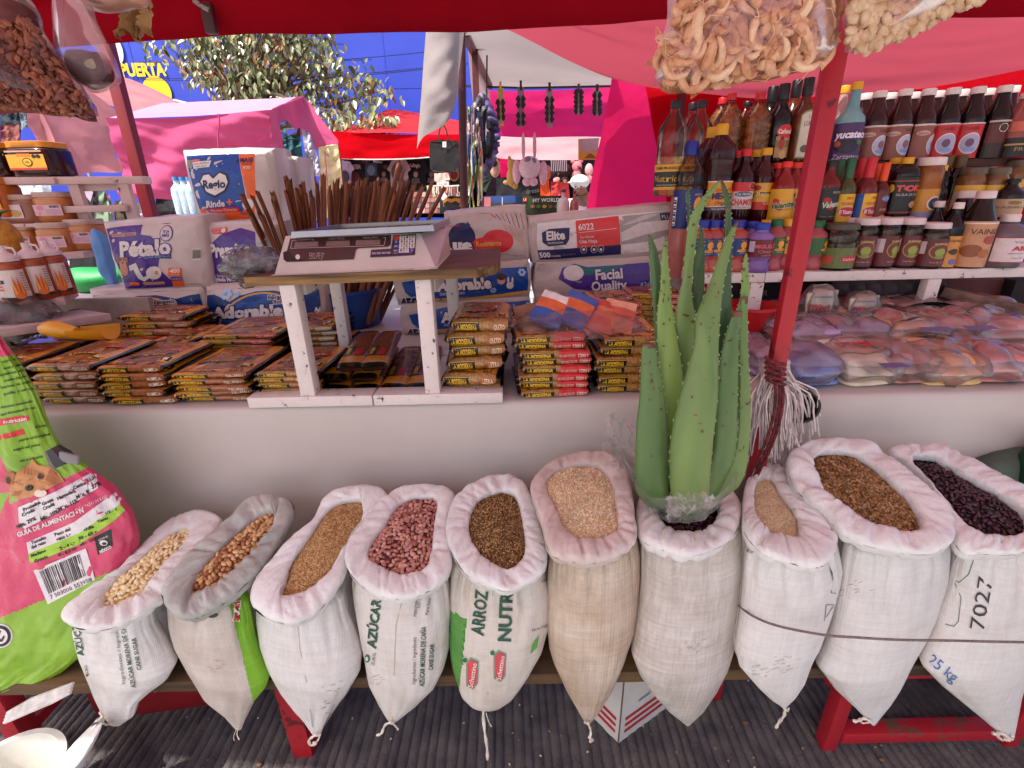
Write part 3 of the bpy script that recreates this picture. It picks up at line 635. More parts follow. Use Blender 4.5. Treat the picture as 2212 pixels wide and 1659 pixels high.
SACKM={1:weave('#efebe6','#dcd4cb'),2:weave('#e4d9ce','#cbbbac',lo=.3,hi=.7),3:weave('#f0ebe6','#e0d7ce'),4:weave('#ece5dd','#d9cdc0'),5:weave('#e6dccf','#d0c0af'),6:weave('#dccab6','#c2a88e',ws=150,lo=.3,hi=.65,streak=.12),7:weave('#ded5cd','#c8bcb0',ws=110,lo=.3,hi=.7,streak=.13),8:weave('#f0ebe6','#e0d8d0'),9:weave('#f0ebe6','#e4dcd5'),10:weave('#efeae4','#e2d9d0')}
def satin(c,c2):return mat(c,.32,var=.05,ns=14,c2=c2,bump=.7,bs=70,bd=.004,spec=.5)
RIMM={k:satin('#e6e4e0','#d8d4d1')for k in SACKS}
RIMM[2]=satin('#bcbbb2','#9c9d96');RIMM[6]=satin('#d8c8c0','#bfaca3')
bench_y=.757
LIMEW=weave('#8cc832','#7ab428');GRNW=weave('#5f9f48','#4f8c3c')
SK={}
for S in SACKS.values():
 r=S['r'];p,l,q=r[0];S['r']=[(p-46,l+26,q-26),(p-30,l+7,q-7)]+r
def sack(k):
 S=SACKS[k];dy=S.get('dy',0);root=thing('grain_sack',SLAB[k],'sack',(0,0,0),0,'open sacks on the bench')
 outp=S['o'];fr=max(outp,key=lambda p:p[1]);bk=min(outp,key=lambda p:p[1])
 Pf=at(fr[0],fr[1],.685+dy);Pb=at(bk[0],bk[1],.955+dy*.3)
 d=Pb-Pf;d.x=0;nrm=Vector((1,0,0)).cross(d).normalized()
 if nrm.z<0:nrm=-nrm
 cx=(Pf+Pb)/2;root.location=(cx.x,cx.y,BENCH_Z);RO=Vector(root.location)
 K=150;rnd=random.Random(k*13)
 PL=[(rnd.random(),rnd.uniform(.004,.02),rnd.uniform(-.14,.14),rnd.uniform(.03,.3))for _ in range(19)]
 NP=[(rnd.uniform(-1,1),rnd.uniform(.03,.07),rnd.uniform(-.25,.25),rnd.uniform(.003,.008),rnd.uniform(.12,.38))for _ in range(13)]
 oo=spline(S['o'],K);ii=spline(S['i'],K)
 O3=[on_plane(p.x,p.y,Pf,nrm)-RO for p in oo];I3=[on_plane(p.x,p.y,Pf,nrm)-RO for p in ii]
 I3=[q+(o-q)*.2 for q,o in zip(I3,O3)];cen=sum(I3,Vector())/K
 rows=S['r'];py0,py1=rows[2][0],rows[-1][0]
 def params(v):
  py,xl,xr=lerp_rows(rows,v);t=max(0,(py-py0)/(py1-py0))
  Y=.80-.072*t+dy;return py,xl,xr,t,Y
 def S3(u,v):
  py,xl,xr,t,Y=params(v);A=at(xl,py,Y);B=at(xr,py,Y);m=(A+B)/2;hw=(B-A).length/2
  a=u*math.pi/2;front=hw*(.78-.22*t);fd=Vector((-m.x,-m.y,0)).normalized()*.75+Vector((0,-.25,0))
  p=m+(B-A)/2*math.sin(a)+fd*front*math.cos(a)
  wr=max(0,1-v*5)*.006*math.sin(u*17+k)*math.cos(a)+.004*noise.noise(Vector((u*2.2,v*5,k*3.1)))*min(1,v*3)+.0022*noise.noise(Vector((u*7,v*2.5,k*5.3)))
  tw=.004*abs(noise.noise(Vector((u*1.4+v*2,v*3-u*1.2,k*7.7))))*min(1,(1-t)*3)
  for(q,w_,sl,am,ln)in NP:
   if t<ln:tw+=am*math.exp(-((u-q-sl*t)/w_)**2)*(1-t/ln)*min(1,1.5-abs(u))
  p=p+Vector((math.sin(a)*.4,-math.cos(a),0))*(wr-tw)*min(1,(1-t)*6)
  return p-RO
 def S3b(u,v):
  py,xl,xr,t,Y=params(v);A=at(xl,py,Y);B=at(xr,py,Y);m=(A+B)/2;hw=(B-A).length/2
  lim=.17 if m.z>BENCH_Z+.012 else max(.004,bench_y-.004-Y)
  a=u*math.pi/2
  return m+(B-A)/2*math.sin(a)+Vector((0,min(lim,hw*1.6)*math.cos(a),0))-RO
 b=MB()
 def band(u,v):
  if k not in(2,5):return SACKM[k]
  x,y=proj(S3(u*2-1,v)+RO)
  if k==2:return LIMEW if x>494+(y-1296)*.24 else SACKM[2]
  return GRNW if(y>1318+(x-971)*.5 and x<1009-(y-1336)*.11)else SACKM[5]
 nn=(120,100)if k in(2,5)else(70,60)
 b.grid(lambda u,v:S3(u*2-1,v),nn[0],nn[1],SACKM[k],mf=band);b.grid(lambda u,v:S3b(1-u*2,v),16,46,SACKM[k])
 b.build('sack_body',root,ang=180)
 SK[k]=(root,S3)
 def rim(u,v):
  i=int(round(u*K))%K;o,q=O3[i],I3[i];c=(o+q)/2;e=(o-q)/2;R=e.length;en=e.normalized()
  a=2*math.pi*v
  s=u*K
  fold=noise.noise(Vector((math.cos(u*6.283)*5,math.sin(u*6.283)*5,k*3+v*1.3)))*.13+.09*abs(math.sin(s*.9+v*5+3*noise.noise(Vector((s*.13,k,0)))))*noise.noise(Vector((s*.21,4,k)))+.05*noise.noise(Vector((s*.8+v*3,v*4,k)))
  rg=noise.noise(Vector((math.cos(u*6.283)*3.6+v*2.2,math.sin(u*6.283)*3.6-v*1.8,k*5)))
  fold=fold*.7-.17*max(0,1-abs(rg)*9)+.05*noise.noise(Vector((s*.5,v*9,k)))
  for(q,w_,sl,am)in PL:
   du=(u-q-sl*(v-.25)+.5)%1-.5
   if abs(du)<w_*3:fold-=am*math.exp(-(du/w_)**2)*(.4+.6*abs(math.sin(a)))
  hN=min(R,.026)*.72
  sa,ca=math.sin(a),math.cos(a);sa=math.copysign(abs(sa)**.7,sa);ca=math.copysign(abs(ca)**.8,ca)
  p=c+en*R*ca*(1+fold*.35)+nrm*hN*sa*(1+fold*1.5)
  if 0>math.sin(a):p=p-Vector((0,0,.012*max(0,-math.sin(a))*max(0,math.cos(a))))
  return p
 b=MB();b.grid(rim,K,22,RIMM[k],closeu=True);b.build('rolled_rim',root,ang=180)
 return root,O3,I3,nrm,cen,RO
def heap(root,I3,nrm,cen,m,dep=.009,up=.02):
 K=len(I3)
 def f(u,v):
  i=int(round(u*K))%K;p=cen+(I3[i]-cen)*1.12*v
  return p-nrm*(dep-up*(1-v*v))+Vector((0,0,.003*noise.noise(Vector((p.x*40,p.y*40,1)))))
 b=MB();b.grid(f,K,14,m,closeu=True);b.build('grain_heap',root,ang=180);return f
def beanmesh(kind,L,W,T,m,curve=0.0,n=8,k=6):
 b=MB()
 def f(u,v):
  a=2*math.pi*u;c=math.pi*(v-.5);x=math.sin(c)*L/2;r=math.cos(c)
  y=r*math.cos(a)*W/2;z=r*math.sin(a)*T/2
  y+=curve*(x/(L/2))**2*W-curve*W*.4
  return(x,y,z)
 b.grid(f,n,k,m,closeu=True);return b
def scatter(root,f,cnt,seed,lift,rad=1.0):
 random.seed(seed);out=[]
 for i in range(cnt):
  u=random.random();v=math.sqrt(random.random())*rad;p=f(u,v)
  out.append((Vector(p),u,v))
 return out
def poisson(f,cnt,mind,seed,tries=9000,rad=.97):
 random.seed(seed);pts=[];cell={}
 for _ in range(tries):
  p=Vector(f(random.random(),math.sqrt(random.random())*rad));key=(int(p.x/mind),int(p.y/mind),int(p.z/mind));ok=True
  for dx in(-1,0,1):
   for dy in(-1,0,1):
    for dz in(-1,0,1):
     for q in cell.get((key[0]+dx,key[1]+dy,key[2]+dz),()):
      if(p-q).length<mind:ok=False
  if ok:
   cell.setdefault(key,[]).append(p);pts.append(p)
   if len(pts)>=cnt:break
 return pts
def beans(root,f,meshes,cnt,mind,nrm,seed,tilt=.5,name='bean',lift=.002):
 pts=poisson(f,cnt,mind,seed);first=[]
 pr=[m.build(name,root)for m in meshes]
 for i,p in enumerate(pts):
  o=pr[i]if i<len(pr)else pr[random.randrange(len(pr))].copy()
  if i>=len(pr):COL.objects.link(o);o.parent=root
  o.location=p+nrm*(lift+random.uniform(-.001,.0022))
  q=nrm.to_track_quat('Z','Y').to_matrix()@Euler((random.gauss(0,tilt),random.gauss(0,tilt),random.uniform(0,6.28))).to_matrix()
  o.rotation_euler=q.to_euler();s=random.uniform(.85,1.15);o.scale=(s,s,s)
def grains(root,f,cnt,L,W,T,mats,nrm,seed,tilt=.4,name='grain'):
 random.seed(seed);b=MB();Q=nrm.to_track_quat('Z','Y').to_matrix()
 base=[Vector((-L/2,0,0)),Vector((0,W/2,-T*.2)),Vector((L/2,0,0)),Vector((0,-W/2,-T*.2)),Vector((0,0,T/2)),Vector((0,0,-T/2))]
 fs=[(0,3,4),(3,2,4),(2,1,4),(1,0,4),(0,1,5),(1,2,5),(2,3,5),(3,0,5)]
 for i in range(cnt):
  p=Vector(f(random.random(),math.sqrt(random.random())*.98));s=random.uniform(.75,1.2)
  R=Q@Euler((random.gauss(0,tilt),random.gauss(0,tilt),random.uniform(0,6.28))).to_matrix()
  c=p+nrm*random.uniform(0,T*.9)
  b.add([c+R@v*s for v in base],fs,mats[i%len(mats)])
 return stuff(b.build(name,root,ang=80))
r1,O1,I1,n1,c1,R1=sack(1);f1=heap(r1,I1,n1,c1,mat('#c9a56c',.7,ns=60))
beans(r1,f1,[beanmesh('w',.0135,.009,.007,mat('#f4e2b4',.35,var=.1,ns=40),.12),beanmesh('w',.012,.0085,.007,mat('#e8cf98',.35,var=.1,ns=40),.1)],300,.0068,n1,1)
r2,O2,I2,n2,c2,R2=sack(2);f2=heap(r2,I2,n2,c2,mat('#8a5a34',.7,ns=60))
beans(r2,f2,[beanmesh('w',.015,.0095,.008,mat('#cf9f6c',.3,var=.15,ns=40),.12),beanmesh('w',.014,.009,.008,mat('#a56c40',.3,var=.2,ns=40),.1),beanmesh('w',.0145,.0095,.008,mat('#dcb07c',.3,var=.15,ns=40),.1)],280,.0078,n2,2)
r3,O3_,I3_,n3,c3,R3=sack(3);f3=heap(r3,I3_,n3,c3,mat('#8c5c30',.8,c2='#b98a55',ns=160))
grains(r3,f3,5200,.0075,.0021,.0021,[mat('#d4ac76',.5),mat('#c0925c',.5),mat('#ab7a48',.5),mat('#e2c28e',.5)],n3,3,.3,'rice')
r4,O4,I4,n4,c4,R4=sack(4);f4=heap(r4,I4,n4,c4,mat('#5d2a20',.7,ns=60))
pm=[mat('#d8a290',.3,c2='#94504a',ns=110,lo=.3,hi=.6),mat('#cf9484',.3,c2='#a0625a',ns=120,lo=.3,hi=.6),mat('#ba7866',.3,c2='#74302f',ns=120,lo=.35,hi=.6),mat('#d6a08a',.3,c2='#a05a4c',ns=120,lo=.25,hi=.5)]
beans(r4,f4,[beanmesh('w',.0135,.009,.0075,m,.12)for m in pm],300,.0072,n4,4)
r5,O5,I5,n5,c5,R5=sack(5);f5=heap(r5,I5,n5,c5,mat('#7c5a34',.8,c2='#5c3f22',ns=160))
grains(r5,f5,2600,.0052,.0048,.0046,[mat('#a8814f',.6),mat('#8f6a3e',.6),mat('#bb955f',.6),mat('#775431',.6)],n5,5,1.2,'seed')
r6,O6,I6,n6,c6,R6=sack(6);f6=heap(r6,I6,n6,c6,mat('#d0ab7c',.8,c2='#e4caa0',ns=200),.007,.02)
grains(r6,f6,6000,.0044,.0034,.0022,[mat('#ecd8b4',.6),mat('#dcbd90',.6),mat('#f4e6c8',.6),mat('#cfa878',.6)],n6,6,.6,'cracked_grain')
r7,O7,I7,n7,c7,R7=sack(7);f7=heap(r7,I7,n7,c7,mat('#1e0a0c',.6,ns=60),.02,.01)
beans(r7,f7,[beanmesh('w',.0145,.0095,.008,mat('#43131a',.2,var=.2,ns=40),.12),beanmesh('w',.014,.009,.008,mat('#2c0c12',.2,var=.2,ns=40),.12)],140,.008,n7,7)
r8,O8,I8,n8,c8,R8=sack(8);f8=heap(r8,I8,n8,c8,mat('#bda37c',.8,c2='#d4bc94',ns=220),.008,.014)
grains(r8,f8,4200,.0032,.0024,.0016,[mat('#d8c098',.6),mat('#c4a880',.6),mat('#e4d0ac',.6)],n8,8,.5,'fine_seed')
r9,O9,I9,n9,c9,R9=sack(9);f9=heap(r9,I9,n9,c9,mat('#6a4524',.8,ns=60),.012,.018)
grains(r9,f9,3600,.0068,.0066,.003,[mat('#a07848',.45),mat('#8c6438',.45),mat('#b48c5a',.45),mat('#745028',.45)],n9,9,.55,'lentil')
r10,O10,I10,n10,c10,R10=sack(10);f10=heap(r10,I10,n10,c10,mat('#1f0d12',.7,ns=60),.017,.016)
beans(r10,f10,[beanmesh('w',.0125,.0075,.0065,mat('#3c1722',.3,var=.2,ns=40),.1),beanmesh('w',.012,.0075,.0065,mat('#4e2630',.3,var=.2,ns=40),.1),beanmesh('w',.012,.007,.006,mat('#2a0f18',.3,var=.2,ns=40),.1)],300,.0068,n10,10)
def uv(k,px,py):
 rows=SACKS[k]['r'];t=0
 for i in range(len(rows)-1):
  if rows[i][0]<=py<=rows[i+1][0]:t=(i+(py-rows[i][0])/(rows[i+1][0]-rows[i][0]))/(len(rows)-1);break
 else:t=0 if py<rows[0][0]else 1
 _,xl,xr=lerp_rows(rows,t);s=max(-1,min(1,(2*px-xl-xr)/(xr-xl)));return math.asin(s)*2/math.pi,t
def sackprint(k,items,name='printed_text'):
 """items drawn in photo coordinates (y down) then wrapped round the sack"""
 root,S3=SK[k];g=surf(S3)
 d=Draw()
 for it in items:it(d)
 def fn(x,y):
  u,v=uv(k,x,-y);u,v=invert(S3,Vector(root.location),x,-y,u,v);p,n=g(u,v)
  if n.y>0:n=-n
  return p,n
 return d.build(name,root,fn,.0011)
GI=ink('#24513c',.6);GK=ink('#3d6b4e',.6);DK=ink('#3a3434',.6)
def T(t,x,y,h,m,rot=0,**kw):return lambda d:d.text(t,x,-y,h,m,kw.pop('L',1),rot=math.radians(rot),**kw)
sackprint(1,[T('AZÚCAR',176,1416,14,GI,98,al='L',bold=.02),T('Ingredientes / Ingredients:',268,1476,8,DK,98,al='L',w=140),T('AZÚCAR MORENA DE CAÑA',290,1484,10,GI,100,al='L',w=150,bold=.02),T('CANE SUGAR',302,1446,9,GI,100,al='L',w=70,bold=.02),T('ZUKG',191,1458,6,DK,100,al='L')])
sackprint(4,[T('AZÚCAR MO',803,1400,19,GI,84,al='L',w=155,bold=.035,shear=.15),T('Ingredientes / Ingredients:',894,1476,8,DK,89,al='L',w=102),T('AZÚCAR MORENA DE CAÑA',911,1481,10.5,GI,88,al='L',w=128,bold=.02),T('CANE SUGAR',930,1446,9,GI,87,al='L',w=56,bold=.02),T('MANTENGASE',896,1330,6,DK,84,al='L',w=60),T('KEEP COOL',905,1312,6,DK,84,al='L',w=36),T('Para lote',921,1327,6,DK,82,al='L',w=36),T('ZUKG',806,1436,7,DK,82,al='L'),lambda d:d.ell(794,-1422,6,9,GK,0,14,1),lambda d:d.ell(794,-1422,3,5,SACKM[4],1,10,1)])
gs=ink('#5fa046',.55);gd=ink('#2f6b37',.55)
SCH=ink('#c84a4c',.55)
def sch(x,y):
 def f(d):
  d.poly([(x-14,-y-28),(x-14,-y+22),(x-4,-y+34),(x+14,-y+26),(x+12,-y-22),(x+2,-y-36)],ink('#7d9a86',.6),0,12)
  d.poly([(x-11,-y-26),(x-11,-y+20),(x-3,-y+30),(x+11,-y+24),(x+9,-y-20),(x+1,-y-32)],SCH,1,12)
  d.text('Schettino',x+1,-y-3,10,INK_WHITE,2,rot=math.radians(80),w=52);d.ell(x-16,-y+28,5,5,gd,1,10,1)
 return f
sackprint(5,[lambda d:[d.line([(972,-1316-q*9),(1006-q,-1350-q*17)],2.2,gd,1)for q in range(6)],T('ARROZ',1031,1372,26,GI,84,al='L',w=100,bold=.03,shear=.12),T('NUTRE',1089,1384,27,GI,87,al='L',w=125,bold=.035),sch(1021,1453),sch(1080,1437),lambda d:d.line([(1064,-1280),(1054,-1500)],1.4,ink('#a89a8a'),0),T('País de origen',1148,1361,6,DK,20,al='L',w=36),lambda d:d.poly([(1145,-1412),(1150,-1390),(1164,-1371),(1160,-1398)],gs,0,12),T('SUGERENCIA',1168,1256,6,GI,20,al='L',w=22)])
sackprint(10,[T('7027',2108,1358,31,ink('#3a2b30',.6),80,al='L',w=114),lambda d:d.line([(2056,-1192),(2066,-1200),(2062,-1214),(2050,-1220)],1.8,GK,0),lambda d:d.line([(2102,-1208),(2092,-1240),(2072,-1258),(2058,-1252),(2052,-1238),(2064,-1262),(2076,-1290),(2070,-1342),(2060,-1353),(2044,-1348),(2020,-1336)],1.8,GK,0),T('25 kg',2009,1420,23,ink('#3a6aa6',.5),-38,al='L',w=72)])
sackprint(8,[lambda d:[d.line([(1798,-1248),(1810,-1248)],1.2,DK,0),d.line([(1798,-1248),(1794,-1280)],1.2,DK,0),d.line([(1794,-1280),(1806,-1281)],1.2,DK,0)],lambda d:[d.line(z,1.2,DK,0)for z in([(1784,-1306),(1800,-1306)],[(1784,-1306),(1781,-1336)],[(1781,-1336),(1793,-1336)],[(1784,-1332),(1800,-1308)])],T('azúcar',1610,1186,6,DK,-20,al='L',w=18)])
sackprint(2,[T('¡gumi!',506,1340,14,INK_RED,84,al='L',w=42,bold=.05,out=INK_WHITE,ow=.1),lambda d:d.ell(458,-1326,14,8,DK,0,16,1)])
sackprint(3,[lambda d:d.line([(640,-1352),(648,-1400),(662,-1470),(676,-1570)],2.2,ink('#b9aca0',.6),0)],'seam')
sackprint(4,[lambda d:d.line([(868,-1300),(856,-1350),(852,-1450),(848,-1555)],2.4,ink('#b9a896',.6),0)],'seam')
sackprint(1,[lambda d:d.poly([(334,-1331),(350,-1331),(362,-1375),(352,-1372)],ink('#4f7d66',.6),0,5)],'green_patch')
random.seed(5)
for k,px,py in((3,735,1490),(3,715,1515),(8,1690,1430),(8,1640,1450),(4,805,1465),(9,1850,1270),(2,470,1440),(7,1500,1400)):
 def sm(d,px=px,py=py):
  for q in range(14):
   x=px+random.gauss(0,14);y=py+random.gauss(0,10);d.line([(x-random.uniform(2,6),-y-1),(x+random.uniform(2,6),-y+random.uniform(0,2))],random.uniform(.6,1.3),ink('#a3968c',.7),0)
 sackprint(k,[sm],'scuff')
ST=mat('#ddd2c4',.8,var=.2,ns=50)
def string(k,pts,r=.0022,Y=.715,flat=False):
 root=SK[k][0];RO=Vector(root.location);b=MB()
 P=spline([at(px,py,Y+.004*math.sin(i*2))for i,(px,py)in enumerate(pts)],14,False);P=[p-RO for p in P]
 b.tube(P,[r*(1+.3*math.sin(i*1.7))for i in range(14)],ST,5);
 return b.build('tie_string',root)
string(1,[(244,1560),(232,1566),(222,1562)]);string(1,[(236,1560),(226,1552),(218,1560)],.0014)
string(2,[(515,1572),(512,1586),(517,1598)],.0012);string(2,[(512,1572),(505,1590),(506,1600)],.0007)
string(3,[(684,1586),(668,1598),(672,1610),(684,1604)],.003);string(3,[(692,1586),(686,1600),(676,1604)],.002)
string(4,[(846,1560),(832,1566),(824,1584),(814,1588)],.0028);string(4,[(848,1562),(856,1570),(860,1576)],.002)
string(5,[(1046,1514),(1044,1545),(1047,1580),(1052,1615),(1053,1640)],.0036);string(5,[(1050,1540),(1056,1560),(1062,1570)],.0012)
string(6,[(1270,1562),(1276,1578),(1275,1592),(1277,1600)],.0026);string(6,[(1272,1592),(1280,1598),(1274,1602)],.003);string(6,[(1266,1562),(1262,1558)],.003)
string(8,[(1696,1528),(1694,1545),(1684,1558),(1676,1572)],.003);string(8,[(1690,1526),(1700,1536),(1704,1530)],.002)
string(9,[(1882,1560),(1868,1552),(1850,1558),(1842,1556)],.0032);string(9,[(1878,1560),(1864,1562),(1856,1556)],.002)
string(10,[(2176,1592),(2164,1584),(2150,1586),(2144,1582)],.0036);string(10,[(2182,1594),(2166,1598),(2156,1592)],.0028);string(10,[(2188,1590),(2184,1598),(2172,1598)],.003)
b=MB();P=[at(1596,1308,.745),at(1625,1330,.70),at(1680,1352,.665),at(1776,1371,.672),at(1850,1377,.665),at(1940,1382,.662),at(2060,1384,.66),at(2140,1386,.655),at(2260,1388,.66)]
b.tube(spline(P,60,False),.0024,mat('#7c6a66',.8,var=.3,ns=220,bump=.6,bs=400),6)
tag(b.build('tie_cord'),'grey brown cord tied across the three right sacks','cord')
# ================================================================== P
class Pack:
 """soft wrapped pack; front face given by four photo corners at depth Y, then depth dp backwards"""
 def __init__(s,name,label,TL,TR,BR,BL,Y,dp,m,bulge=.012,seed=0,group=None,cat='pack',rough_n=.003,side=None,zmin=None,wob=0):
  s.c=[TL,TR,BR,BL];s.P=[at(p[0],p[1],Y)for p in s.c];s.seed=seed;s.bul=bulge;s.rn=rough_n;s.Y=Y;s.wob=wob
  if zmin is not None:
   for k in(2,3):s.P[k].z=max(s.P[k].z,zmin)
  s.o=(s.P[2]+s.P[3])/2
  b=MB();nu,nv=40,26
  b.grid(lambda u,v:s.F(u,v),nu,nv,m)
  per=[(i/nu,0)for i in range(nu)]+[(1,j/nv)for j in range(nv)]+[(1-i/nu,1)for i in range(nu)]+[(0,1-j/nv)for j in range(nv)]
  C=sum(s.P,Vector())/4-s.o
  r=min((s.P[1]-s.P[0]).length,(s.P[0]-s.P[3]).length)*.12
  prof=[(0,0),(.55,.25),(.9,.6),(1.0,1.0)];rings=[]
  for e,y in prof:rings.append((e*r,y*r))
  rings+=[(r*1.15,dp*.5),(r,dp-r),(0,dp)]
  def ring(t,k):
   a,bb=per[t%len(per)];p=s.F(a,bb);e,y=rings[k];d=p-C;d.y=0;sg=Vector((0,0,0))
   if a in(0,1):sg.x=1 if a==1 else-1
   if bb in(0,1):sg.z=1 if bb==0 else-1
   q=p+sg*e*.9+Vector((0,y,0));q.x+=.003*N3((q.x,q.y*3,q.z),25,seed);q.z+=.003*N3((q.x,q.y*3,q.z),25,seed+4)
   return q
  sm=side or m
  b.grid(lambda u,v:ring(int(round(u*len(per))),int(round(v*(len(rings)-1)))),len(per),len(rings)-1,sm,closeu=True)
  k=len(b.v);b.v+=[tuple(ring(t,len(rings)-1))for t in range(len(per))];b.f.append(tuple(range(k,k+len(per))));b.m.append(b.mi(sm))
  s.root=thing(name,label,cat,tuple(s.o),0,group);b.build('wrapper',s.root,ang=60)
  s.g=surf(lambda u,v:s.F(u,v))
 def F(s,u,v):
  TL,TR,BR,BL=s.P;u_=.03+.94*u;v_=.04+.92*v
  p=(TL*(1-u_)+TR*u_)*(1-v_)+(BL*(1-u_)+BR*u_)*v_
  a,b=2*u-1,2*v-1;q=(1-abs(a)**3)*(1-abs(b)**3);bu=s.bul*q
  n=s.rn*.75*(N3((u*4,v*3,0),1,s.seed)+.3*N3((u*9,v*7,3),1,s.seed))
  c=1-.035*a*a*b*b;C=(TL+TR+BR+BL)/4
  p=C+(p-C)*c
  if s.wob:p.z+=s.wob*math.sin(math.pi*2*u*2+1)*(1-v)
  return p+Vector((0,-bu+n*2,n*.6))-s.o
 def uv(s,x,y):
  (x0,y0),(x1,y1),(x2,y2),(x3,y3)=s.c;u=v=.5
  for _ in range(6):
   xl=x0+(x3-x0)*v;xr=x1+(x2-x1)*v;u=(x-xl)/(xr-xl);yt=y0+(y1-y0)*u;yb=y3+(y2-y3)*u;v=(y-yt)/(yb-yt)
  return u,v
 def fn(s,x,y):
  u,v=s.uv(x,-y);p,n=s.g(max(-.02,min(1.02,(u-.03)/.94)),max(-.02,min(1.02,(v-.04)/.92)))
  return p,(-n if n.y>0 else n)
 def prt(s,d,name='printed_front',eps=.0008):return d.build(name,s.root,s.fn,eps)
class PD(Draw):
 def R(s,x0,y0,x1,y1,m,L=0,nx=8,ny=6):return s.rect(x0,-y0,x1,-y1,m,L,nx,ny)
 def E(s,x,y,rx,ry,m,L=0,n=24):return s.ell(x,-y,rx,ry,m,L,n,4)
 def Q(s,pts,m,L=0,mx=9):return s.poly([(x,-y)for x,y in pts],m,L,mx)
 def X(s,t,x,y,h,m,rot=0,L=2,**k):return s.text(t,x,-y,h,m,L,rot=math.radians(rot),**k)
 def Ln(s,pts,w_,m,L=0):return s.line([(x,-y)for x,y in pts],w_,m,L)
 def pill(s,x0,y0,x1,y1,m,L=0,rot=0):
  r=(y1-y0)/2;pts=[]
  for k in range(9):a=math.pi/2+math.pi*k/8;pts.append((x0+r+r*math.cos(a),y0+r-r*math.sin(a)))
  for k in range(9):a=-math.pi/2+math.pi*k/8;pts.append((x1-r+r*math.cos(a),y0+r-r*math.sin(a)))
  cx,cy=(x0+x1)/2,(y0+y1)/2;c,q=math.cos(math.radians(-rot)),math.sin(math.radians(-rot))
  return s.Q([(cx+(x-cx)*c-(y-cy)*q,cy+(x-cx)*q+(y-cy)*c)for x,y in pts],m,L)
 def flower(s,x,y,r,m,L=1):
  for k in range(6):
   a=k*math.pi/3;s.E(x+r*.62*math.cos(a),y+r*.62*math.sin(a),r*.36,r*.36,m,L,10)
  return s
PAPER=mat('#c9b9b3',.35,var=.05,ns=10,bump=.35,bs=45,bd=.004,coat=.3)
PAPER2=mat('#c4b2ab',.4,var=.07,ns=20,bump=.5,bs=160,bd=.003,coat=.25)
NAV=ink('#15164f');BLU=ink('#0f4698',.3);BLU2=ink('#0b2f70',.3);PUR=ink('#4b2a86',.3);WHI=ink('#ddd4cf',.35);ORA=ink('#e8641e',.35);GOLD=ink('#d9a13a',.35);TAN=ink('#c98e6a',.4);PALEB=ink('#a9c8ea',.4);REDI=ink('#d5222e',.35)
p=Pack('toilet_paper_pack','blue and orange toilet roll pack with white heart, topmost in back row',(395,331),(582,327),(598,484),(436,486),1.78,.18,PAPER,.016,1,cat='paper pack')
d=PD()
d.Q([(398,334),(515,331),(528,380),(536,430),(528,456),(430,452),(415,400)],BLU,0)
d.Q([(515,331),(550,330),(554,370),(556,420),(552,470),(528,456),(538,425),(530,380)],ORA,0);d.Q([(430,450),(528,456),(552,470),(566,484),(440,484)],ORA,0)
d.Q([(433,390),(440,374),(455,372),(466,380),(480,368),(496,374),(502,392),(494,412),(470,426),(448,416)],NAV,1);d.Q([(437,391),(443,378),(456,376),(466,385),(480,372),(493,378),(498,392),(490,409),(470,420),(451,412)],WHI,2)
d.X('Regio',468,396,17,NAV,3,L=3,w=50,bold=.04);d.X('Rinde',470,438,14,WHI,3,w=40,bold=.04);d.R(495,433,508,437,ORA,2,2,2);d.R(499.5,428,503.5,442,ORA,3,2,2)
d.pill(455,447,522,457,REDI,2,3);d.X('Máxima Duración',488,452,6.5,WHI,3,L=3,w=58);d.X('4 MAXI',530,345,9,NAV,2,L=2,w=36,bold=.05);d.X('ROLLOS',537,353,5,NAV,2,L=2,w=20);d.X('400',537,361,7,WHI,2,L=2,w=16)
d.pill(413,343,434,348,REDI,2);d.X('NUEVO',423,345.5,3.6,WHI,3,L=3,w=17);d.Q([(415,349),(460,346),(456,360),(420,363)],WHI,2);d.X('Ayuda a ELIMINAR',437,352,3.4,NAV,3,L=3,w=36);d.X('malos olores',437,358,3.2,NAV,3,L=3,w=26)
d.E(406,352,7,9,INK_GREY,2,14);d.X('400',536,460,4,INK_GREY,2,L=2,w=14);d.E(540,440,12,12,WHI,2,16);d.X('MÁXIMA',536,459,5,PUR,2,L=3,w=26);d.X('papel higiénico hojas dobles',500,474,3,WHI,2,w=70)
p.prt(d)
p=Pack('toilet_paper_pack','white toilet roll pack with orange print behind the cinnamon sticks',(584,334),(640,336),(650,484),(600,486),1.95,.16,PAPER,.016,2,cat='paper pack')
d=PD();d.Q([(588,345),(600,344),(606,420),(600,430),(594,400)],ORA,0);d.E(596,385,12,16,BLU,1);d.X('Regio',597,386,7,WHI,80,w=20);p.prt(d)
p=Pack('toilet_paper_pack','purple toilet roll pack with puppy picture, leftmost in back row',(222,488),(430,472),(447,618),(268,629),1.60,.17,PAPER,.016,3,cat='paper pack',group=None)
d=PD()
d.Q([(224,490),(308,482),(309,505),(330,508),(345,520),(352,548),(348,575),(372,600),(398,622),(270,627),(246,560)],PUR,0)
d.pill(240,502,300,509,TAN,1,4);d.X('PRODUCTO MEJORADO',270,505.5,4,PUR,4,w=52);d.X('Pétalo',320,533,30,WHI,3,L=2,w=112,bold=.05,out=PUR,ow=.05)
d.E(364,503,15,17,PUR,1,20);d.E(364,503,13,15,PAPER,2,20);d.X('TE DA',364,499,5,PUR,3,L=3,w=15,bold=.03);d.X('MÁS',364,507,6,PUR,3,L=3,w=16,bold=.04)
d.R(318,547,376,556,BLU2,1);d.X('ULTRA RESISTENTE',347,551.5,5,PALEB,3,w=54)
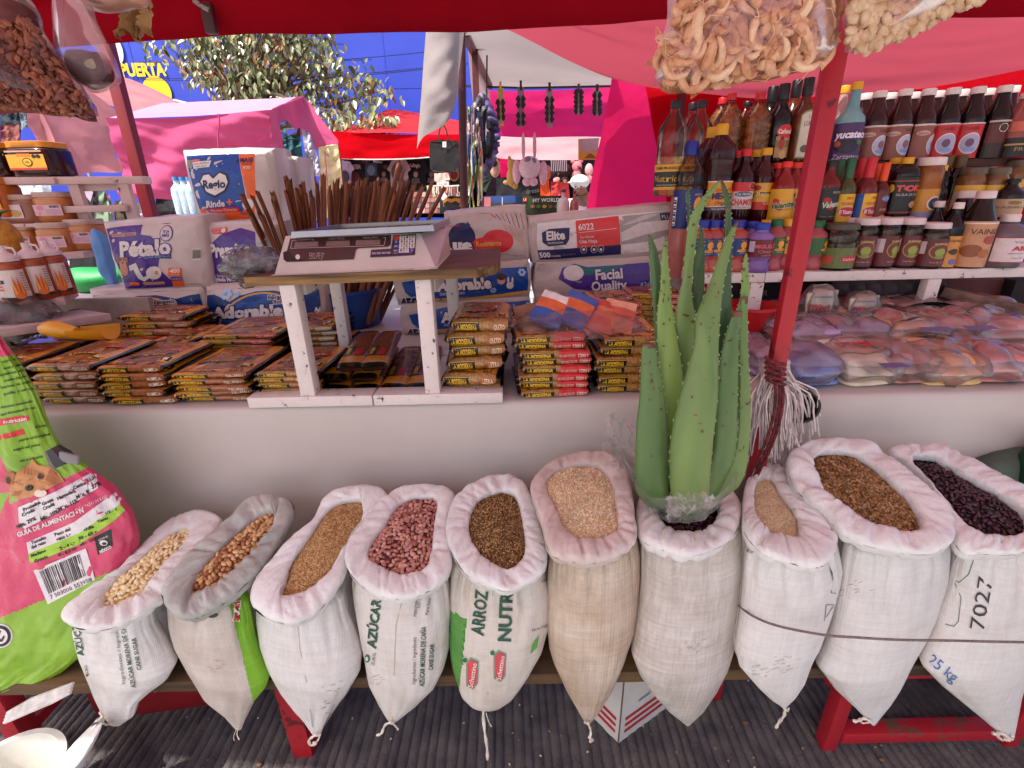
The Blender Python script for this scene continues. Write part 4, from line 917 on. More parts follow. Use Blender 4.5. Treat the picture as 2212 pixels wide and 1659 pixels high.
d.E(268,560,11,10,TAN,1);d.E(270,580,10,16,TAN,1);d.E(258,558,4,7,ink('#9b6344'),2,10);d.E(279,559,4,7,ink('#9b6344'),2,10);d.E(265,558,1.4,1.6,INK_BLACK,3,8);d.E(273,558,1.4,1.6,INK_BLACK,3,8);d.E(269,565,2,1.5,INK_BLACK,3,8)
d.Q([(252,562),(258,578),(266,600),(256,598),(250,580)],WHI,2);d.Q([(283,572),(300,565),(308,580),(316,596),(330,588),(330,597),(316,606),(304,600),(294,580),(284,584)],WHI,1);d.E(340,586,16,14,WHI,2);d.E(346,585,4,4.5,TAN,3,10)
d.R(370,576,398,594,ORA,2);d.X('400',384,582,9,WHI,3,L=3,w=22,bold=.04);d.X('HOJAS DOBLES',384,590.5,3,WHI,3,L=3,w=22);d.R(374,595,398,604,PUR,2);d.X('4 ROLLOS',386,599.5,4.6,WHI,3,L=3,w=21);d.R(376,604,399,618,ORA,2)
d.pill(280,609,304,616,ORA,2,3);d.pill(312,606,360,613,TAN,2,3)
d.R(418,535,434,560,WHI,2);[d.R(419+q*1.5,537,419.8+q*1.5,556,INK_BLACK,3,1,1)for q in range(10)]
p.prt(d)
p=Pack('toilet_paper_pack','white and purple toilet roll pack half hidden by the crumpled plastic bag',(437,489),(598,486),(612,616),(466,620),1.63,.17,PAPER,.016,4,cat='paper pack')
d=PD()
d.Q([(452,530),(480,505),(520,492),(553,500),(560,540),(580,612),(530,616),(470,616),(458,570)],PUR,0);d.E(443,497,6,8,NAV,1,16);d.X('4',443,497,8,WHI,3,L=3)
d.pill(456,490,492,504,REDI,1);d.X('EMPAQUE',470,494.5,4,WHI,3,L=3,w=20);d.X('ECONÓMICO',470,500,4,WHI,3,L=3,w=20);d.E(484,497,5,5,WHI,2,12)
d.X('Premier',500,538,28,WHI,3,w=92,bold=.05,out=PUR,ow=.04);d.X('Siempre',482,594,6,WHI,3,w=26);d.X('rinde MÁS',490,602,8.5,WHI,3,w=44,bold=.04);d.X('400 hojas dobles',485,612,3.5,PALEB,3,w=40);d.X('rinde',575,522,9,PALEB,3,w=32)
p.prt(d)
def adorable(k,q,Y,label,tx,ty,tw,fl,en,small=None):
 p=Pack('toilet_paper_pack',label,*q,Y,.17,PAPER,.014,10+k,cat='paper pack',zmin=TABLE_Z+.006)
 TL,TR,BR,BL=q;d=PD()
 def L_(u,v):return((TL[0]*(1-u)+TR[0]*u)*(1-v)+(BL[0]*(1-u)+BR[0]*u)*v,(TL[1]*(1-u)+TR[1]*u)*(1-v)+(BL[1]*(1-u)+BR[1]*u)*v)
 d.Q([L_(.0,.13),L_(.08,.12),L_(.16,.2),L_(.22,.27),L_(.3,.17),L_(.45,.1),L_(.6,.1),L_(.78,.18),L_(.9,.12),L_(1,.1),L_(1,1),L_(0,1)],BLU2,0,18)
 ar=[L_(.5-.42*math.cos(a),.98-.86*math.sin(a))for a in[math.pi*t/20 for t in range(21)]]
 d.Q(ar,GOLD,1,18);d.Q([L_(.5-.405*math.cos(a),1-.85*math.sin(a))for a in[math.pi*t/20 for t in range(21)]],BLU,2,18)
 d.X('Adorable',tx,ty,25,WHI,3,L=4,w=tw,bold=.06,out=NAV,ow=.07)
 for x,y,r in fl:d.flower(x,y,r,PALEB,3)
 ex,ey=en;d.X('Encanto',ex,ey,8.5,NAV,5,L=4,w=44,bold=.03,out=WHI,ow=.12);d.X('floral',ex+4,ey+11,8.5,NAV,5,L=4,w=28,bold=.03,out=WHI,ow=.12)
 if small:d.X('Adorable',small[0],small[1],10,WHI,4,L=4,w=42,bold=.05,out=NAV,ow=.1)
 p.prt(d);return p
adorable(0,((190,632),(436,621),(452,745),(212,757)),1.60,'blue flowered toilet roll pack under the purple puppy pack',330,690,172,[(296,655,13),(327,652,7)],(362,652),(447,682))
adorable(1,((440,622),(694,610),(700,742),(455,747)),1.60,'blue flowered toilet roll pack behind the left leg of the white stand',540,676,156,[(492,636,14),(515,636,7)],(606,642),(702,672))
def napkin(k,q,label,dr,m=PAPER2,Y=1.62,zmin=None):
 p=Pack('napkin_pack',label,*q,Y,.20,m,.012,30+k,cat='napkin pack',rough_n=.003,zmin=zmin)
 TL,TR,BR,BL=q;d=PD();d2=PD();g_=ink('#b9aaa6',.5)
 nrib=int((TR[0]-TL[0])/4.2)
 for j in range(nrib):
  u=(j+.5)/nrib;x0=TL[0]+(TR[0]-TL[0])*u;y0=TL[1]+(TR[1]-TL[1])*u;x1=BL[0]+(BR[0]-BL[0])*u;y1=BL[1]+(BR[1]-BL[1])*u
  h=(y1-y0)
  d.Ln([(x0+(x1-x0)*.06,y0+h*.06),(x0+(x1-x0)*.2+math.sin(j)*.6,y0+h*.2)],1.1,g_,0);d.Ln([(x0+(x1-x0)*.84,y0+h*.84),(x0+(x1-x0)*.95,y0+h*.95)],1.1,g_,0)
 dr(d);p.prt(d);return p
def dr_ador(x0,y0,s,tx,ty):
 def f(d):
  d.Q([(x0+28,y0+14),(x0+100,y0-2),(x0+200,y0-14),(x0+300,y0-20),(x0+302,y0+34),(x0+200,y0+44),(x0+100,y0+54),(x0+50,y0+48),(x0+36,y0+36)],BLU,1,16)
  d.Q([(x0+50,y0+50),(x0+200,y0+44),(x0+302,y0+32),(x0+302,y0+38),(x0+200,y0+52),(x0+60,y0+57)],GOLD,1,16)
  d.X('Adorable',tx,ty,21,WHI,4,L=4,w=118,bold=.06,out=NAV,ow=.08);d.X('Servilletas',tx-25,ty+19,7,WHI,4,L=3,w=54);d.X('450',x0+42,y0+58,19,NAV,5,L=3,w=42,bold=.06,out=WHI,ow=.06)
  d.flower(x0+226,y0+30,7,PALEB,2);d.flower(x0+288,y0-8,9,PALEB,2);d.flower(x0+180,y0-3,6,PALEB,2)
  d.E(x0+243,y0+8,9,10,ink('#d99a84'),3,14);d.E(x0+243,y0+1,10,7,ink('#4a2a22'),4,14);d.E(x0+262,y0+20,8,8,WHI,3,12);d.E(x0+258,y0+8,2.4,7,WHI,3,8);d.E(x0+267,y0+9,2.4,7,WHI,3,8)
  d.X('450 servilletas de hoja sencilla',x0+190,y0+58,5,INK_BLACK,4,L=3,w=110)
 return f
napkin(0,((843,585),(1148,562),(1150,640),(852,658)),'blue labelled napkin pack, upper of the two behind the white stand',dr_ador(840,595,1,1003,612))
napkin(1,((858,658),(1150,641),(1152,722),(864,730)),'blue labelled napkin pack, lower of the two behind the white stand',dr_ador(856,668,1,1012,684),zmin=TABLE_Z+.006)
def dr_ue(d):
 d.E(998,514,30,34,NAV,1,24);d.Q([(975,496),(985,486),(1003,494),(1010,478),(1016,484),(1018,504)],NAV,1);d.E(1075,520,34,26,REDI,1,24);d.E(1046,528,28,17,REDI,1,20)
 d.X('ue',1000,527,23,WHI,2,L=3,w=42,bold=.07,out=NAV,ow=.08);d.X('Resistente',1056,524,11,GOLD,3,L=3,w=54,bold=.03);d.X('¡Absorbente!',978,486,5,REDI,3,L=2,w=30);
 pk=ink('#d98fa8');vi=ink('#5a3f6e')
 for j in range(7):d.Ln([(1060+j*11,462-j*.5),(1072+j*10,470+j*4)],1.6,vi if j%2 else REDI,1);d.Ln([(1085+j*7,480+j*2),(1100+j*5,500+j*5)],1.2,pk if j%2 else GOLD,1)
 d.Ln([(1060,556),(1090,548),(1120,554)],1,vi,1)
napkin(2,((960,464),(1132,449),(1142,556),(968,566)),'striped edge napkin pack with black and red blob label right of the scale',dr_ue)
def dr_elite(d):
 d.Q([(1157,482),(1458,452),(1460,538),(1162,561)],ink('#e0d8d6'),1,20)
 d.Q([(1160,540),(1340,527),(1341,548),(1162,562)],NAV,2,20);d.Q([(1243,477),(1336,467),(1339,527),(1246,534)],ink('#d33a3c'),3,20)
 d.Q([(1338,468),(1458,453),(1459,500),(1400,520),(1340,527)],ink('#9f9794'),2,20);d.Q([(1340,500),(1380,480),(1459,470),(1459,490),(1390,506),(1341,520)],ink('#cfc6c2'),3,20);d.Q([(1341,486),(1392,463),(1430,459),(1380,478)],ink('#c2b9b6'),3,20)
 d.Q([(1425,460),(1456,457),(1457,471),(1426,475)],NAV,4);d.X('PLUS',1441,466,8,WHI,4,L=5,w=25)
 d.Q([(1170,502),(1185,494),(1230,491),(1229,515),(1222,527),(1185,531),(1172,522)],NAV,3);d.X('Elite',1200,507,18,WHI,4,L=4,w=40,bold=.04);d.X('PROFESSIONAL',1200,523,4.4,WHI,4,L=4,w=34)
 d.X('6022',1265,489,12,WHI,4,L=4,w=33,bold=.02);d.Ln([(1250,501),(1330,492)],.9,WHI,4);d.X('Servilletas',1267,509,6,WHI,4,L=4,w=30);d.X('Una Hoja',1270,519,8.5,WHI,4,L=4,w=38,bold=.02)
 d.X('500',1175,550,11,WHI,4,L=3,w=24,bold=.03);d.X('Unidades',1199,551,5,WHI,4,L=3,w=22);d.X('23 cm x 23 cm',1228,548,4,INK_GREY,4,L=3,w=28)
 for x in(1260,1282,1297):d.E(x,538-(x-1260)*.06,7,8,WHI,4,14);d.E(x,538-(x-1260)*.06,6,7,NAV,5,14);d.E(x,537,3,3,WHI,6,10)
napkin(3,((1134,476),(1476,441),(1479,549),(1144,566)),'white napkin pack with red square marked 6022 and navy oval logo',dr_elite)
def dr_fac(d):
 te=ink('#1d6a66')
 d.Q([(1206,600),(1214,578),(1240,569),(1270,576),(1330,572),(1402,566),(1402,612),(1350,628),(1300,630),(1240,622)],PUR,1,16);d.Q([(1214,580),(1240,569),(1272,578),(1330,574),(1360,568),(1300,590),(1262,592)],te,2,16);d.E(1238,588,22,16,WHI,3,20)
 d.X('Facial',1314,590,20,WHI,4,L=4,w=58,bold=.03,out=PUR,ow=.03);d.X('Quality',1314,614,20,WHI,4,L=4,w=76,bold=.03,out=PUR,ow=.03);d.X('Grabado floral',1236,602,5,WHI,-14,L=3,w=38);d.X('420',1392,612,10,PALEB,4,L=3,w=24)
napkin(4,((1150,568),(1474,550),(1478,636),(1152,654)),'napkin pack with purple and green label under the white napkin pack',dr_fac)
napkin(5,((1152,656),(1476,640),(1480,712),(1154,724)),'plain ribbed napkin pack at the bottom behind the pasta',lambda d:d.Q([(1206,690),(1230,668),(1400,656),(1402,700),(1240,712)],BLU2,1,16),zmin=TABLE_Z+.006)
PST=mat('#784224',.25,c2='#a86636',ns=90,lo=.3,hi=.75,bump=.5,bs=70,bd=.003,coat=.5)
PST2=mat('#8e5f30',.25,c2='#b48444',ns=120,lo=.35,hi=.6,bump=.6,bs=90,bd=.003,coat=.5)
PYEL=mat('#d08618',.25,var=.08,ns=30,bump=.3,bs=40,coat=.5);PBLK=mat('#0e0b0a',.22,var=.2,ns=30,bump=.5,bs=60,bd=.004,coat=.4)
IY=ink('#e0b02a',.3);IO=ink('#d8821c',.3);IR=ink('#c8202a',.3);IB=ink('#120e0c',.3);IBR=ink('#7c3c1c',.3);IW=ink('#ead9c0',.3)
PROTO={}
def pasta(key,w_,dp,h,var,vcol,top='yellow',red_end=False,sub='Pasta de sémola de trigo durum',wt='Cont. Net. 200 g',light=False,seed=0):
 """flat pillow packet: front edge towards -y, origin at the middle of its bottom front"""
 b_=h*.62
 def S(u,s):
  if s<=1:ph=math.pi*(s-.5);y=b_-b_*math.cos(ph);z=h/2+h/2*math.sin(ph)
  elif s<=2:y=b_+(s-1)*(dp-2*b_);z=h
  elif s<=3:ph=math.pi*(.5-(s-2));y=dp-b_+b_*math.cos(ph);z=h/2+h/2*math.sin(ph)
  else:y=dp-b_-(s-3)*(dp-2*b_);z=0
  e=1-.8*abs(u)**7
  z=h/2+(z-h/2)*e
  if 1<s<2:z+=(.004*N3((u*3,s*4,seed),1)+.0025*N3((u*9,s*10,seed),1)-.002)*(1-u**8)
  y+=.0025*N3((u*4,s,seed+3),1)*(1 if s<=1 else 0)
  return Vector((u*w_/2+.002*N3((s*2,seed,u),2),y,z))
 b=MB()
 def mf(u,v):
  uu=abs(2*u-1)
  if uu>.9:return PBLK
  s=v*4
  if s<1:return PST2 if light else(PYEL if u<.3 else PST)
  if s<1.12:return PYEL
  return PST if not(u>.8 or u<.12)else PYEL
 b.grid(lambda u,v:S(2*u-1,v*4),22,40,PST,mf=mf)
 o=b.build('pasta_packet',ang=180)
 d=Draw()
 g_=surf(S);
 def fn(u,s):
  p,n=g_(u,s);c=p-Vector((0,dp/2,h/2))
  return p,n if n.dot(c)>0 else-n
 d.rect(-.86,.18,-.02,.68,IB,0,10,3);d.rect(-.84,.22,-.04,.25,IY,1,8,1);d.rect(-.84,.62,-.04,.65,IY,1,8,1)
 d.text('LA MODERNA',-.44,.43,.24,IY,1,w=.7,bold=.06)
 x0=.22;vm=ink(vcol,.3)
 if red_end:d.rect(.1,.1,.9,.9,IR,0,8,4);d.text('10% MÁS GRATIS',.33,.4,.22,IW,1,w=.42);d.text(var,.73,.4,.26,IW,1,w=.26,bold=.03)
 else:d.rect(.38,.22,.88,.66,vm,0,6,3);d.text(var,.63,.44,.24,IW,1,w=min(.42,.07*len(var)+.02),bold=.02)
 d.text(sub,-.28,.99,.24,IB,1,w=.95,shear=.25,bold=.01);d.text(wt,.62,.99,.22,IB,1,w=.34,shear=.25)
 d.rect(-.86,1.0,-.4,1.24,PYEL,0,4,3);d.poly([(-.7,1.3),(-.2,1.36),(.3,1.42),(.5,1.46),(.5,1.54),(.2,1.5),(-.3,1.42),(-.7,1.38)],IB,0,.3);d.text('LA MODERNA',-.1,1.42,.05,IY,1,w=.9,rot=.05,bold=.05)
 d.rect(.5,1.14,.86,1.3,IY,1,3,2);d.rect(.55,1.16,.81,1.28,IB,2,3,2);d.rect(.61,1.19,.75,1.25,IW,3,2,2)
 d.poly([(.1,1.6),(.7,1.62),(.7,1.7),(.1,1.68)],IR,1,.4);d.text(var,.4,1.65,.05,IW,2,w=.4)
 for q in range(5):d.rect(-.6+q*.04,1.76+q*.03,.3+q*.1,1.77+q*.03,IO,1,4,1)
 d.build('printed_film',o,fn,.0006)
 PROTO[key]=[o,False,h];return o
def stack(keys,pxL,pxR,pyT,Y,where,seed=0,dp=.21,z0=None,pyB=None,jit=1.0,vis=99):
 """packets from the table upwards"""
 random.seed(seed);base=TABLE_Z+.003 if z0 is None else z0
 L=at(pxL,pyT,Y);R=at(pxR,pyT,Y);wid=(R.x-L.x);cx=(L.x+R.x)/2;Ht=max(.02,(L.z+R.z)/2-base);h=Ht/len(keys)
 for i,k in enumerate(keys):
  pr=PROTO[k];n=len(keys)-i
  desc={'CORBATA':'bow tie','ALMEJA':'shell','TALLARIN 1':'thin noodle','TALLARIN 2':'red labelled noodle','LENGUA':'small','LETRA':'letter','QUITO':'ring','FIDEO 2':'red ended vermicelli','CODO 1':'elbow','CODO 3':'large elbow','HONGO':'mushroom'}[k.split('|')[0]]
  lab=f"{desc} pasta packet, {'topmost' if n == 1 else ordn(n-1)+' from top'}, {where}"
  o=pr[0]if not pr[1]else dup(pr[0]);pr[1]=True
  o.location=(cx+random.gauss(0,.006)*jit,Y+random.gauss(0,.006)*jit,base+i*h);o.rotation_euler=(random.gauss(0,.012),random.gauss(0,.012)*jit,random.gauss(0,.045)*jit)
  o.scale=(wid/.18*random.uniform(.97,1.03),dp/.21,h/pr[2]*1.06)
  tag(o,lab,'pasta packet','pasta packets stacked on the table')
pasta('CORBATA',.18,.21,.018,'CORBATA','#7c3c1c',seed=1);pasta('ALMEJA',.18,.21,.018,'ALMEJA','#8a4a22',seed=2);pasta('TALLARIN 1',.18,.21,.016,'TALLARIN 1','#8a4a22',seed=3)
pasta('TALLARIN 2',.18,.21,.018,'TALLARIN 2','#c8202a',seed=4);pasta('LENGUA',.18,.21,.016,'LENGUA','#b9a88a',light=True,seed=5);pasta('LETRA',.18,.21,.024,'LETRA','#a8642a',light=True,seed=6)
pasta('QUITO',.18,.21,.024,'QUITO','#a8642a',light=True,seed=7);pasta('FIDEO 2',.18,.21,.015,'FIDEO 2','#c8202a',red_end=True,wt='Cont. Net. 220 g',light=True,seed=8);pasta('CODO 1',.18,.21,.02,'CODO 1','#8a4a22',seed=9,light=True)
pasta('CODO 3',.18,.21,.02,'CODO 3','#c8202a',seed=10);pasta('HONGO',.18,.21,.02,'HONGO','#8a4a22',seed=11)
stack(['CORBATA']*5,36,194,789,1.045,'front stack beside the cat food bag',1)
stack(['CORBATA']*5,-140,24,792,1.06,'front stack at far left edge',31);stack(['CORBATA']*5,-60,118,762,1.28,'second row at far left',32)
stack(['ALMEJA']*5,200,354,793,1.045,'second front stack from the left',2)
stack(['TALLARIN 1']*5,360,537,806,1.045,'front stack left of the white stand',3)
stack(['LENGUA']*5,545,690,802,1.05,'front stack behind the left stand leg',4)
stack(['LETRA']*3+['QUITO']*1+['QUITO','QUITO'],962,1096,692,1.06,'stack behind the right stand leg',5,jit=1.6)
stack(['FIDEO 2']*8,1114,1280,724,1.045,'front stack under the clear bag',6)
stack(['CODO 1']*6,1292,1440,728,1.05,'front stack beside the aloe',7)
stack(['CORBATA']*5,130,300,757,1.27,'second row under yellow scoop',8);stack(['TALLARIN 1']*4,300,392,740,1.27,'second row right of scoop',18)
stack(['HONGO']*5,200,345,716,1.42,'rear stack left of mushroom stack',9,dp=.14);stack(['HONGO']*6,250,400,680,1.43,'rear stack before blue pack',10,dp=.14)
stack(['TALLARIN 2']*7,412,590,722,1.28,'second row left of stand leg',11)
stack(['LENGUA']*6,590,724,706,1.38,'second row behind left stand leg',12)
stack(['CODO 3']*9,1288,1396,655,1.30,'second row beside aloe tips',13);stack(['CODO 3']*9,1358,1486,634,1.46,'back stack behind aloe leaves',14,dp=.14)
stack(['FIDEO 2']*7,1118,1286,692,1.29,'second row behind clear bag',15)
def spag(i,pf,pb,Yf,Yb,z0,label):
 a=at(*pf,Yf);b_=at(*pb,Yb);a=Vector((a.x,Yf,z0));b_=Vector((b_.x,Yb,z0))
 L=(b_-a).length;w_=.066;h=.024;b=MB()
 def S(u,v):
  A=2*math.pi*u;e=1-.55*abs(2*v-1)**10;sq=lambda q,k:math.copysign(abs(q)**k,q)
  return Vector((sq(math.cos(A),.6)*w_/2*(1-.12*abs(2*v-1)**12),L*v,h/2+sq(math.sin(A),.6)*h/2*e+.0015*N3((u*8,v*9,i),1)))
 b.grid(S,18,30,PST,closeu=True,mf=lambda u,v:PBLK if v<.07 or v>.95 else(PYEL if v<.2 else mat('#6e3418',.25,c2='#8f4f26',ns=60,coat=.5)))
 o=b.build('spaghetti_packet',ang=180);o.location=a;o.rotation_euler=(0,0,math.atan2(-(b_.x-a.x),b_.y-a.y))
 d=Draw();
 def fn(x,y):return S(.25-x*.16,y)+Vector((0,0,0)),Vector((0,0,1))
 d.rect(-.75,.22,-.1,.46,IB,0,4,4);d.text('LA MODERNA',-.42,.34,.5,IY,1,rot=math.pi/2,w=.5,bold=.05)if False else d.it.append(([(-.42-(y-.35)*.55,.34+(x-3.7)*.028)for x,y in txt('LA MODERNA',.05)[0]],txt('LA MODERNA',.05)[1],IY,1))
 d.rect(.0,.22,.3,.4,IR,0,3,3);d.rect(-.2,.9,.2,.94,IB,0,3,2);d.rect(.35,.1,.8,.2,IO,0,3,2)
 d.build('printed_film',o,fn,.0006)
 tag(o,label,'pasta packet','long spaghetti packets')
for i,(pf,pb,z0,lb)in enumerate((((720,845),(790,706),.0,'spaghetti packet at the bottom left of the leaning spaghetti pile'),((788,845),(836,706),.0,'spaghetti packet at the bottom right of the leaning spaghetti pile'),((716,822),(790,704),.026,'spaghetti packet in the middle left layer of the spaghetti pile'),((784,822),(834,704),.026,'spaghetti packet in the middle right layer of the spaghetti pile'),((752,792),(800,704),.052,'spaghetti packet lying topmost left on the spaghetti pile'),((806,796),(846,706),.052,'spaghetti packet lying topmost right on the spaghetti pile'),((848,838),(888,724),.0,'single spaghetti packet right of the spaghetti pile'),((904,838),(932,724),.0,'single spaghetti packet beside the right front stand leg'),((850,850),(890,724),-.1,''))):
 if lb:spag(i,pf,pb,1.07+z0*.3,1.42,TABLE_Z+.003+z0,lb)
# ================================================================== S
YS=1.035
st=thing('wooden_stand','white chipped wooden stand with plank top holding the scale','stand')
zt_l=at(617,603,YS).z;zt_r=at(915,590,YS).z
xl=at(672,850,YS).x;xr=at(937,843,YS).x
def leg(x,y,z1,wd):
 b=MB();b.bar((x,y,TABLE_Z+.02),(x,y,z1),wd,wd*1.1,WHITEWOOD,up=(0,1,0),bev=.002);b.build('leg',st)
leg(xl,YS,zt_l+.004,.034);leg(xr,YS,zt_r+.012,.034)
xbl=at(744,720,1.36).x;xbr=at(981,680,1.36).x
leg(xbl,1.36,zt_l-.002,.031);leg(xbr,1.36,zt_r-.002,.031)
for pa,pb in(((540,866),(806,860)),((809,858),(1086,850))):
 A=at(*pa,YS-.012);B=at(*pb,YS-.012);zc=TABLE_Z+.014
 b=MB();b.box(((A.x+B.x)/2,YS+.002,zc),(B.x-A.x,.05,.026),WHITEWOOD,bev=.002);b.build('base_rail',st)
for x in(xl,xr):
 b=MB();b.bar((x+.012,YS+.03,(zt_l+zt_r)/2-.028),(x+.012,1.345,(zt_l+zt_r)/2-.028),.014,.03,WHITEWOOD);b.build('top_rail',st)
 b=MB();b.bar((x,YS+.03,TABLE_Z+.014),(x,1.36,TABLE_Z+.014),.03,.02,WHITEWOOD);b.build('base_rail',st)
A=at(515,614,YS-.02);B=at(1082,590,YS-.02)
def plank_outline():
 z=[(A.x+.015,YS-.022),(B.x-.05,YS-.03),(B.x-.015,YS+.0),(B.x-.002,YS+.05),(B.x-.006,1.40),(A.x-.0,1.40),(A.x-.012,YS+.03)]
 return z
b=MB();ol=plank_outline();zs=lambda x:A.z+(B.z-A.z)*(x-A.x)/(B.x-A.x)
PLY=wood('#a07a48','#22130a',60,.75,0);PTOP=mat('#5c3426',.7,var=.3,ns=14,bump=.3,bs=60)
n=len(ol);th=.02
vs=[(x,y,zs(x)-th/2+.004)for x,y in ol]+[(x,y,zs(x)+th/2+.004)for x,y in ol]
b.add(vs,[tuple(range(n))[::-1]]+[(i,(i+1)%n,n+(i+1)%n,n+i)for i in range(n)],PLY);b.add(vs[n:],[tuple(range(n))],PTOP)
b.build('plank_top',st,smooth=False)
ztop=lambda x:zs(x)+th/2+.004
sc=thing('digital_scale','grey electronic price scale with steel tray on the white stand','scale')
a0=at(592,598,YS-.012);a1=at(942,581,YS-.012);a2=at(908,504,YS+.055);a3=at(617,510,YS+.055)
BL,BR,TR,TL=a0,a1,a2,a3
PLA=mat('#cdbfb8',.4,var=.08,ns=12,bump=.1,bs=40);PDK=mat('#4a2c2e',.3,var=.1,ns=20)
b=MB();bk=Vector((0,.27,0))
pts=[BL,BR,TR,TL,BL+bk+Vector((.02,0,0)),BR+bk+Vector((.0,0,0)),TR+Vector((.035,.21,0)),TL+Vector((.0,.21,0))]
lo=[BL+Vector((-.004,-.003,0)),BR+Vector((.004,-.003,0)),pts[5],pts[4]]
dz=Vector((0,0,-.012))
b.add([p for p in pts],[(0,1,2,3),(3,2,6,7),(1,5,6,2),(0,3,7,4),(4,7,6,5)],PLA)
lip=[p+Vector((0,0,.004))for p in lo]+[p+dz*.55 for p in lo]
b.add(lip,[(0,1,2,3)[::-1],(4,5,6,7),(0,1,5,4),(1,2,6,5),(2,3,7,6),(3,0,4,7)],PLA);b.build('housing',sc,smooth=False)
def sfn(x,y):
 c=((BL.x,0),);u=(x-592)/(942-592);
 P=[(617,510),(908,504),(942,581),(592,598)]
 q=Pack.uv(type('q',(),{'c':P})(),x,-y);u,v=q
 return(TL*(1-u)+TR*u)*(1-v)+(BL*(1-u)+BR*u)*v,(TR-TL).cross(BL-TL).normalized()*(1 if(TR-TL).cross(BL-TL).y<0 else-1)
d=PD();LC=ink('#8d6a66',.2);LN=ink('#c9a9a4');KB=ink('#3a3a86');KW=ink('#d9cac6')
d.Q([(627,516),(845,508),(844,530),(838,534),(776,537),(769,540),(765,561),(620,567),(615,562)],PDK,0,40)
d.Q([(850,509),(899,506),(897,552),(843,555),(800,557),(802,541),(845,538)],PDK,0,40)
for x0,x1 in((638,688),(706,756),(770,822)):d.Q([(x0,524-(x0-638)*.03),(x1,523-(x0-638)*.03),(x1,534-(x0-638)*.03),(x0-2,536-(x0-638)*.03)],LC,1)
d.Ln([(645,520),(632,520.5),(628,538),(830,532),(834,514),(828,514)],1,LN,1)
for t,x in(('WEIGHT kg',662),('UNIT PRICE',728),('TOTAL PRICE',800)):d.X(t,x,518.5-(x-662)*.03,4,LN,2,L=1,w=34)
d.Q([(612,546),(624,543),(636,558),(665,564.5),(619,566.5),(613,562)],ink('#2a1416',.3),1);d.E(644,557,5,5.5,KW,2,16)
d.X('Max 40 kg',685,549,4,LN,2,L=1,w=32);d.X('Min 200 g',684,554,4,LN,2,L=1,w=30);d.X('e=d= 5 g',683,559,4,LN,2,L=1,w=28)
p.prt if False else None
d.build('front_panel',sc,sfn,.0008)
for r,row in enumerate((('','7','8','9'),('V','4','5','6'),('ADD','1','2','3'),('M.C','0','.','C'))):
 for c,t in enumerate(row):
  x=857.5+c*11.6-r*1.4*.35;y=516+r*9.4-c*.35
  km=KB if c==0 or t=='C' else KW
  if t=='':km=ink('#d0453a')
  b=MB();q=[sfn(xx,-yy)[0]for xx,yy in((x-5,y-4),(x+5,y-4),(x+4.6,y+4),(x-5.2,y+4))];nn=sfn(x,-y)[1]
  vs=[v+nn*.0012 for v in q]+[v+nn*.0035 for v in q];b.add(vs,[(4,5,6,7),(0,1,5,4),(1,2,6,5),(2,3,7,6),(3,0,4,7)],km);k=b.build('key',sc,smooth=False)
  if t:
   dd=PD();dd.X('•' if t=='.' else t,x,y,5.2 if len(t)==1 else 3.6,INK_BLACK if km==KW else LN,2,L=1,bold=.03,w=None if len(t)==1 else 8);dd.build('key_mark',k,lambda a,c_:(sfn(a,c_)[0],sfn(a,c_)[1]),.0022)
dd=PD()
for i,t in enumerate(('M1','M2','M3','M4','M5','CHANGE','ZERO','TARE')):
 x=809+i*10.4+(5 if i>3 else 0);y=549.5-(i*.45);dd.R(x-4.8,y-3.4,x+4.8,y+3.4,KB,1,2,2);dd.X(t,x,y,4.2 if i<5 else 2.8,LN,2,L=2,w=8.2,bold=.03)
dd.build('key_row',sc,sfn,.0009)
STEEL=mat('#9a9290',.1,1.0,.04,20,.03,60);STEELB=mat('#a39a98',.3,1.0,.06,20,.05,80)
tz=at(800,492,YS+.06).z
fl=at(630,506,YS+.03);fr=at(924,492,YS+.03);
xa,xb=fl.x,fr.x+.012;ya,yb=YS+.03,YS+.33;z0=(fl.z+fr.z)/2-.004
sl_=(fr.z-fl.z)/(fr.x-fl.x)
def tp_(x,y,z):return Vector((x,y,z0+z+sl_*(x-(xa+xb)/2)))
b=MB();b.add([tp_(xa+.008,ya+.008,.004),tp_(xb-.008,ya+.008,.004),tp_(xb-.008,yb-.008,.004),tp_(xa+.008,yb-.008,.004)],[(0,1,2,3)],STEEL)
ring=[(0,.004),(.0,.009),(-.004,.009),(-.005,-.003),(.0,-.003)]
def tr(u,v):
 cs=[(xa,ya),(xb,ya),(xb,yb),(xa,yb)];k=int(round(u*4))%4;x,y=cs[k];sx=1 if x==xb else-1;sy=1 if y==yb else-1;e,z=ring[int(round(v*4))]
 return tp_(x-sx*.008-sx*e*2,y-sy*.008-sy*e*2,z)
b.grid(tr,4,4,STEELB,closeu=True);b.build('tray',sc,smooth=False)
b=MB();b.box(((xa+xb)/2,(ya+yb)/2+.01,z0-.012),((xb-xa)*.8,.2,.018),mat('#2a2022',.6));b.build('tray_support',sc,smooth=False)
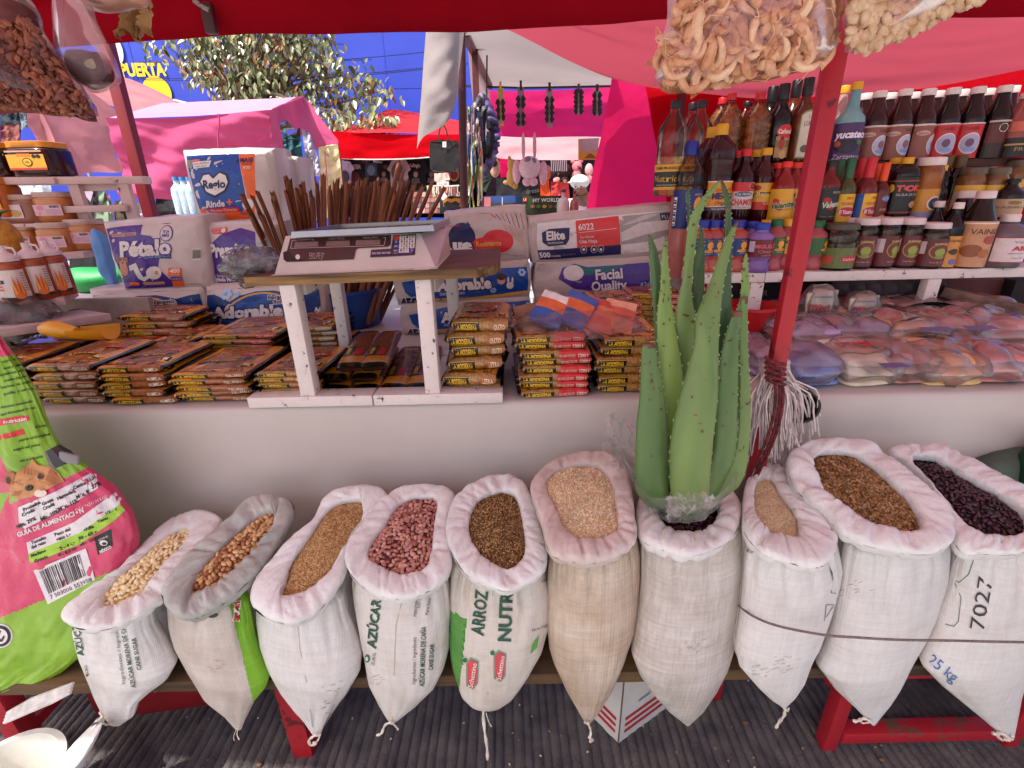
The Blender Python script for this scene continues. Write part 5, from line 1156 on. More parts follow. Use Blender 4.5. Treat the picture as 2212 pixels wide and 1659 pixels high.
def crumple(name,label,cat,c,r,m,seed,inner=None,amp=.35,fr=2.2,group=None,flat=0.0):
 t=thing(name,label,cat,tuple(c),0,group)
 b=MB()
 def f(u,v):
  a=2*math.pi*u;q=math.pi*(v-.5);p=Vector((math.cos(q)*math.cos(a),math.cos(q)*math.sin(a),math.sin(q)))
  k=1+amp*noise.noise(p*fr+Vector((seed,0,0)))+amp*.55*abs(noise.noise(p*fr*2.7+Vector((0,seed,0))))-amp*.3*abs(noise.noise(p*fr*5+Vector((0,0,seed))))
  z=p.z*r[2]*k
  return Vector((p.x*r[0]*k,p.y*r[1]*k,max(z,-flat)if flat else z))
 b.grid(f,40,26,m,closeu=True);b.build('film',t,ang=25)
 if inner:
  b=MB();b.grid(lambda u,v:f(u,v)*.82,26,16,inner,closeu=True);b.build('contents',t,ang=30)
 return t,f
c_=at(545,575,YS+.07);crumple('plastic_bag','crumpled clear plastic bag with black netting left of the scale','bag',c_,(.064,.05,.042),film(haze=.3,gloss=.6),3,mat('#15131a',.6,var=.5,ns=40,bump=1,bs=60,bd=.006),.3,2.4)
bc=at(752,690,1.78);bu=thing('blue_bucket','dark blue plastic bucket holding cinnamon sticks behind the scale stand','bucket',(bc.x,1.80,TABLE_Z+.003))
BB=mat('#123c84',.35,var=.08,ns=10)
zr=at(752,628,1.72).z-TABLE_Z
b=MB();b.lathe([(.10,0),(.115,.004),(.145,zr-.012),(.152,zr-.012),(.152,zr),(.142,zr),(.112,.01),(.0,.01)],BB,30);b.build('tub',bu)
CIN=[wood('#a86340','#5e301a',60,.7,2,.6),wood('#935636','#502a16',60,.7,2,.6),wood('#a8683f','#5c2e18',60,.7,2,.6)]
def stickmesh(L,r,m,seed):
 b=MB();random.seed(seed)
 def f(u,v):
  a=2*math.pi*u*1.28;rr=r*(1-.28*u)*(1+.22*noise.noise(Vector((math.cos(a),v*6,seed)))+.12*noise.noise(Vector((u*4,v*22,seed))))
  return(rr*math.cos(a)+.006*noise.noise(Vector((v*3,seed,0))),rr*math.sin(a)+.006*noise.noise(Vector((v*3,9,seed))),L*v*(1+.04*noise.noise(Vector((u*9,seed,1)))*(v>.9)))
 b.grid(f,12,18,m);return b.build('cinnamon_stick',ang=60)
protos=[stickmesh(.5,.0076,CIN[i%3],i)for i in range(6)]
random.seed(21)
STK=[(522,421,632),(545,424,640),(556,413,648),(536,455,628),(560,462,636),(590,418,655),(617,382,668),(626,388,676),(640,408,672),(655,393,688),(670,412,690),(700,377,706),(712,402,716),(730,386,722),(742,400,730),(756,392,738),(764,404,744),(772,392,750),(783,389,757),(792,384,764),(803,395,770),(812,392,775),(822,402,782),(830,398,788),(862,352,800),(846,405,794),(855,396,802),(870,400,808),(882,388,812),(895,398,820),(914,402,824),(935,392,834),(960,404,846),(905,420,828),(685,396,700),(722,396,720),(750,396,734),(797,400,766),(838,388,790),(660,418,684),(778,402,752),(735,406,726),(818,386,778),(872,390,806)]
used=[False]*6
random.seed(77);STK+=[(tx+random.uniform(-9,9),max(368,ty)+random.uniform(-2,26),bx+random.uniform(-6,6))for tx,ty,bx in STK[3:30]]
for i,(tx,ty,bx)in enumerate(STK):
 Y1=1.52 if tx<640 else 1.64 if tx<690 else 1.74+random.uniform(0,.12);Tp=at(tx,ty,Y1);Bt=at(bx,640,1.78+random.uniform(-.05,.05));d_=(Bt-Tp);Bt=Tp+d_*1.25
 k=i%6;o=protos[k]if not used[k]else protos[k].copy()
 if used[k]:COL.objects.link(o)
 used[k]=True;L=(Tp-Bt).length;s=random.uniform(.75,1.15)
 o.location=Bt;o.rotation_euler=((Tp-Bt).to_track_quat('Z','Y').to_matrix()@Matrix.Rotation(random.uniform(0,6.28),3,'Z')).to_euler();o.scale=(s,s,L/.5)
 tag(o,'cinnamon stick fanning out at the left of the bundle, before the toilet rolls' if tx<640 else('cinnamon stick leaning right in the bundle, before the black shirts' if tx>850 else('tallest cinnamon stick, sticking up above the bundle' if ty<360 else 'upright cinnamon stick in the middle of the bundle behind the scale')),'cinnamon stick','cinnamon sticks in the blue bucket')
c_=at(1236,694,1.14);SACH=mat('#8a5a3c',.4,c2='#5a3420',ns=50,bump=.6,bs=80,bd=.004)
t_,f_=crumple('plastic_bag','clear bag of blue and orange sachets lying on the pasta stack','bag',c_,(.145,.11,.038),film((.99,.94,.94),.14,.3,(.85,.6,.58)),8,None,.22,2.0)
random.seed(4)
for i,(px,py,rot,cs)in enumerate(((1150,700,12,('#6b4630','#7c5238','#8a5f42')),(1190,680,-28,('#1f4fa0','#d9652c','#e6e0dc')),(1245,684,-30,('#1f4fa0','#dd6a30','#2a5cb0')),(1300,692,-24,('#d0583a','#e07850','#c84a3a')),(1215,716,8,('#7c6048','#2a55a4','#c8602c')),(1335,700,-18,('#d98c6c','#cf5a42','#e2a284')))):
 q=at(px,py,1.12)-c_;w_,h_=.05,.075;b=MB();R=Matrix.Rotation(math.radians(38),3,'X')@Matrix.Rotation(math.radians(rot),3,'Z')
 ms=[mat(c,.35,var=.15,ns=30,coat=.4)for c in cs]
 def f(u,v):return q+Vector((0,0,.012+.004*(i%3)))+R@Vector(((u-.5)*w_*1.5,(v-.5)*h_*1.3,.007*math.cos((u-.5)*3.1)*math.cos((v-.5)*3.1)+.002*N3((u*4,v*4,i),1)))
 b.grid(f,10,12,ms[0],mf=lambda u,v:ms[0]if v<.4 else(ms[1]if v<.72 else ms[2]));b.grid(lambda u,v:f(u,v)-Vector((0,0,.006)),6,6,ms[0]);b.build('sachet',t_,ang=60)
# ================================================================== S
sz=at(1870,585,1.42).z
Y1,Y2,Y3=1.475,1.585,1.70
Z1=sz;Z2=at(1690,480,Y2).z;Z3=at(1690,352,Y3).z
sh=thing('bottle_shelf','white painted stepped shelf carrying rows of bottles','shelf')
xL=at(1528,590,1.42).x;xR=at(2300,585,1.42).x
for a,b_ in((at(1500,590,1.42).x,at(1655,590,1.42).x-.002),(at(1655,590,1.42).x,xR)):
 b=MB();b.box(((a+b_)/2,1.475,sz-.014),(b_-a,.11,.028),WHITEWOOD,bev=.002);b.build('board',sh)
for(y,z,t)in((Y2+.01,Z2,.11),(Y3+.03,Z3,.15)):
 b=MB();b.box(((xL+xR)/2+.02,y+.02,z-.011),(xR-xL,t,.02),wood('#5a3428','#2c1612'));b.build('board',sh)
for px in(1632,2010,2260):
 x=at(px,620,1.43).x;b=MB();b.bar((x,1.435,TABLE_Z+.002),(x,1.435,sz-.029),.04,.03,WHITEWOOD,up=(0,1,0),bev=.002);b.build('upright',sh)
 b=MB();b.bar((x+.02,1.77,TABLE_Z+.002),(x+.02,1.77,Z3-.022),.04,.03,WHITEWOOD,up=(0,1,0));b.build('upright',sh)
CAP=lambda c:mat(c,.4,var=.06,ns=40,bump=.2,bs=300,bd=.002)
LIQ=lambda c,c2=None:mat(c,.16,var=.12,ns=12,coat=.08,spec=.4,c2=c2)
CLEAR=glass('#f2e6dc',.6);AMB=film((.86,.55,.28),.34,.5,(.62,.3,.1),60,.2,.08);OILY=film((.97,.88,.6),.26,.5,(.85,.68,.36),60,.2,.08)
PROF={'sauce':([(.94,0),(1,.02),(1,.60),(.93,.66),(.60,.75),(.40,.81),(.34,.86),(.34,.905)],(.45,.905,1)),'oil':([(.9,0),(1,.02),(.96,.3),(1,.42),(1,.66),(.92,.73),(.34,.87),(.3,.93)],(.34,.925,1)),'ribbed':([(.94,0),(1,.02)]+[(1-.035*(k%2),.06+.04*k)for k in range(14)]+[(.98,.64),(.80,.73),(.4,.84),(.27,.89),(.27,.92)],(.34,.905,1)),'soda':([(.95,0),(1,.02),(1,.55),(.96,.60),(.80,.68),(.62,.76),(.50,.84),(.44,.9)],(.5,.905,1)),'squat':([(.84,0),(.94,.03),(.94,.16),(.80,.22),(.80,.25),(.97,.31),(1,.34),(1,.66),(.98,.72),(.80,.78),(.52,.82),(.5,.86)],(.56,.86,1)),'mega':([(.95,0),(1,.02),(.97,.2),(1,.23),(1,.48),(.96,.5),(1,.54),(.96,.62),(1,.66),(1,.74),(.9,.81),(.5,.87),(.36,.9)],(.42,.9,1)),'hot':([(.94,0),(1,.02),(1,.52),(.9,.58),(.55,.66),(.44,.7)],(.46,.68,1)),'tall':([(.94,0),(1,.02),(1,.50),(.94,.56),(.55,.64),(.42,.70),(.33,.88),(.32,.9)],(.37,.9,1)),'wine':([(.94,0),(1,.02),(1,.56),(.92,.62),(.6,.70),(.42,.76),(.38,.82)],(.44,.80,1)),'jar':([(.92,0),(1,.03),(1,.74),(.95,.80),(.86,.84),(.86,.88)],(.93,.87,1)),'jug':([(.95,0),(1,.03),(1,.62),(.92,.72),(.6,.80),(.34,.84),(.32,.88)],(.4,.86,1)),}
def label(bt,W,Hh,r,z0,z1,dr,ang=80,sq=0):
 """dr draws in a box x -1..1 (round), y 0..1 (up)"""
 d=Draw();dr(d)
 def fn(x,y):
  a=-math.pi/2+math.radians(ang)*x;c,q=math.cos(a),math.sin(a)
  if sq:c=math.copysign(abs(c)**(1-sq),c);q=math.copysign(abs(q)**(1-sq),q)
  return Vector((r*c*1.006,r*q*1.006,z0+(z1-z0)*y)),Vector((c,q,0))
 return d.build('paper_label',bt,fn,.0004)
BP={}
def bottle(style,W,Hh):
 """prototype of a style at full size W x Hh"""
 kind,body,cap,neck,fill,lab=STY[style]
 pr,(cr,c0,c1)=PROF[kind];b=MB();R=W/2;sq=.3 if kind in('oil','mega')else 0
 prof=[(r*R,z*Hh,(body if z<=fill or neck is None else neck))for r,z in pr]
 b.lathe(prof,body,20,sq=sq);o=b.build('bottle',ang=50)
 c=MB();c.lathe([(cr*R,c0*Hh),(cr*R*1.02,c0*Hh+.001),(cr*R*.98,c1*Hh-.002),(cr*R*.9,c1*Hh),(.0005,c1*Hh)],CAP(cap),18);c.build('cap',o,ang=40)
 for z0,z1,dr,an in lab:
  rr=max(r for r,z in pr if z0-.1<=z<=z1+.1)*R
  label(o,W,Hh,rr+.0006,z0*Hh,z1*Hh,dr,an,sq)
 if kind=='jar':
  random.seed(3);s_=MB();ol=mat('#8a7a3a',.35,c2='#6b5a28',ns=60,coat=.3)
  for k in range(70):
   a=random.uniform(0,6.28);rr=R*.84*math.sqrt(random.uniform(.5,1));z=random.uniform(.06,.78)*Hh;s_.ell((rr*math.cos(a),rr*math.sin(a),z),R*.17,ol,7,5)
  stuff(s_.build('olives',o));b2=MB();b2.lathe([(R*.7,.004),(R*.74,.78*Hh)],mat('#4a3c1c',.4),14);b2.build('brine',o)
 return o
def bx(c,b0=0,b1=1,x=1.0,L=0):return lambda d:d.rect(-x,b0,x,b1,ink(c,.35),L,14,3)
def seq(*fs):return lambda d:[f(d)for f in fs]
def tx(t,x,y,h,c,w=None,L=2,**k):return lambda d:d.text(t,x,y,h,ink(c,.35),L,w=w,**k)
def el(x,y,rx,ry,c,L=1):return lambda d:d.ell(x,y,rx,ry,ink(c,.35),L,20,3)
def octo(x,y,r,L=2,hh=.5,t=None):
 def f(d):
  d.poly([(x+r*1.18*math.cos(math.pi/8+k*math.pi/4),y+hh*r*1.18*math.sin(math.pi/8+k*math.pi/4))for k in range(8)],INK_WHITE,L);d.poly([(x+r*math.cos(math.pi/8+k*math.pi/4),y+hh*r*math.sin(math.pi/8+k*math.pi/4))for k in range(8)],INK_BLACK,L+1)
  if t:d.text(t,x,y,hh*r*.9,INK_WHITE,L+2)
 return f
def barcode(x,y0,y1,L=2):return lambda d:[d.rect(x-.02,y0-.02,x+.2,y1+.02,INK_WHITE,L,2,2)]+[d.rect(x,y0+q*(y1-y0)/9,x+.18,y0+q*(y1-y0)/9+.03*(1+q%2),INK_BLACK,L+1,1,1)for q in range(9)]
def chili(c='#c22a22'):return lambda d:[d.ell(-.45+.12*k,.62-.1*k+(.08 if k%2 else 0),.16,.09,ink(c),2,12,2)for k in range(4)]
def horse(c,c2='#e7a030'):return seq(bx(c),el(.25,.62,.2,.2,c2,2),el(.22,.48,.1,.14,c2,2),el(.25,.3,.36,.09,c2,2),tx('AMAZONA',.25,.3,.07,'#7a2a1a',.5,3),tx('CONT. NET. 250 g',.25,.14,.05,'#e0d4d0',.4,3),octo(.78,.66,.2,2,.5,'3'),barcode(-.9,.1,.8),tx('AMAZONAS',.25,.88,.06,c2,.4,3))
STY={'oilclear':('oil',OILY,'#161216',CLEAR,.55,[(.07,.34,seq(bx('#1c2016'),bx('#dca21e',.72,1.0,L=1),bx('#d8991c',0,.12,L=1),tx('11% MÁS PRODUCTO',-.05,.86,.1,'#1a1712',1.2,3,bold=.03),tx('Nutrioli',-.05,.45,.26,'#d8a83a',1.3,3),tx('Aceite Comestible',-.05,.2,.07,'#cfc6b8',1.0,3)),72)]),'oilamber':('ribbed',AMB,'#c41a24',CLEAR,.85,[]),'oliveoil':('wine',LIQ('#0d0b0a'),'#0c0a0a',None,1,[(.06,.5,seq(bx('#b08a5a',.0,.62,.8),bx('#7a6a3c',.3,.5,.8,1),el(0,.76,.85,.2,'#c81e28',2),tx('Carbonell',0,.76,.13,'#f0e4dc',1.4,3,bold=.03),el(-.25,.42,.25,.2,'#b3241f',2),el(-.25,.56,.12,.06,'#3a2a20',3),el(0,.08,.4,.12,'#c9a46a',3)),50)]),'lucas':('wine',LIQ('#3a1710','#7a3a18'),'#0e0b0b',None,1,[(.04,.62,seq(bx('#7d8a52',0,.9,1),el(0,.86,1,.14,'#7d8a52',0),bx('#cfc4b4',.03,.88,.88,1),el(0,.86,.88,.1,'#cfc4b4',1),tx('LUCAS',0,.72,.1,'#2a2824',1.2,3),tx('By',-.2,.86,.07,'#2a2824',None,3),el(-.2,.2,.4,.08,'#5a5a44',2),el(.3,.3,.3,.05,'#5a5a44',2)),48)]),'yucateco':('tall',LIQ('#5f8f96','#7aa5a8'),'#e0a11c',None,1,[(.02,.48,seq(bx('#4a2a5e'),el(-.1,.35,.6,.2,'#1c1226',1),el(-.55,.42,.16,.08,'#b8482c',2),el(.5,.46,.16,.07,'#3f7a3c',2),[None]and el(.05,.3,.3,.12,'#2c1a3c',2),tx('yucateca',.05,.68,.2,'#e6dcea',1.6,4,shear=.2,bold=.04,out=ink('#3a1f50')),tx('Zarzamora',.05,.06,.14,'#d8c4dc',1.5,4,shear=.2)),80)]),'clearyellow':('tall',LIQ('#b58a86'),'#e0a11c',None,1,[(.1,.46,bx('#9a4a3a'),80)]),'brownpink':('soda',LIQ('#34100f'),'#e0cfcb',None,1,[(.0,.5,seq(bx('#8a5044'),bx('#d8c2ba',.95,1,L=1),el(.28,.42,.52,.3,'#d9cdd6',2),el(.28,.42,.46,.27,'#b9b6d0',3),el(.26,.44,.2,.12,'#8a5866',4),el(.26,.26,.3,.06,'#7f9ad0',4),el(-.5,.74,.34,.07,'#c8a49a',2),tx('Jamaica',-.5,.74,.07,'#5a2a22',.5,3),tx('OASIS',.3,.84,.08,'#3a1a18',.5,3)),80)]),'brownred':('soda',LIQ('#1a0b0c'),'#e0cfcb',None,1,[(.0,.5,seq(bx('#c02830'),bx('#d8c2ba',.96,1,L=1),el(.1,.42,.52,.3,'#d9cdd6',2),el(.1,.42,.46,.27,'#a9a6c4',3),el(.05,.44,.2,.12,'#6a4866',4),el(.1,.26,.3,.06,'#7f9ad0',4),tx('OASIS',.0,.84,.09,'#3a1014',.7,3)),80)]),'browndark':('soda',LIQ('#120809'),'#e0cfcb',None,1,[(.0,.52,seq(bx('#2c1210'),bx('#5a1c18',.4,.9,L=1),bx('#c8aaa0',.95,1,L=2),octo(-.3,.8,.2),octo(.2,.8,.2),lambda d:d.rect(.85,0,.95,1,ink('#c8aaa0'),2,1,6)),80)]),'plainbrown':('soda',LIQ('#1f0909'),'#dcc9c5',None,1,[]),'pinkbig':('soda',LIQ('#9c5048'),'#d8c4c0',None,1,[(.0,.3,seq(bx('#15110f'),bx('#b08a54',.6,.7,L=1),tx('FRUTA',0,.4,.2,'#b08a54',1,2)),80),(.4,.55,bx('#c8604a'),80)]),'bluecapbig':('mega',LIQ('#a8645c','#bd7a6e'),'#1c2a90',CLEAR,.72,[(.38,.66,horse('#16286e'),80)]),'mega':('mega',LIQ('#33080e'),'#dba018',None,1,[(.2,.48,seq(bx('#dc8f1a'),bx('#e8e0d8',.96,1,L=1),bx('#3a1d54',0,.13,L=1),bx('#e8e0d8',.13,.15,L=2),tx('CHAMOY',-.1,.7,.1,'#c23024',.9,3,bold=.03),tx('MEGA',-.05,.5,.2,'#3a1d54',1.25,3,bold=.06),tx('Original',0,.27,.13,'#3a1d54',.9,3,shear=.3),tx('Salsa agridulce 1 kg',-.05,.065,.06,'#e8e0d8',1.1,3),octo(.6,.82,.22),octo(.98,.82,.22)),76)]),'chamoy':('sauce',LIQ('#2c080c'),'#d01c26',None,1,[(.2,.56,seq(bx('#d8c8c2'),bx('#c8262a',.66,1,L=1),el(0,.56,.62,.1,'#2a6aa0',2),tx('La Anita',0,.57,.09,'#e2c06a',.95,4,bold=.03),tx('CHAMOY',0,.26,.22,'#c4202c',1.65,3,bold=.03),tx('525 g 500 ml',0,.07,.05,'#2a2320',.9,3),octo(.55,.85,.24,2),octo(.95,.85,.2,2)),72)]),'botanera':('sauce',LIQ('#3c0a10'),'#dba018',None,1,[(.18,.54,seq(bx('#d8a030'),bx('#c02a20',0,.3,L=1),lambda d:d.poly([(-1,.6),(-.5,.66),(0,.66),(.5,.62),(1,.54),(1,.42),(.4,.5),(-.2,.54),(-1,.48)],ink('#28401c'),2,.5),tx('Botanera',0,.56,.15,'#e2c27a',1.5,4,bold=.03,rot=-.06),tx('Clásica',.1,.25,.11,'#e8dccc',.8,4,shear=.2),el(-.75,.82,.22,.1,'#a8202a',2),octo(.85,.8,.2)),76)]),'valentina':('sauce',LIQ('#8e1a14'),'#e2301e',None,1,[(.04,.56,seq(bx('#dba22a'),chili(),tx('Valentina',.12,.5,.17,'#4a5a2e',1.5,4,shear=.15,bold=.05,out=ink('#e8dcc0'),rot=.06),tx('SALSA PICANTE',.25,.36,.05,'#7a5a20',.8,3),tx('Cont. Net. 370 ml',0,.1,.04,'#7a5a20',1.2,3),octo(.9,.8,.18)),74)]),'valentinablack':('sauce',LIQ('#6e1512'),'#15100f',None,1,[(.04,.56,seq(bx('#191313'),chili('#a82420'),tx('Valentina',.12,.5,.17,'#c0c4b0',1.5,4,shear=.15,bold=.05,rot=.06),tx('MUY PICANTE',.3,.86,.07,'#d8c8c0',.9,3),tx('Cont. Net. 370 ml',0,.1,.04,'#c8b8a0',1.2,3)),74)]),'hotgreen':('hot',LIQ('#4a4a24'),'#1c5a3a',None,1,[(.0,.44,seq(bx('#dfb01c'),lambda d:d.rect(-1,0,-.55,1,ink('#1b4c9a'),1,3,3),el(.15,.36,.62,.2,'#d8c8c4',2),el(.15,.36,.6,.18,'#c4202a',3),tx('El Yucateco',.15,.36,.14,'#f0e6e0',1.05,5,bold=.03,shear=.2),tx('SALSA',.2,.86,.09,'#c4302a',.5,3,bold=.03),tx('CHILE HABANERO',.2,.66,.1,'#c4502a',1.1,3,bold=.02)),80)]),'hotred':('hot',LIQ('#6e1414'),'#c81e2a',None,1,[(.0,.44,seq(bx('#dfb01c'),lambda d:d.rect(-1,0,-.55,1,ink('#1b4c9a'),1,3,3),el(.15,.36,.62,.2,'#d8c8c4',2),el(.15,.36,.6,.18,'#c4202a',3),tx('El Yucateco',.15,.36,.14,'#f0e6e0',1.05,5,bold=.03,shear=.2),tx('SALSA',.2,.86,.09,'#c4302a',.5,3,bold=.03),tx('CHILE HABANERO',.2,.66,.1,'#c4502a',1.1,3,bold=.02)),80)]),'orangecap':('hot',LIQ('#5a1410'),'#dc4a1a',None,1,[(.0,.5,seq(bx('#6a1c18'),el(.1,.78,.4,.1,'#5a7ab0',2),tx('LA ANITA',.1,.78,.07,'#e6dcd8',.6,3),tx('AVENA',.1,.4,.1,'#d8a89a',.8,3),el(.1,.1,.4,.1,'#d8a050',2)),80)]),'toki':('mega',LIQ('#0e0708'),'#dba018',None,1,[(.1,.66,seq(bx('#0f0b0c'),bx('#a8382c',.93,.96,L=1),bx('#a8382c',.04,.07,L=1),el(-.6,.74,.2,.12,'#d8a82a',2),tx('TOKI',.2,.74,.16,'#d04a48',1.0,3,bold=.06),tx('SALSA DE SOYA',.2,.56,.07,'#c8b8b4',.9,3),el(.5,.28,.25,.1,'#b0806a',2)),80)]),'peppers':('jar',LIQ('#5a2414','#9a5a20'),'#e0cfcb',None,1,[(.04,.5,seq(bx('#c88a2a'),el(.45,.5,.4,.25,'#e0d0c8',2),el(.45,.5,.32,.2,'#3a3a5a',3),tx('9de',.45,.5,.12,'#e0d0c8',None,4),bx('#8a86a8',0,.2,L=1),lambda d:d.rect(-.9,.4,-.5,.9,ink('#d8ccc4'),2,2,2)),80)]),'starcap':('tall',LIQ('#0c0a0a'),'#e0b01c',None,1,[(.0,.4,bx('#15110f'),80)]),'goldcap':('wine',LIQ('#0a0909'),'#5c4416',None,1,[(.0,.3,seq(bx('#b8401e'),tx('VINO',0,.5,.3,'#e0c8b0',1,2)),80)]),'mushroom':('jar',LIQ('#4a2414','#7a5026'),'#5a4a3a',None,1,[(.0,.66,seq(bx('#d8c8a8'),bx('#d8a83a',.8,1,L=1),el(.1,.6,.4,.2,'#c03820',2),tx('CHAMPI',.1,.3,.08,'#6a2a1a',.9,3)),80)]),'pinkpowder':('squat',LIQ('#b85a4a','#a84a40'),'#1c2a90',None,1,[(.32,.66,horse('#15306e'),84)]),'purplepowder':('squat',LIQ('#7a5a9c','#8a6aa8'),'#1f3aa4',None,1,[(.32,.68,seq(bx('#6a1426'),tx('MIGUELITO',.1,.62,.2,'#d85a6a',1.4,3,bold=.04),tx('Chamoy',.1,.34,.16,'#d87a84',1.0,3),lambda d:d.rect(-.9,.3,-.6,.9,ink('#b8b4c8'),2,2,2),tx('CONT. NET. 250 g',.2,.1,.05,'#d8a8a8',.8,3)),84)]),'greenpowder':('squat',LIQ('#b0525a','#a0484c'),'#0f5a2c',None,1,[(.32,.66,horse('#2a5a26'),84)]),'orangepowder':('squat',LIQ('#a84a48'),'#dba018',None,1,[(.32,.66,seq(bx('#d89a2a'),octo(0,.7,.3,2,.5,'2')),84)]),'olives':('jar',glass('#d0b890'),'#ddc8c8',None,1,[(.06,.66,seq(bx('#5c1820'),el(.1,.55,.5,.28,'#b8863a',2),el(.1,.55,.45,.25,'#6a2a1c',3),el(.1,.52,.25,.14,'#8f9a3c',4),el(.1,.36,.2,.08,'#7f8a34',4),tx('ACEITUNAS',.1,.82,.07,'#e0c890',.7,4),lambda d:d.rect(-1,.45,-.55,.9,ink('#c8b4b4'),2,2,2),tx('Cont. Net. 240 g',.1,.15,.05,'#d0b0a8',.7,3)),84)]),'bigolives':('jar',glass('#d0b890'),'#4a4632',None,1,[(.06,.5,seq(bx('#5e6a2e'),el(.45,.45,.4,.16,'#b8242c',2),tx('Carbonell',.45,.45,.12,'#f0e4dc',.6,3),el(-.4,.4,.2,.22,'#b03a2c',2)),80)]),'vanilla':('sauce',LIQ('#0f0a0a'),'#e0cfcb',None,1,[(.02,.5,seq(bx('#d08a3a'),lambda d:d.line([(-.5,.5),(.4,.62)],.05,INK_BLACK,2),el(-.1,.5,.35,.1,'#3a2a1c',2),tx('VAINILLA',0,.85,.09,'#2a1a12',1.2,3),el(0,.18,.3,.1,'#5a6ab0',2)),66)]),'vanillacup':('soda',LIQ('#1a0d0c'),'#e0cfcb',None,1,[(.02,.62,seq(bx('#c08a62'),tx('VAINILLA',.2,.78,.12,'#4a2a22',1.4,3),bx('#e0d0c8',.94,.97,L=1),el(.3,.6,.3,.1,'#a83a34',2),el(-.3,.36,.4,.14,'#8a4a22',2),el(.2,.3,.25,.1,'#a8602c',2)),84)]),'darkva':('sauce',LIQ('#0c0707'),'#120c0c',None,1,[(.04,.5,seq(bx('#b89a78'),el(0,.8,.3,.1,'#8a6a2a',2),tx('VAINILLA',0,.55,.12,'#5a3a2a',1.5,3)),80)]),'greyjug':('jug',LIQ('#5a4e54','#6a5e62'),'#e0cfcb',None,1,[(.1,.6,seq(bx('#d8c4c4'),bx('#8a2a3a',.94,1,L=1),bx('#8a2a3a',0,.05,L=1),tx('Vainilla',.2,.8,.1,'#8a8488',1.0,3),tx('ARVI',.2,.56,.16,'#b8283a',1.0,3,bold=.04),tx('saborizante artificial',.2,.38,.05,'#5a4a4c',1.2,3),tx('Cont. Net. 1 L',.2,.2,.06,'#3a2a2c',.8,3)),60)]),}
ROWS={1:(Y1,Z1),2:(Y2,Z2),3:(Y3,Z3)}
def put(style,cx,ytop,wpx,row,lab,dY=0.0,zb=None,group=None,cat='bottle'):
 Y,zb0=ROWS[row];Y+=dY;zb=zb0+.001 if zb is None else zb
 p=at(cx,ytop,Y);X=p.x;Hh=p.z-zb;ym=ytop+40;W=at(cx+wpx/2,ym,Y).x-at(cx-wpx/2,ym,Y).x
 if style not in BP:BP[style]=[bottle(style,W,Hh),W,Hh,False]
 o,w0,h0,us=BP[style]
 if us:o=dup(o)
 BP[style][3]=True
 o.location=(X,Y,zb);o.rotation_euler=(0,0,random.uniform(-.4,.4));o.scale=(W/w0,W/w0,Hh/h0)
 tag(o,lab,cat,group)
random.seed(31)
G3='bottles on the top step';G2='bottles on the middle step';G1='bottles and jars on the lower board'
zb_=at(1436,424,1.62).z
put('oilclear',1461,217,62,3,'clear oil bottle with black cap and yellow label, leftmost on the shelf',-.08,zb_)
put('oilclear',1518,216,58,3,'clear oil bottle with black cap, second from left',.0,zb_,G3);put('oilclear',1498,222,56,3,'clear oil bottle half hidden behind the second black capped oil',.09,zb_,G3)
put('oilamber',1582,202,56,3,'amber ribbed oil bottle with red cap, nearer the clear oils',0,None,G3);put('oilamber',1562,211,52,3,'amber oil bottle with red cap, half hidden behind its neighbour',.1,None,G3)
put('oilclear',1616,219,54,3,'clear oil bottle with black cap between two amber oil bottles',.09,None,G3);put('oilamber',1644,201,60,3,'amber ribbed oil bottle with red cap beside the dark olive oil',.0,None,G3)
put('oliveoil',1697,181,50,3,'black olive oil bottle with red heart label, front one',0,None,G3);put('oliveoil',1672,187,48,3,'black olive oil bottle half hidden behind the red heart one',.09,None,G3)
put('lucas',1750,168,48,3,'dark bottle with arched pale label just left of red post',0,None,G3);put('lucas',1724,173,46,3,'amber bottle with black stopper behind the arched label bottle',.09,None,G3)
put('yucateco',1854,177,58,3,'pale blue sauce bottle with purple label and yellow cap',-.03,None,G3);put('clearyellow',1827,185,52,3,'pinkish bottle with yellow cap beside the red post',.06,None,G3)
wx=('first','second','third','fourth','fifth','sixth')
for i,(cx,y,st_)in enumerate(((1903,197,'brownpink'),(1958,193,'brownpink'),(2009,192,'brownpink'),(2062,190,'brownred'),(2116,188,'brownred'),(2174,185,'browndark'))):
 put(st_,cx,y,53,3,f"brown syrup bottle with white cap, {wx[i]} right of the pale blue bottle, front line",0,None,G3)
for i,(cx,y)in enumerate(((1873,202),(1925,201),(1976,200),(2028,197),(2081,194),(2136,192),(2190,186))):
 put('plainbrown',cx,y,50,3,f"white capped brown bottle in the back line, {ordn(i)} from the red post",.1,None,G3)
put('pinkbig',2226,200,60,3,'large pinkish bottle cut by the right edge of the picture',-.02)
put('bluecapbig',1496,305,62,2,'pink bottle with blue cap and dark blue label behind the aloe',0,Z1-.03,G2)
put('mega',1562,268,62,2,'large dark chamoy bottle with yellow cap and orange label',0,Z2-.02,G2);put('mega',1540,275,56,2,'dark bottle with yellow cap hidden behind the large chamoy',.07,Z2-.02,G2)
put('chamoy',1614,322,48,2,'dark sauce bottle with red cap labelled CHAMOY',0,None,G2);put('chamoy',1594,326,46,2,'red capped bottle hidden behind the CHAMOY bottle',.07,None,G2)
put('botanera',1658,320,50,2,'sauce bottle with yellow cap and orange green label',.02,None,G2);put('botanera',1636,324,48,2,'yellow capped sauce bottle behind the orange label one',.08,None,G2)
put('valentina',1702,349,48,2,'red hot sauce bottle with yellow label and orange cap, front',-.02,None,G2);put('valentina',1682,352,46,2,'orange capped red sauce bottle behind the yellow label one',.06,None,G2)
put('valentina',1724,351,46,2,'hot sauce bottle half hidden by the red post',.04,None,G2)
put('valentinablack',1800,347,50,2,'hot sauce bottle with black label right of the red post',-.02,None,G2)
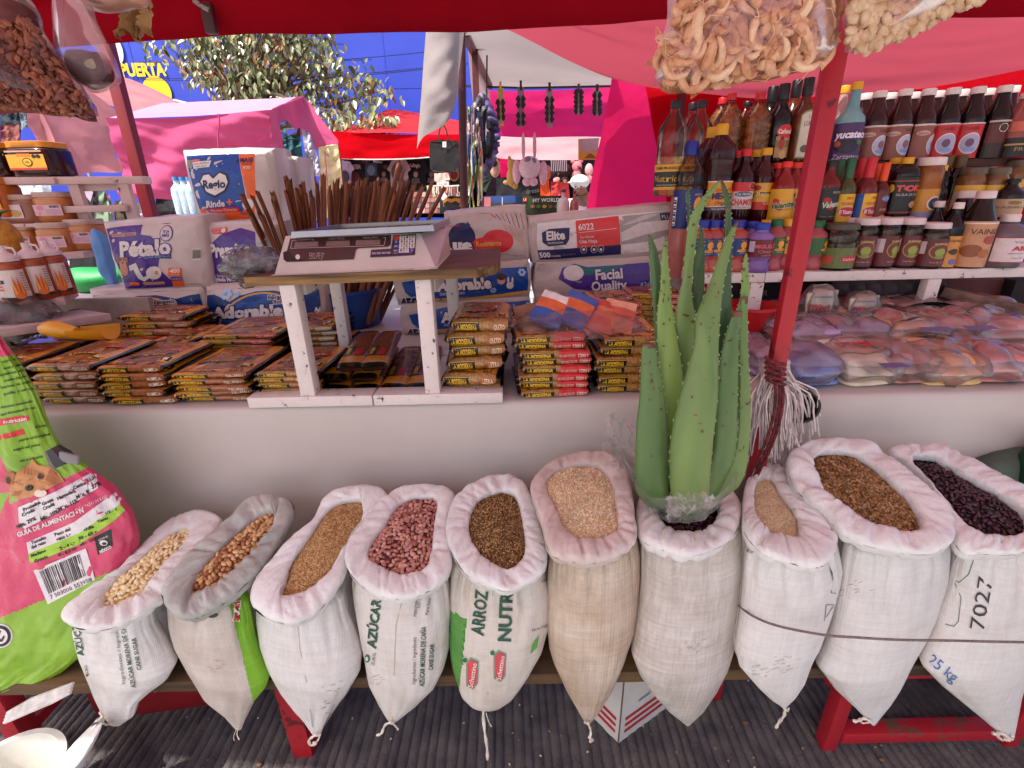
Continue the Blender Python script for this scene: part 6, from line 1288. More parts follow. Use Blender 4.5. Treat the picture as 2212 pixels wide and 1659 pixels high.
put('hotgreen',1842,341,40,2,'small green sauce bottle with yellow blue label, front',-.03,None,G2);put('hotgreen',1818,344,38,2,'green sleeved sauce bottle behind the front green one',.05,None,G2)
put('hotred',1886,340,44,2,'small red sauce bottle with yellow blue label, front',-.03,None,G2);put('hotred',1866,342,38,2,'red sleeved sauce bottle behind the front red one',.05,None,G2)
put('orangecap',1917,351,34,2,'slim sauce bottle with long orange cap',-.03,None,G2);put('orangecap',1902,353,32,2,'orange capped slim bottle behind its twin',.04,None,G2)
put('toki',1963,340,54,2,'black soy sauce bottle with yellow cap, front',-.01,None,G2);put('toki',1936,341,50,2,'black soy sauce bottle with yellow cap, half hidden left',.06,None,G2)
put('peppers',2016,340,54,2,'bottle of pickled peppers with white cap and yellow label',-.01,None,G2)
put('starcap',2041,357,36,2,'slim black bottle with yellow crown cap',.0,None,G2)
put('goldcap',2052,335,44,2,'dark bottle with gold top, left one of two',.06,None,G2);put('goldcap',2080,335,46,2,'dark bottle with gold top, right one of two',.05,None,G2)
put('mushroom',2106,362,50,2,'mushroom jar with pale label, left of two',.0,None,G2);put('mushroom',2155,362,50,2,'mushroom jar with orange label, right of two',.0,None,G2)
put('darkva',2192,386,54,2,'dark bottle with tan label at the right edge of the middle step',-.05,None,G2)
put('mushroom',2206,345,54,2,'jar with orange label cut by the right edge, middle step',.08,None,G2)
for i,(cx,w_,lb)in enumerate(((1516,62,'pink powder bottle with blue cap, leftmost behind the aloe'),(1544,46,'pink powder bottle with blue cap, second behind the aloe'),(1596,52,'pink powder bottle with blue cap left of the purple one'))):
 put('pinkpowder',cx,475,w_,1,lb,0,None,G1)
put('pinkpowder',1564,476,46,1,'blue capped pink powder bottle in the second line',.05,None,G1)
put('purplepowder',1649,481,54,1,'purple powder bottle with blue cap at the shelf front',-.025,None,G1);put('purplepowder',1627,478,44,1,'purple capped bottle behind the purple powder bottle',.05,None,G1)
put('greenpowder',1681,473,44,1,'pink powder bottle with green cap left of red post',0,None,G1);put('orangepowder',1657,475,40,1,'orange capped bottle behind the green capped one',.05,None,G1);put('orangepowder',1706,473,42,1,'yellow capped powder bottle partly behind the red post',.03,None,G1)
put('greenpowder',1769,476,48,1,'pink powder bottle with green cap right of red post',0,None,G1);put('orangepowder',1744,476,44,1,'powder bottle hidden by the red post with number two badge',.01,None,G1)
put('bigolives',1820,482,72,1,'large olive jar with green label',-.01,None,G1,'jar')
for i,(cx,y)in enumerate(((1876,471),(1925,470),(1974,470))):put('olives',cx,y,49,1,f"olive jar with white lid and maroon label, {wx[i]} from the left",0,None,G1,'jar')
put('olives',2026,480,54,1,'olive jar with white lid standing alone beside the vanilla',-.02,None,G1,'jar')
for i,(cx,y)in enumerate(((1848,470),(1900,468),(1950,468),(2002,478))):put('olives',cx,y,47,1,f"olive jar in the second line, {wx[i]} from the left",.065,None,G1,'jar')
put('vanilla',2074,437,42,1,'vanilla bottle with white cap and orange label',-.02,None,G1);put('vanilla',2032,434,42,1,'dark vanilla bottle with white cap, half hidden',.05,None,G1)
put('vanillacup',2134,412,66,1,'large vanilla bottle with tan label, left of the grey jug',-.02,None,G1);put('vanillacup',2090,412,60,1,'white capped dark bottle behind the tan label vanilla',.06,None,G1)
put('greyjug',2186,462,80,1,'grey jug with white cap and pink white label',-.02,None,G1,'jug')
# ================================================================== L
ls=thing('jar_shelf','white chipped wooden shelf of jars at the left edge','shelf')
WW=chipped('#c9a8a2','#5a3326',12,.36)
def rail(px0,py0,px1,py1,Y0,Y1_,th,dp,name='board'):
 a=at(px0,py0,Y0);c=at(px1,py1,Y1_);b=MB();b.bar(a+Vector((0,0,-th/2)),c+Vector((0,0,-th/2)),dp,th,WW,bev=.002);return b.build(name,ls)
YL=1.80
rail(-120,384,316,381,YL,YL+.02,.024,.05);rail(-60,388,150,385,YL+.04,YL+.04,.02,.13)
for px0,y0,y1 in((154,392,482),(262,392,0)):
 a=at(px0,y0,YL+.0);b=MB();b.bar((a.x,YL+.01,TABLE_Z if not y1 else at(px0,y1,YL).z),(a.x,YL+.01,a.z),.036,.02,WW,up=(0,1,0));b.build('upright',ls)
rail(120,446,272,442,YL-.012,YL-.012,.022,.02,'rail');rail(156,394,262,391,YL+.03,YL+.03,.03,.02,'rail')
rail(-100,484,206,480,YL-.01,YL+.0,.012,.11);rail(-80,556,214,538,YL-.06,YL-.02,.022,.16)
rail(-90,660,152,632,1.30,1.42,.022,.16)
a=at(30,650,1.2)
for px,Yq in((-40,1.34),(140,1.46)):
 a=at(px,652,Yq);b=MB();b.bar((a.x,Yq+.03,TABLE_Z),(a.x,Yq+.03,a.z-.03),.03,.03,mat('#3a2a26',.7));b.build('upright',ls)
def boxjar(name,lab,px0,px1,pyT,pyB,Y,body,lid,dr,sq=.45,dp=.8,group=None):
 A=at(px0,pyB,Y);B=at(px1,pyB,Y);T_=at((px0+px1)/2,pyT,Y);W=B.x-A.x;Hh=T_.z-(A.z+B.z)/2;o=thing(name,lab,'jar',((A.x+B.x)/2,Y+W*dp/2,(A.z+B.z)/2),0,group)
 b=MB();R=W/2;b.lathe([(R*.93,0),(R,Hh*.04),(R,Hh*.74),(R*.94,Hh*.80),(R*.85,Hh*.83)],body,28,sy=dp,sq=sq);b.build('jar_body',o,ang=50)
 b=MB();b.lathe([(R*.92,Hh*.82),(R*.94,Hh*.83),(R*.94,Hh*.985),(R*.9,Hh),(.001,Hh)],lid,28,sy=dp,sq=sq);b.build('lid',o,ang=50)
 d=Draw();dr(d)
 d.build('label',o,lambda x,y:(Vector((x*R*.93,-R*dp-.0012,Hh*y)),Vector((0,-1,0))),.0005);return o
HON=LIQ('#2c0f0a');
def dr_honey(d):
 d.rect(-.8,.22,.9,.62,ink('#d8a02a'),0);d.rect(-.3,.56,.3,.64,ink('#d87a2a'),1);d.ell(.1,.4,.22,.12,ink('#3a1a10'),2,20);d.ell(.1,.4,.18,.095,ink('#e0b03a'),3,20);d.text('MIEL',.1,.4,.06,ink('#3a1a10'),4,w=.2);d.rect(-.8,.18,.9,.24,ink('#b8382a'),1)
 d.ell(.46,.56,.1,.055,INK_BLACK,2,8);d.ell(.66,.56,.1,.055,INK_BLACK,2,8);d.rect(-.8,.68,.86,.73,ink('#c89a86'),1)
boxjar('honey_jar','large square honey jar with orange lid on top of the left shelf',16,118,303,381,YL,HON,CAP('#d08018'),dr_honey)
boxjar('honey_jar','dark honey jar with orange lid cut by the left edge',-80,12,304,383,YL,HON,CAP('#d08018'),dr_honey)
def dr_moc(d):d.rect(-.7,.2,.5,.66,ink('#cbb6b6'),0);d.ell(.1,.36,.34,.12,ink('#b88a4a'),1);d.text('Mole',-.3,.58,.06,INK_BLACK,1)
boxjar('brown_jar','brown jar with white photo label, middle shelf left edge',-4,82,420,484,YL-.04,mat('#8a5038',.4,coat=.4),CAP('#b89484'),dr_moc)
def dr_bas(d):d.rect(-.8,.22,.9,.58,ink('#d0a0a8'),0);d.text('BASSO',.5,.52,.07,INK_BLACK,1,w=.6,bold=.05);d.ell(-.4,.48,.2,.08,ink('#c87a90'),1);d.rect(-.1,.26,.8,.44,ink('#b890a0'),1);d.text('10',-.5,.3,.1,ink('#8a4a6a'),1)
AMJ=LIQ('#a8642c','#b8743a')
for k,(x0,x1,t,bt,Yq,lb)in enumerate(((74,150,414,480,YL-.03,'amber spread jar with pink label on the middle shelf'),(82,158,481,549,YL-.08,'amber spread jar with pink label, lower row center'),(143,212,474,540,YL-.06,'amber spread jar at the right end of the lower row'),(28,82,484,552,YL-.05,'pale lidded amber jar behind the white squeeze bottles'))):
 boxjar('amber_jar',lb,x0,x1,t,bt,Yq,AMJ,CAP('#b8988c'),dr_bas,group='amber jars on the left shelf')
boxjar('amber_jar','orange jug shaped jar cut by the left edge under the honey',-60,20,382,470,YL-.06,LIQ('#b8601c'),CAP('#c87820'),lambda d:d.rect(-.8,.2,.9,.6,ink('#d88a1c'),0),group='amber jars on the left shelf')
b=MB();c_=at(6,520,1.5);b.ell((0,0,0),(.05,.045,.066),mat('#c88a1c',.5,c2='#a86a14',ns=50,bump=.8,bs=60,bd=.006),14,10);
for k in range(9):a=k*.7;b.tube([(0,0,.055),(.02*math.cos(a),.02*math.sin(a),.08),(.045*math.cos(a),.045*math.sin(a),.085)],[.006,.004,.001],mat('#3a5a24',.5),4)
o=b.build('pineapple_jar');o.location=c_;tag(o,'yellow pineapple shaped container at the left edge','container')
fl=None
for i,(cx,yt,Yq,yb)in enumerate(((50,550,1.30,654),(98,540,1.345,644),(137,530,1.39,636))):
 A=at(cx,yb,Yq);T_=at(cx-10,yt-20,Yq);W=.064;Hh=T_.z-A.z
 if fl is None:
  o=thing('hot_sauce_bottle','','bottle');R=W/2;fl=(o,Hh)
  b=MB();b.lathe([(R*.95,0),(R,.003),(R,Hh*.66),(R*.9,Hh*.72),(R*.8,Hh*.74)],LIQ('#8a3a1a','#9c4a22'),24,sq=.25);b.build('bottle_body',o,ang=50)
  b=MB();b.lathe([(R*.92,Hh*.74),(R*.92,Hh*.8),(R*.5,Hh*.86),(R*.26,Hh*.9),(R*.26,Hh),(.001,Hh)],CAP('#d8c4c4'),20);b.tube([(R*.3,0,Hh*.97),(R*.8,0,Hh*.95),(R*.9,0,Hh*.86),(R*.7,0,Hh*.81)],.003,CAP('#d8c4c4'),6);b.build('flip_cap',o,ang=50)
  d=Draw();d.rect(-1,.0,1,1,ink('#d6c4bc'),0,14,4);octo(-.35,.82,.2,1,.4)(d);d.rect(-.7,.56,.0,.68,INK_BLACK,1);d.text('TUSCANA',-.35,.62,.06,ink('#d6c4bc'),2,w=.6);d.text('HABANERO',-.35,.47,.07,ink('#d8404a'),1,w=.55,bold=.04);d.text('LEGUMAS',-.35,.36,.07,ink('#d8404a'),1,w=.55,bold=.04)
  d.rect(-1,0,1,.1,ink('#2a1a18'),1,14,1)
  for q in range(9):x=.25+q*.055;h=.35+.3*abs(math.sin(q*2.3));d.poly([(x-.06,.16),(x+.06,.16),(x+.03,.16+h*.5),(x,.2+h)],ink(['#d8641c','#e0a02a','#c8481c'][q%3]),2+q%2)
  d.ell(.46,.14,.25,.1,ink('#d8641c'),4,16)
  for q in range(8):d.rect(.76,.3+q*.08,.97,.33+q*.08,ink('#8a7a78'),1,2,1)
  d.build('label',o,lambda x,y:(Vector((R*1.03*math.copysign(abs(math.sin(x*1.5))**.75,x),-R*1.03*abs(math.cos(x*1.5))**.75,Hh*(.08+.52*y))),Vector((math.sin(x*1.5),-math.cos(x*1.5),0))),.0005)
 else:o=dup(fl[0])
 o.location=(A.x,Yq,A.z);o.rotation_euler=(0,0,.15);tag(o,['hot sauce bottle with white flip cap and flame label, leftmost','hot sauce bottle with flame label in the middle of three','hot sauce bottle with flame label, right end of the row'][i],'bottle','flame label sauce bottles')
boxjar('sauce_jar','tomato sauce bottle cut by the left edge beside the flame labels',-30,30,548,662,1.27,LIQ('#9a2a18'),CAP('#d8c4c4'),lambda d:(d.rect(-.8,.1,.9,.6,ink('#d6c4bc'),0),d.ell(.1,.4,.3,.1,ink('#c8301c'),1)))
b=MB();A=at(0,706,1.12);B=at(205,672,1.42);b.bar(A+Vector((-.2,-.07,-.02)),B+Vector((0,0,-.012)),.16,.022,mat('#c2b0ae',.6,var=.1),bev=.002);tag(b.build('white_board'),'white painted plank lying slanted under the left jar shelf','board')
b=MB();A=at(140,650,1.5);b.box((A.x+.1,1.5,TABLE_Z+.09),(.34,.02,.17),mat('#9a8a82',.8,var=.1));tag(b.build('carton'),'grey brown carton standing behind the yellow scoop','carton')
c_=at(40,690,1.28);crumple('plastic_bag','clear knotted bag of dark dried chillies under the left shelf','bag',c_,(.085,.07,.06),film(haze=.2),14,mat('#241614',.7,c2='#4a3024',ns=40,bump=1,bs=60,bd=.006),.3)
sp=thing('yellow_scoop','yellow plastic scoop lying on the pasta packets','scoop',tuple(at(165,722,1.22)))
SO=Vector(sp.location);YM=mat('#dc9a12',.35,var=.06,ns=20,coat=.2);b=MB()
hp=[at(x,y,1.2)-SO for x,y in((92,712),(110,710),(130,712),(150,716),(166,718))];b.tube(hp,[.014,.021,.022,.018,.013],YM,14);b.build('handle',sp)
def scf(u,v):
 a=math.pi*(u-.5)*1.0;x0=at(160,722,1.2)-SO;x1=at(240,716,1.26)-SO;p=x0.lerp(x1,v);r=.024+.012*v
 return p+Vector((0,math.sin(a)*r,-math.cos(a)*r+.012))
b=MB();b.grid(scf,16,10,YM);b.grid(lambda u,v:scf(u,v)+Vector((0,0,.0025)),16,10,YM);b.grid(lambda u,v:scf(u,0)*(1-v)+(at(160,718,1.2)-SO)*v,16,4,YM);b.build('scoop_bowl',sp)
rows=[(728,-150,2,.88),(745,-150,14,.88),(790,-150,48,.88),(840,-150,76,.88),(900,-150,100,.88),(955,-150,126,.88),(985,-150,160,.88),(1010,-150,196,.88),(1050,-150,252,.88),(1100,-150,286,.875),(1150,-150,302,.87),(1190,-152,298,.865),(1240,-156,270,.855),(1290,-160,238,.845),(1340,-165,208,.83),(1400,-165,178,.81),(1450,-160,128,.79),(1480,-150,62,.775),(1490,-120,10,.77)]
cf=thing('cat_food_bag','big pink and lime green cat food bag at the left edge','bag',(-1.0,.75,BENCH_Z))
CO=Vector(cf.location)
LIME=mat('#82b01e',.35,var=.07,ns=10,bump=.5,bs=24,bd=.012,coat=.3);PINKB=mat('#cc3762',.35,var=.07,ns=10,bump=.5,bs=24,bd=.012,coat=.3)
def cfS(u,v):
 py,xl,xr,Y=lerp_rows(rows,v);A=at(xl,py,Y);B=at(xr,py,Y);m=(A+B)/2;hw=(B-A).length/2;a=u*math.pi/2
 bu=.105*min(1,.25+1.1*v)*min(1,(1-v)*5)
 fd=Vector((-m.x,-m.y,0)).normalized();p=m+(B-A)/2*math.sin(a)+fd*min(bu,hw*.62)*math.cos(a)
 k=.010*N3((u*3,v*7,1),1)+.006*N3((u*7+v*3,v*15,4),1)+.003*N3((u*15,v*26,4),1)
 if v<.55:k+=.010*N3((u*6,v*10,9),1)
 k*=abs(math.cos(a))**.5
 return p+Vector((math.sin(a)*k,-math.cos(a)*k,0))-CO
def cfmat(u,v):
 x,py=proj(cfS(2*u-1,v)+CO)
 top=1052-.47*(x-100)if x>20 else 1065+(20-x)*2.2
 bot=1335-.44*x*.95
 if py<770 and x<60-(py-740)*1.3:return PINKB
 if x<22 and 930<py<1065:return PINKB if py>985+x*2 else LIME
 return PINKB if top<py<bot else LIME
b=MB();b.grid(lambda u,v:cfS(2*u-1,v),170,230,LIME,mf=cfmat)
b.grid(lambda u,v:(lambda p,q:p+Vector((-.6,.75,0))*.06*math.cos((1-2*u)*math.pi/2))(Vector(((lambda r:(at(r[1],r[0],r[3]).lerp(at(r[2],r[0],r[3]),(math.sin((1-2*u)*math.pi/2)+1)/2)-CO))(lerp_rows(rows,v)))),Vector()),20,60,LIME)
b.build('bag_body',cf,ang=180)
def cfuv(x,y):
 ys=[r[0]for r in rows];t=0
 for i in range(len(ys)-1):
  if ys[i]<=y<=ys[i+1]:t=(i+(y-ys[i])/(ys[i+1]-ys[i]))/(len(ys)-1);break
 _,xl,xr,_=lerp_rows(rows,t);s=max(-1,min(1,(2*x-xl-xr)/(xr-xl)));return math.asin(s)*2/math.pi,t
cg=surf(cfS)
def cfn(x,y):
 u,v=cfuv(x,-y);u,v=invert(cfS,CO,x,-y,u,v);p,n=cg(u,v);return p,(-n if n.y>0 else n)
d=PD();WP=ink('#ddd6d6',.4);K=INK_BLACK;LG=ink('#9fcb3a',.4)
def quad(x0,y0,x1,y1,sl=-.42):return[(x0,y0),(x1,y0+(x1-x0)*sl),(x1,y1+(x1-x0)*sl),(x0,y1)]
R_=22
d.Q([(40,1096),(120,1062),(196,1022),(208,1024),(212,1054),(140,1098),(54,1142),(42,1132)],WP,0,8)
for x,y,t,h,w_ in((70,1092,'Proteína',7,42),(62,1106,'Cruda',7,30),(104,1083,'Grasa',7,26),(106,1093,'Cruda',7,26),(143,1068,'Humedad',7,40),(172,1048,'Ceniza',7,30),(198,1034,'E.L.N.',7,22),(58,1128,'Mín. 29%',8,46),(108,1112,'Mín. 10%',8,42),(148,1090,'Máx. 11%',8.5,46),(182,1066,'Máx. 8%',8,36),(208,1048,'37%',8,20)):d.X(t,x,y,h,K,R_+4,L=1,w=w_,bold=.04)
for x,y in((83,1096),(122,1078),(156,1060),(186,1042)):d.Ln([(x,y-20),(x+6,y+28)],.8,K,1)
d.X('GUÍA DE ALIMENTACIÓN',110,1128,9.5,WP,21,L=1,w=152,bold=.04)
d.X('LA 1 TAZO DE 8 OZ',200,1086,6,WP,24,L=1,w=70)
d.Q([(58,1172),(160,1128),(240,1070),(276,1046),(284,1062),(250,1096),(170,1152),(62,1196)],WP,0,8)
d.Q([(62,1196),(170,1152),(250,1096),(284,1062),(290,1082),(250,1122),(172,1176),(70,1216),(64,1212)],LG,0,8)
for t,x,y,h,w_,c in(('Tamaño',84,1166,7,34,K),('del gato',84,1176,7,34,K),('Peso del',136,1148,7,36,K),('gato kg',138,1159,7,34,K),('g/día',192,1140,7,24,K),('Mediano',84,1194,6.5,34,K),('Grande',90,1206,6.5,30,K),('2 - 4 kg',146,1178,7,36,K),('4 - 6.5 kg',146,1191,7,44,K),('30 - 65 g',190,1155,7,42,K),('65 - 100 g',194,1168,7,44,K),('Tazas',222,1122,6,24,K),('1/2 - 1',240,1104,6,26,K)):d.X(t,x,y,h,c,R_,L=1,w=w_,bold=.03)
d.Q([(73,1232),(186,1184),(206,1252),(104,1305)],WP,0,8);random.seed(2);tt=0.05
while tt<.93:
 w_=random.choice((.012,.02,.03,.012));f=lambda u,v:((73+(186-73)*u)*(1-v)+(104+(206-104)*u)*v,(1232+(1184-1232)*u)*(1-v)+(1305+(1252-1305)*u)*v)
 d.Q([f(.05+tt*.9,.08),f(.05+(tt+w_)*.9,.08),f(.05+(tt+w_)*.9,.76),f(.05+tt*.9,.76)],K,1,30);tt+=w_+random.choice((.012,.02,.028))
d.X('7 503008 553958',154,1270,9,K,R_+2,L=1,w=98)
d.Q([(204,1160),(240,1142),(244,1178),(212,1199)],K,0,10);d.X('HECHO EN',224,1162,4.5,WP,R_+4,L=1,w=22);d.X('MÉXICO',229,1186,6,WP,R_+4,L=1,w=28,bold=.05);d.E(225,1172,9,6,WP,1,14);d.E(227,1173,5,3,K,2,10)
d.E(2,1373,26,26,WP,0,24);d.E(2,1373,23,23,K,1,24);d.E(2,1373,17,17,WP,2,24);d.Ln([(4,1360),(-2,1374),(6,1384),(12,1372)],4,K,3)
for i,(t,y,x,w_)in enumerate((('carine',778,12,40),('adulto y desarrollo',790,26,62),('ingredientes naturales',803,24,76),('aceite de pollo',816,30,70),('harina de maíz',830,28,80),('pollo y arroz',844,34,78),('Alimento balanceado',873,28,80),('aged formulated for cats',887,32,90),('Oro',920,80,30),('para animales',944,66,80),('según el peso',965,50,70),('use as indicated',990,60,60))):
 d.X(t,x+8,y,5.5,K,12,L=1,w=w_*.85,bold=.02)
d.Q([(-20,908),(60,896),(66,908),(-16,922)],REDI,0,8);d.X('nutrición',34,907,8,WP,8,L=1,w=50,bold=.03);d.Q([(-20,944),(50,926),(54,938),(-16,956)],REDI,0,8)
FU=ink('#c88a56',.5);FU2=ink('#a86636',.5);FUW=ink('#e2d0bc',.5)
d.Q([(28,1040),(40,1018),(60,1006),(72,990),(84,1004),(106,1006),(126,1020),(142,1040),(130,1044),(104,1056),(70,1072),(40,1078),(22,1062)],FU,2,6);d.Q([(8,1040),(22,1016),(36,1020),(32,1046)],FU2,3,6);d.E(22,1036,5,8,ink('#4a2c24'),4,10);d.Q([(110,1012),(140,1040),(118,1048),(100,1036)],FU2,3,6)
d.E(66,1052,9,6,K,4,14);d.E(65,1051,6,4.4,ink('#5a5a4a'),5,12);d.E(65,1051,3,3.6,K,6,10);d.E(90,1028,6,6,K,4,12);d.E(90,1064,14,8,FUW,3,14);d.E(94,1056,4,3,ink('#c0706a'),5,10)
for q in range(6):d.Ln([(56+q*7,1008+q*2),(54+q*8,1024+q)],1.6,FU2,4);d.Ln([(36+q*3,1062-q),(28+q*3,1070)],1.2,FU2,4)
d.build('printed_text',cf,cfn,.0008)
b=MB();pp=[at(x,y,.775)-CO for x,y in((112,968),(128,985),(140,1000))];b.tube(pp,[.012,.018,.02],mat('#3a3638',.4),8);b.box(at(150,990,.765)-CO,(.034,.006,.022),mat('#7a7678',.35),Matrix.Rotation(.3,3,'Y'),.003);b.build('closing_clip',cf)
b=MB();P=[at(x,y,.70)-CO for x,y in((150,1492),(110,1510),(60,1530),(8,1556))]
for k in range(4):b.tube([p+Vector((0,.004*k,.004*k-.006))for p in P],[.003,.006,.007,.004],mat('#cfc9c4',.5,var=.2),6)
b.build('loose_tail',cf)
# ================================================================== A
al=thing('aloe_plant','tall green aloe plant standing in the sack of dark beans','plant',tuple(at(1490,1070,.82)))
AO=Vector(al.location)
def alm(a,b):return wood(a,b,13,.42,2,.12)
AG=[alm('#748e50','#4a6a36'),alm('#7f964f','#54733c'),alm('#4f6f3a','#37552b'),alm('#86a04c','#587a38'),alm('#425f31','#2b4425')]
SCAR=mat('#6a4a34',.7,var=.3,ns=80);THORN=mat('#a8b078',.5)
def aloe_leaf(pts,m,th=.5,seed=0,cut=False,teeth=True,scars=3,back=.25):
 """pts: (left x, right x, y, depth) up the leaf in photo positions"""
 n=34;R=spline([(a,b_,c,d*1000)for a,b_,c,d in[p for p in pts]],n,False)if False else None
 K=len(pts)
 def row(t):
  x=t*(K-1);i=min(int(x),K-2);f=x-i
  g=lambda j:pts[max(0,min(K-1,j))]
  out=[]
  for c in range(4):
   a,b_,cc,d=g(i-1)[c],g(i)[c],g(i+1)[c],g(i+2)[c]
   out.append(.5*(2*b_+(cc-a)*f+(2*a-5*b_+4*cc-d)*f*f+(3*b_-a-3*cc+d)*f**3))
  return out
 def S(u,v):
  xl,xr,py,Y=row(v);A=at(xl,py,Y);B=at(xr,py,Y);m_=(A+B)/2;hw=(B-A).length/2
  a=math.pi*2*u
  fy=-hw*th*max(0,math.cos(a-math.pi/2*0))if True else 0
  c,s=math.cos(a),math.sin(a)
  p=m_+(B-A)/2*s+Vector((0,-hw*th*c if c>0 else hw*back*abs(c),0))
  p=p+Vector((0,-.0025*N3((u*3,v*6,seed),1)-.0012*N3((u*9,v*16,seed),1),0))
  return p-AO
 b=MB();b.grid(S,22,44,m,closeu=True,mf=lambda u,v:SCAR if v>.965+.03*N3((u*5,seed,0),1)else m)
 k=len(b.v)
 b.v+=[tuple(S(i/22,1))for i in range(22)];b.f.append(tuple(range(k,k+22)));b.m.append(b.mi(SCAR if cut else m))
 o=b.build('leaf',al,ang=70)
 random.seed(seed*7+1);t=MB()
 if teeth:
  for sd in(.25,.75):
   for j in range(20):
    v=.06+.9*j/20+random.uniform(-.02,.02);p=Vector(S(sd,v));q=Vector(S(0 if True else sd,v));q2=Vector(S(sd,min(1,v+.012)))
    out=(p-Vector(S(.5 if sd==.25 else.5,v)));out=Vector((1 if sd==.25 else-1,-.2,.35)).normalized();L=.0026
    t.add([p,q2,p.lerp(q2,.5)+out*L,p+Vector((0,.002,0))],[(0,1,2),(1,3,2),(3,0,2)],THORN)
 for j in range(scars*2):
  u=random.gauss(0,.09)%1;v=random.uniform(.3,.95);w_=random.uniform(.0012,.004);h=random.uniform(.001,.005)*random.choice((.5,1))
  g_=surf(lambda a_,c_:S(a_%1,c_));p,nn=g_(u,v)
  if nn.y>0:nn=-nn
  tx_=Vector((1,0,0));up=nn.cross(tx_).normalized();tx_=up.cross(nn)
  vs=[p+nn*.0008+tx_*(w_*math.cos(q)*(1+.3*math.sin(q*3+j)))+up*(h*math.sin(q))for q in[k*math.pi/4 for k in range(8)]]
  t.add(vs,[tuple(range(8))],SCAR)
 if t.f:t.build('teeth_and_scars',o,smooth=False)
 return o
aloe_leaf([(1440,1478,1000,.87),(1424,1474,860,.87),(1413,1440,700,.885),(1403,1424,560,.9),(1400,1406,508,.905)],AG[2],.3,1)
aloe_leaf([(1430,1500,1040,.83),(1428,1485,880,.84),(1424,1474,800,.845),(1419,1456,690,.86),(1427,1447,610,.875),(1431,1442,545,.885),(1436,1439,508,.89)],AG[3],.35,2,scars=6)
aloe_leaf([(1488,1520,1020,.86),(1476,1500,820,.87),(1458,1502,720,.87),(1457,1503,690,.87),(1466,1495,640,.875),(1475,1496,600,.88),(1486,1508,490,.885),(1502,1521,448,.888),(1530,1544,412,.89),(1553,1560,389,.892)],AG[1],.35,3,scars=5)
aloe_leaf([(1492,1520,900,.89),(1494,1520,700,.895),(1497,1522,590,.9),(1508,1521,520,.905),(1513,1517,488,.906)],AG[4],.3,4)
aloe_leaf([(1482,1496,760,.905),(1484,1494,560,.91),(1484,1491,470,.912),(1482,1489,425,.913),(1483,1486,408,.914)],AG[2],.3,5,scars=1)
aloe_leaf([(1540,1585,900,.86),(1548,1582,740,.87),(1553,1580,620,.875),(1562,1581,540,.88),(1567,1580,470,.882),(1562,1576,425,.886),(1556,1562,389,.893)],AG[4],.3,6)
aloe_leaf([(1560,1590,940,.84),(1575,1612,820,.85),(1578,1606,720,.86),(1600,1618,640,.87),(1602,1617,590,.875),(1610,1614,546,.88)],AG[3],.3,7,teeth=True)
aloe_leaf([(1528,1556,1082,.80),(1560,1603,1040,.805),(1591,1619,960,.82),(1598,1622,870,.835),(1599,1617,790,.845),(1596,1616,720,.855),(1601,1616,640,.865)],AG[1],.3,8,scars=4)
aloe_leaf([(1500,1540,1088,.80),(1516,1560,1050,.80),(1538,1588,980,.81),(1546,1592,890,.82),(1553,1594,800,.83),(1564,1595,735,.84),(1583,1604,672,.85)],AG[0],.4,9,cut=True,scars=5)
aloe_leaf([(1400,1438,1094,.81),(1374,1444,1060,.80),(1371,1444,1000,.80),(1374,1441,920,.805),(1382,1434,850,.815),(1384,1424,790,.822),(1386,1414,742,.83)],AG[0],.45,10,cut=True,scars=7)
aloe_leaf([(1474,1514,1104,.79),(1450,1530,1068,.775),(1446,1534,1020,.77),(1449,1541,950,.772),(1464,1549,870,.785),(1484,1552,800,.80),(1500,1553,740,.81),(1504,1556,680,.825),(1530,1562,620,.84),(1547,1572,570,.85),(1570,1585,512,.86),(1590,1596,478,.865)],AG[1],.5,11,scars=9)
b=MB();b.lathe([(.055,0),(.06,.03),(.045,.05)],mat('#4a5a34',.7),14,loc=(-.005,.02,-.035));b.build('root_crown',al)
bgf=film(haze=.16,gloss=.16,bs=10,bump=.3,rough=.25)
o=thing('plastic_bag','torn clear plastic bag wrapped around the foot of the aloe','bag',tuple(at(1490,1080,.80)))
PO=Vector(o.location)
loop=spline([at(x,y,Y)-PO for x,y,Y in((1370,1050,.80),(1400,1088,.75),(1450,1108,.725),(1510,1108,.725),(1550,1088,.75),(1590,1040,.80),(1560,1000,.88),(1440,1000,.88))],48)
def bgfn(u,v):
 i=int(round(u*48))%48;p=loop[i];c=Vector((0,.02,-.02))
 return c+(p-c)*(.75+.3*v)+Vector((0,0,-.03+.055*v))+Vector((.012*N3((u*9,v*3,0),2),.01*N3((u*9,v*3,5),2),.02*N3((u*14,v*2,9),1)*v))
b=MB();b.grid(bgfn,48,10,bgf,closeu=True);b.build('film',o,ang=70)
def flap(u,v):
 a=at(1310+60*u+30*v*u,890+110*v+40*u,.86-.06*v);return a-PO+Vector((.012*N3((u*4,v*5,1),1.5),.03*N3((u*3,v*4,7),1.5),.012*N3((u*5,v*5,3),1.5)))
b=MB();b.grid(flap,22,26,bgf);b.build('film_flap',o,ang=70)
def flap2(u,v):
 a=at(1440+100*u,1070+50*v-30*u*v,.725-.02*math.sin(u*3));return a-PO+Vector((.01*N3((u*4,v*5,1),2),.02*N3((u*5,v*4,7),2),.01*N3((u*5,v*5,3),2)))
b=MB();b.grid(flap2,24,14,bgf);b.build('film_flap',o,ang=70)
mp=thing('string_mop','mop of pale grey cotton strings hanging from the red post','mop',tuple(at(1680,800,.96)))
MO=Vector(mp.location);random.seed(8);MS=[mat('#cfc0bc',.85,var=.2,ns=60),mat('#b8a6a4',.85,var=.2,ns=60),mat('#ded2ce',.85,var=.15,ns=60)]
b=MB()
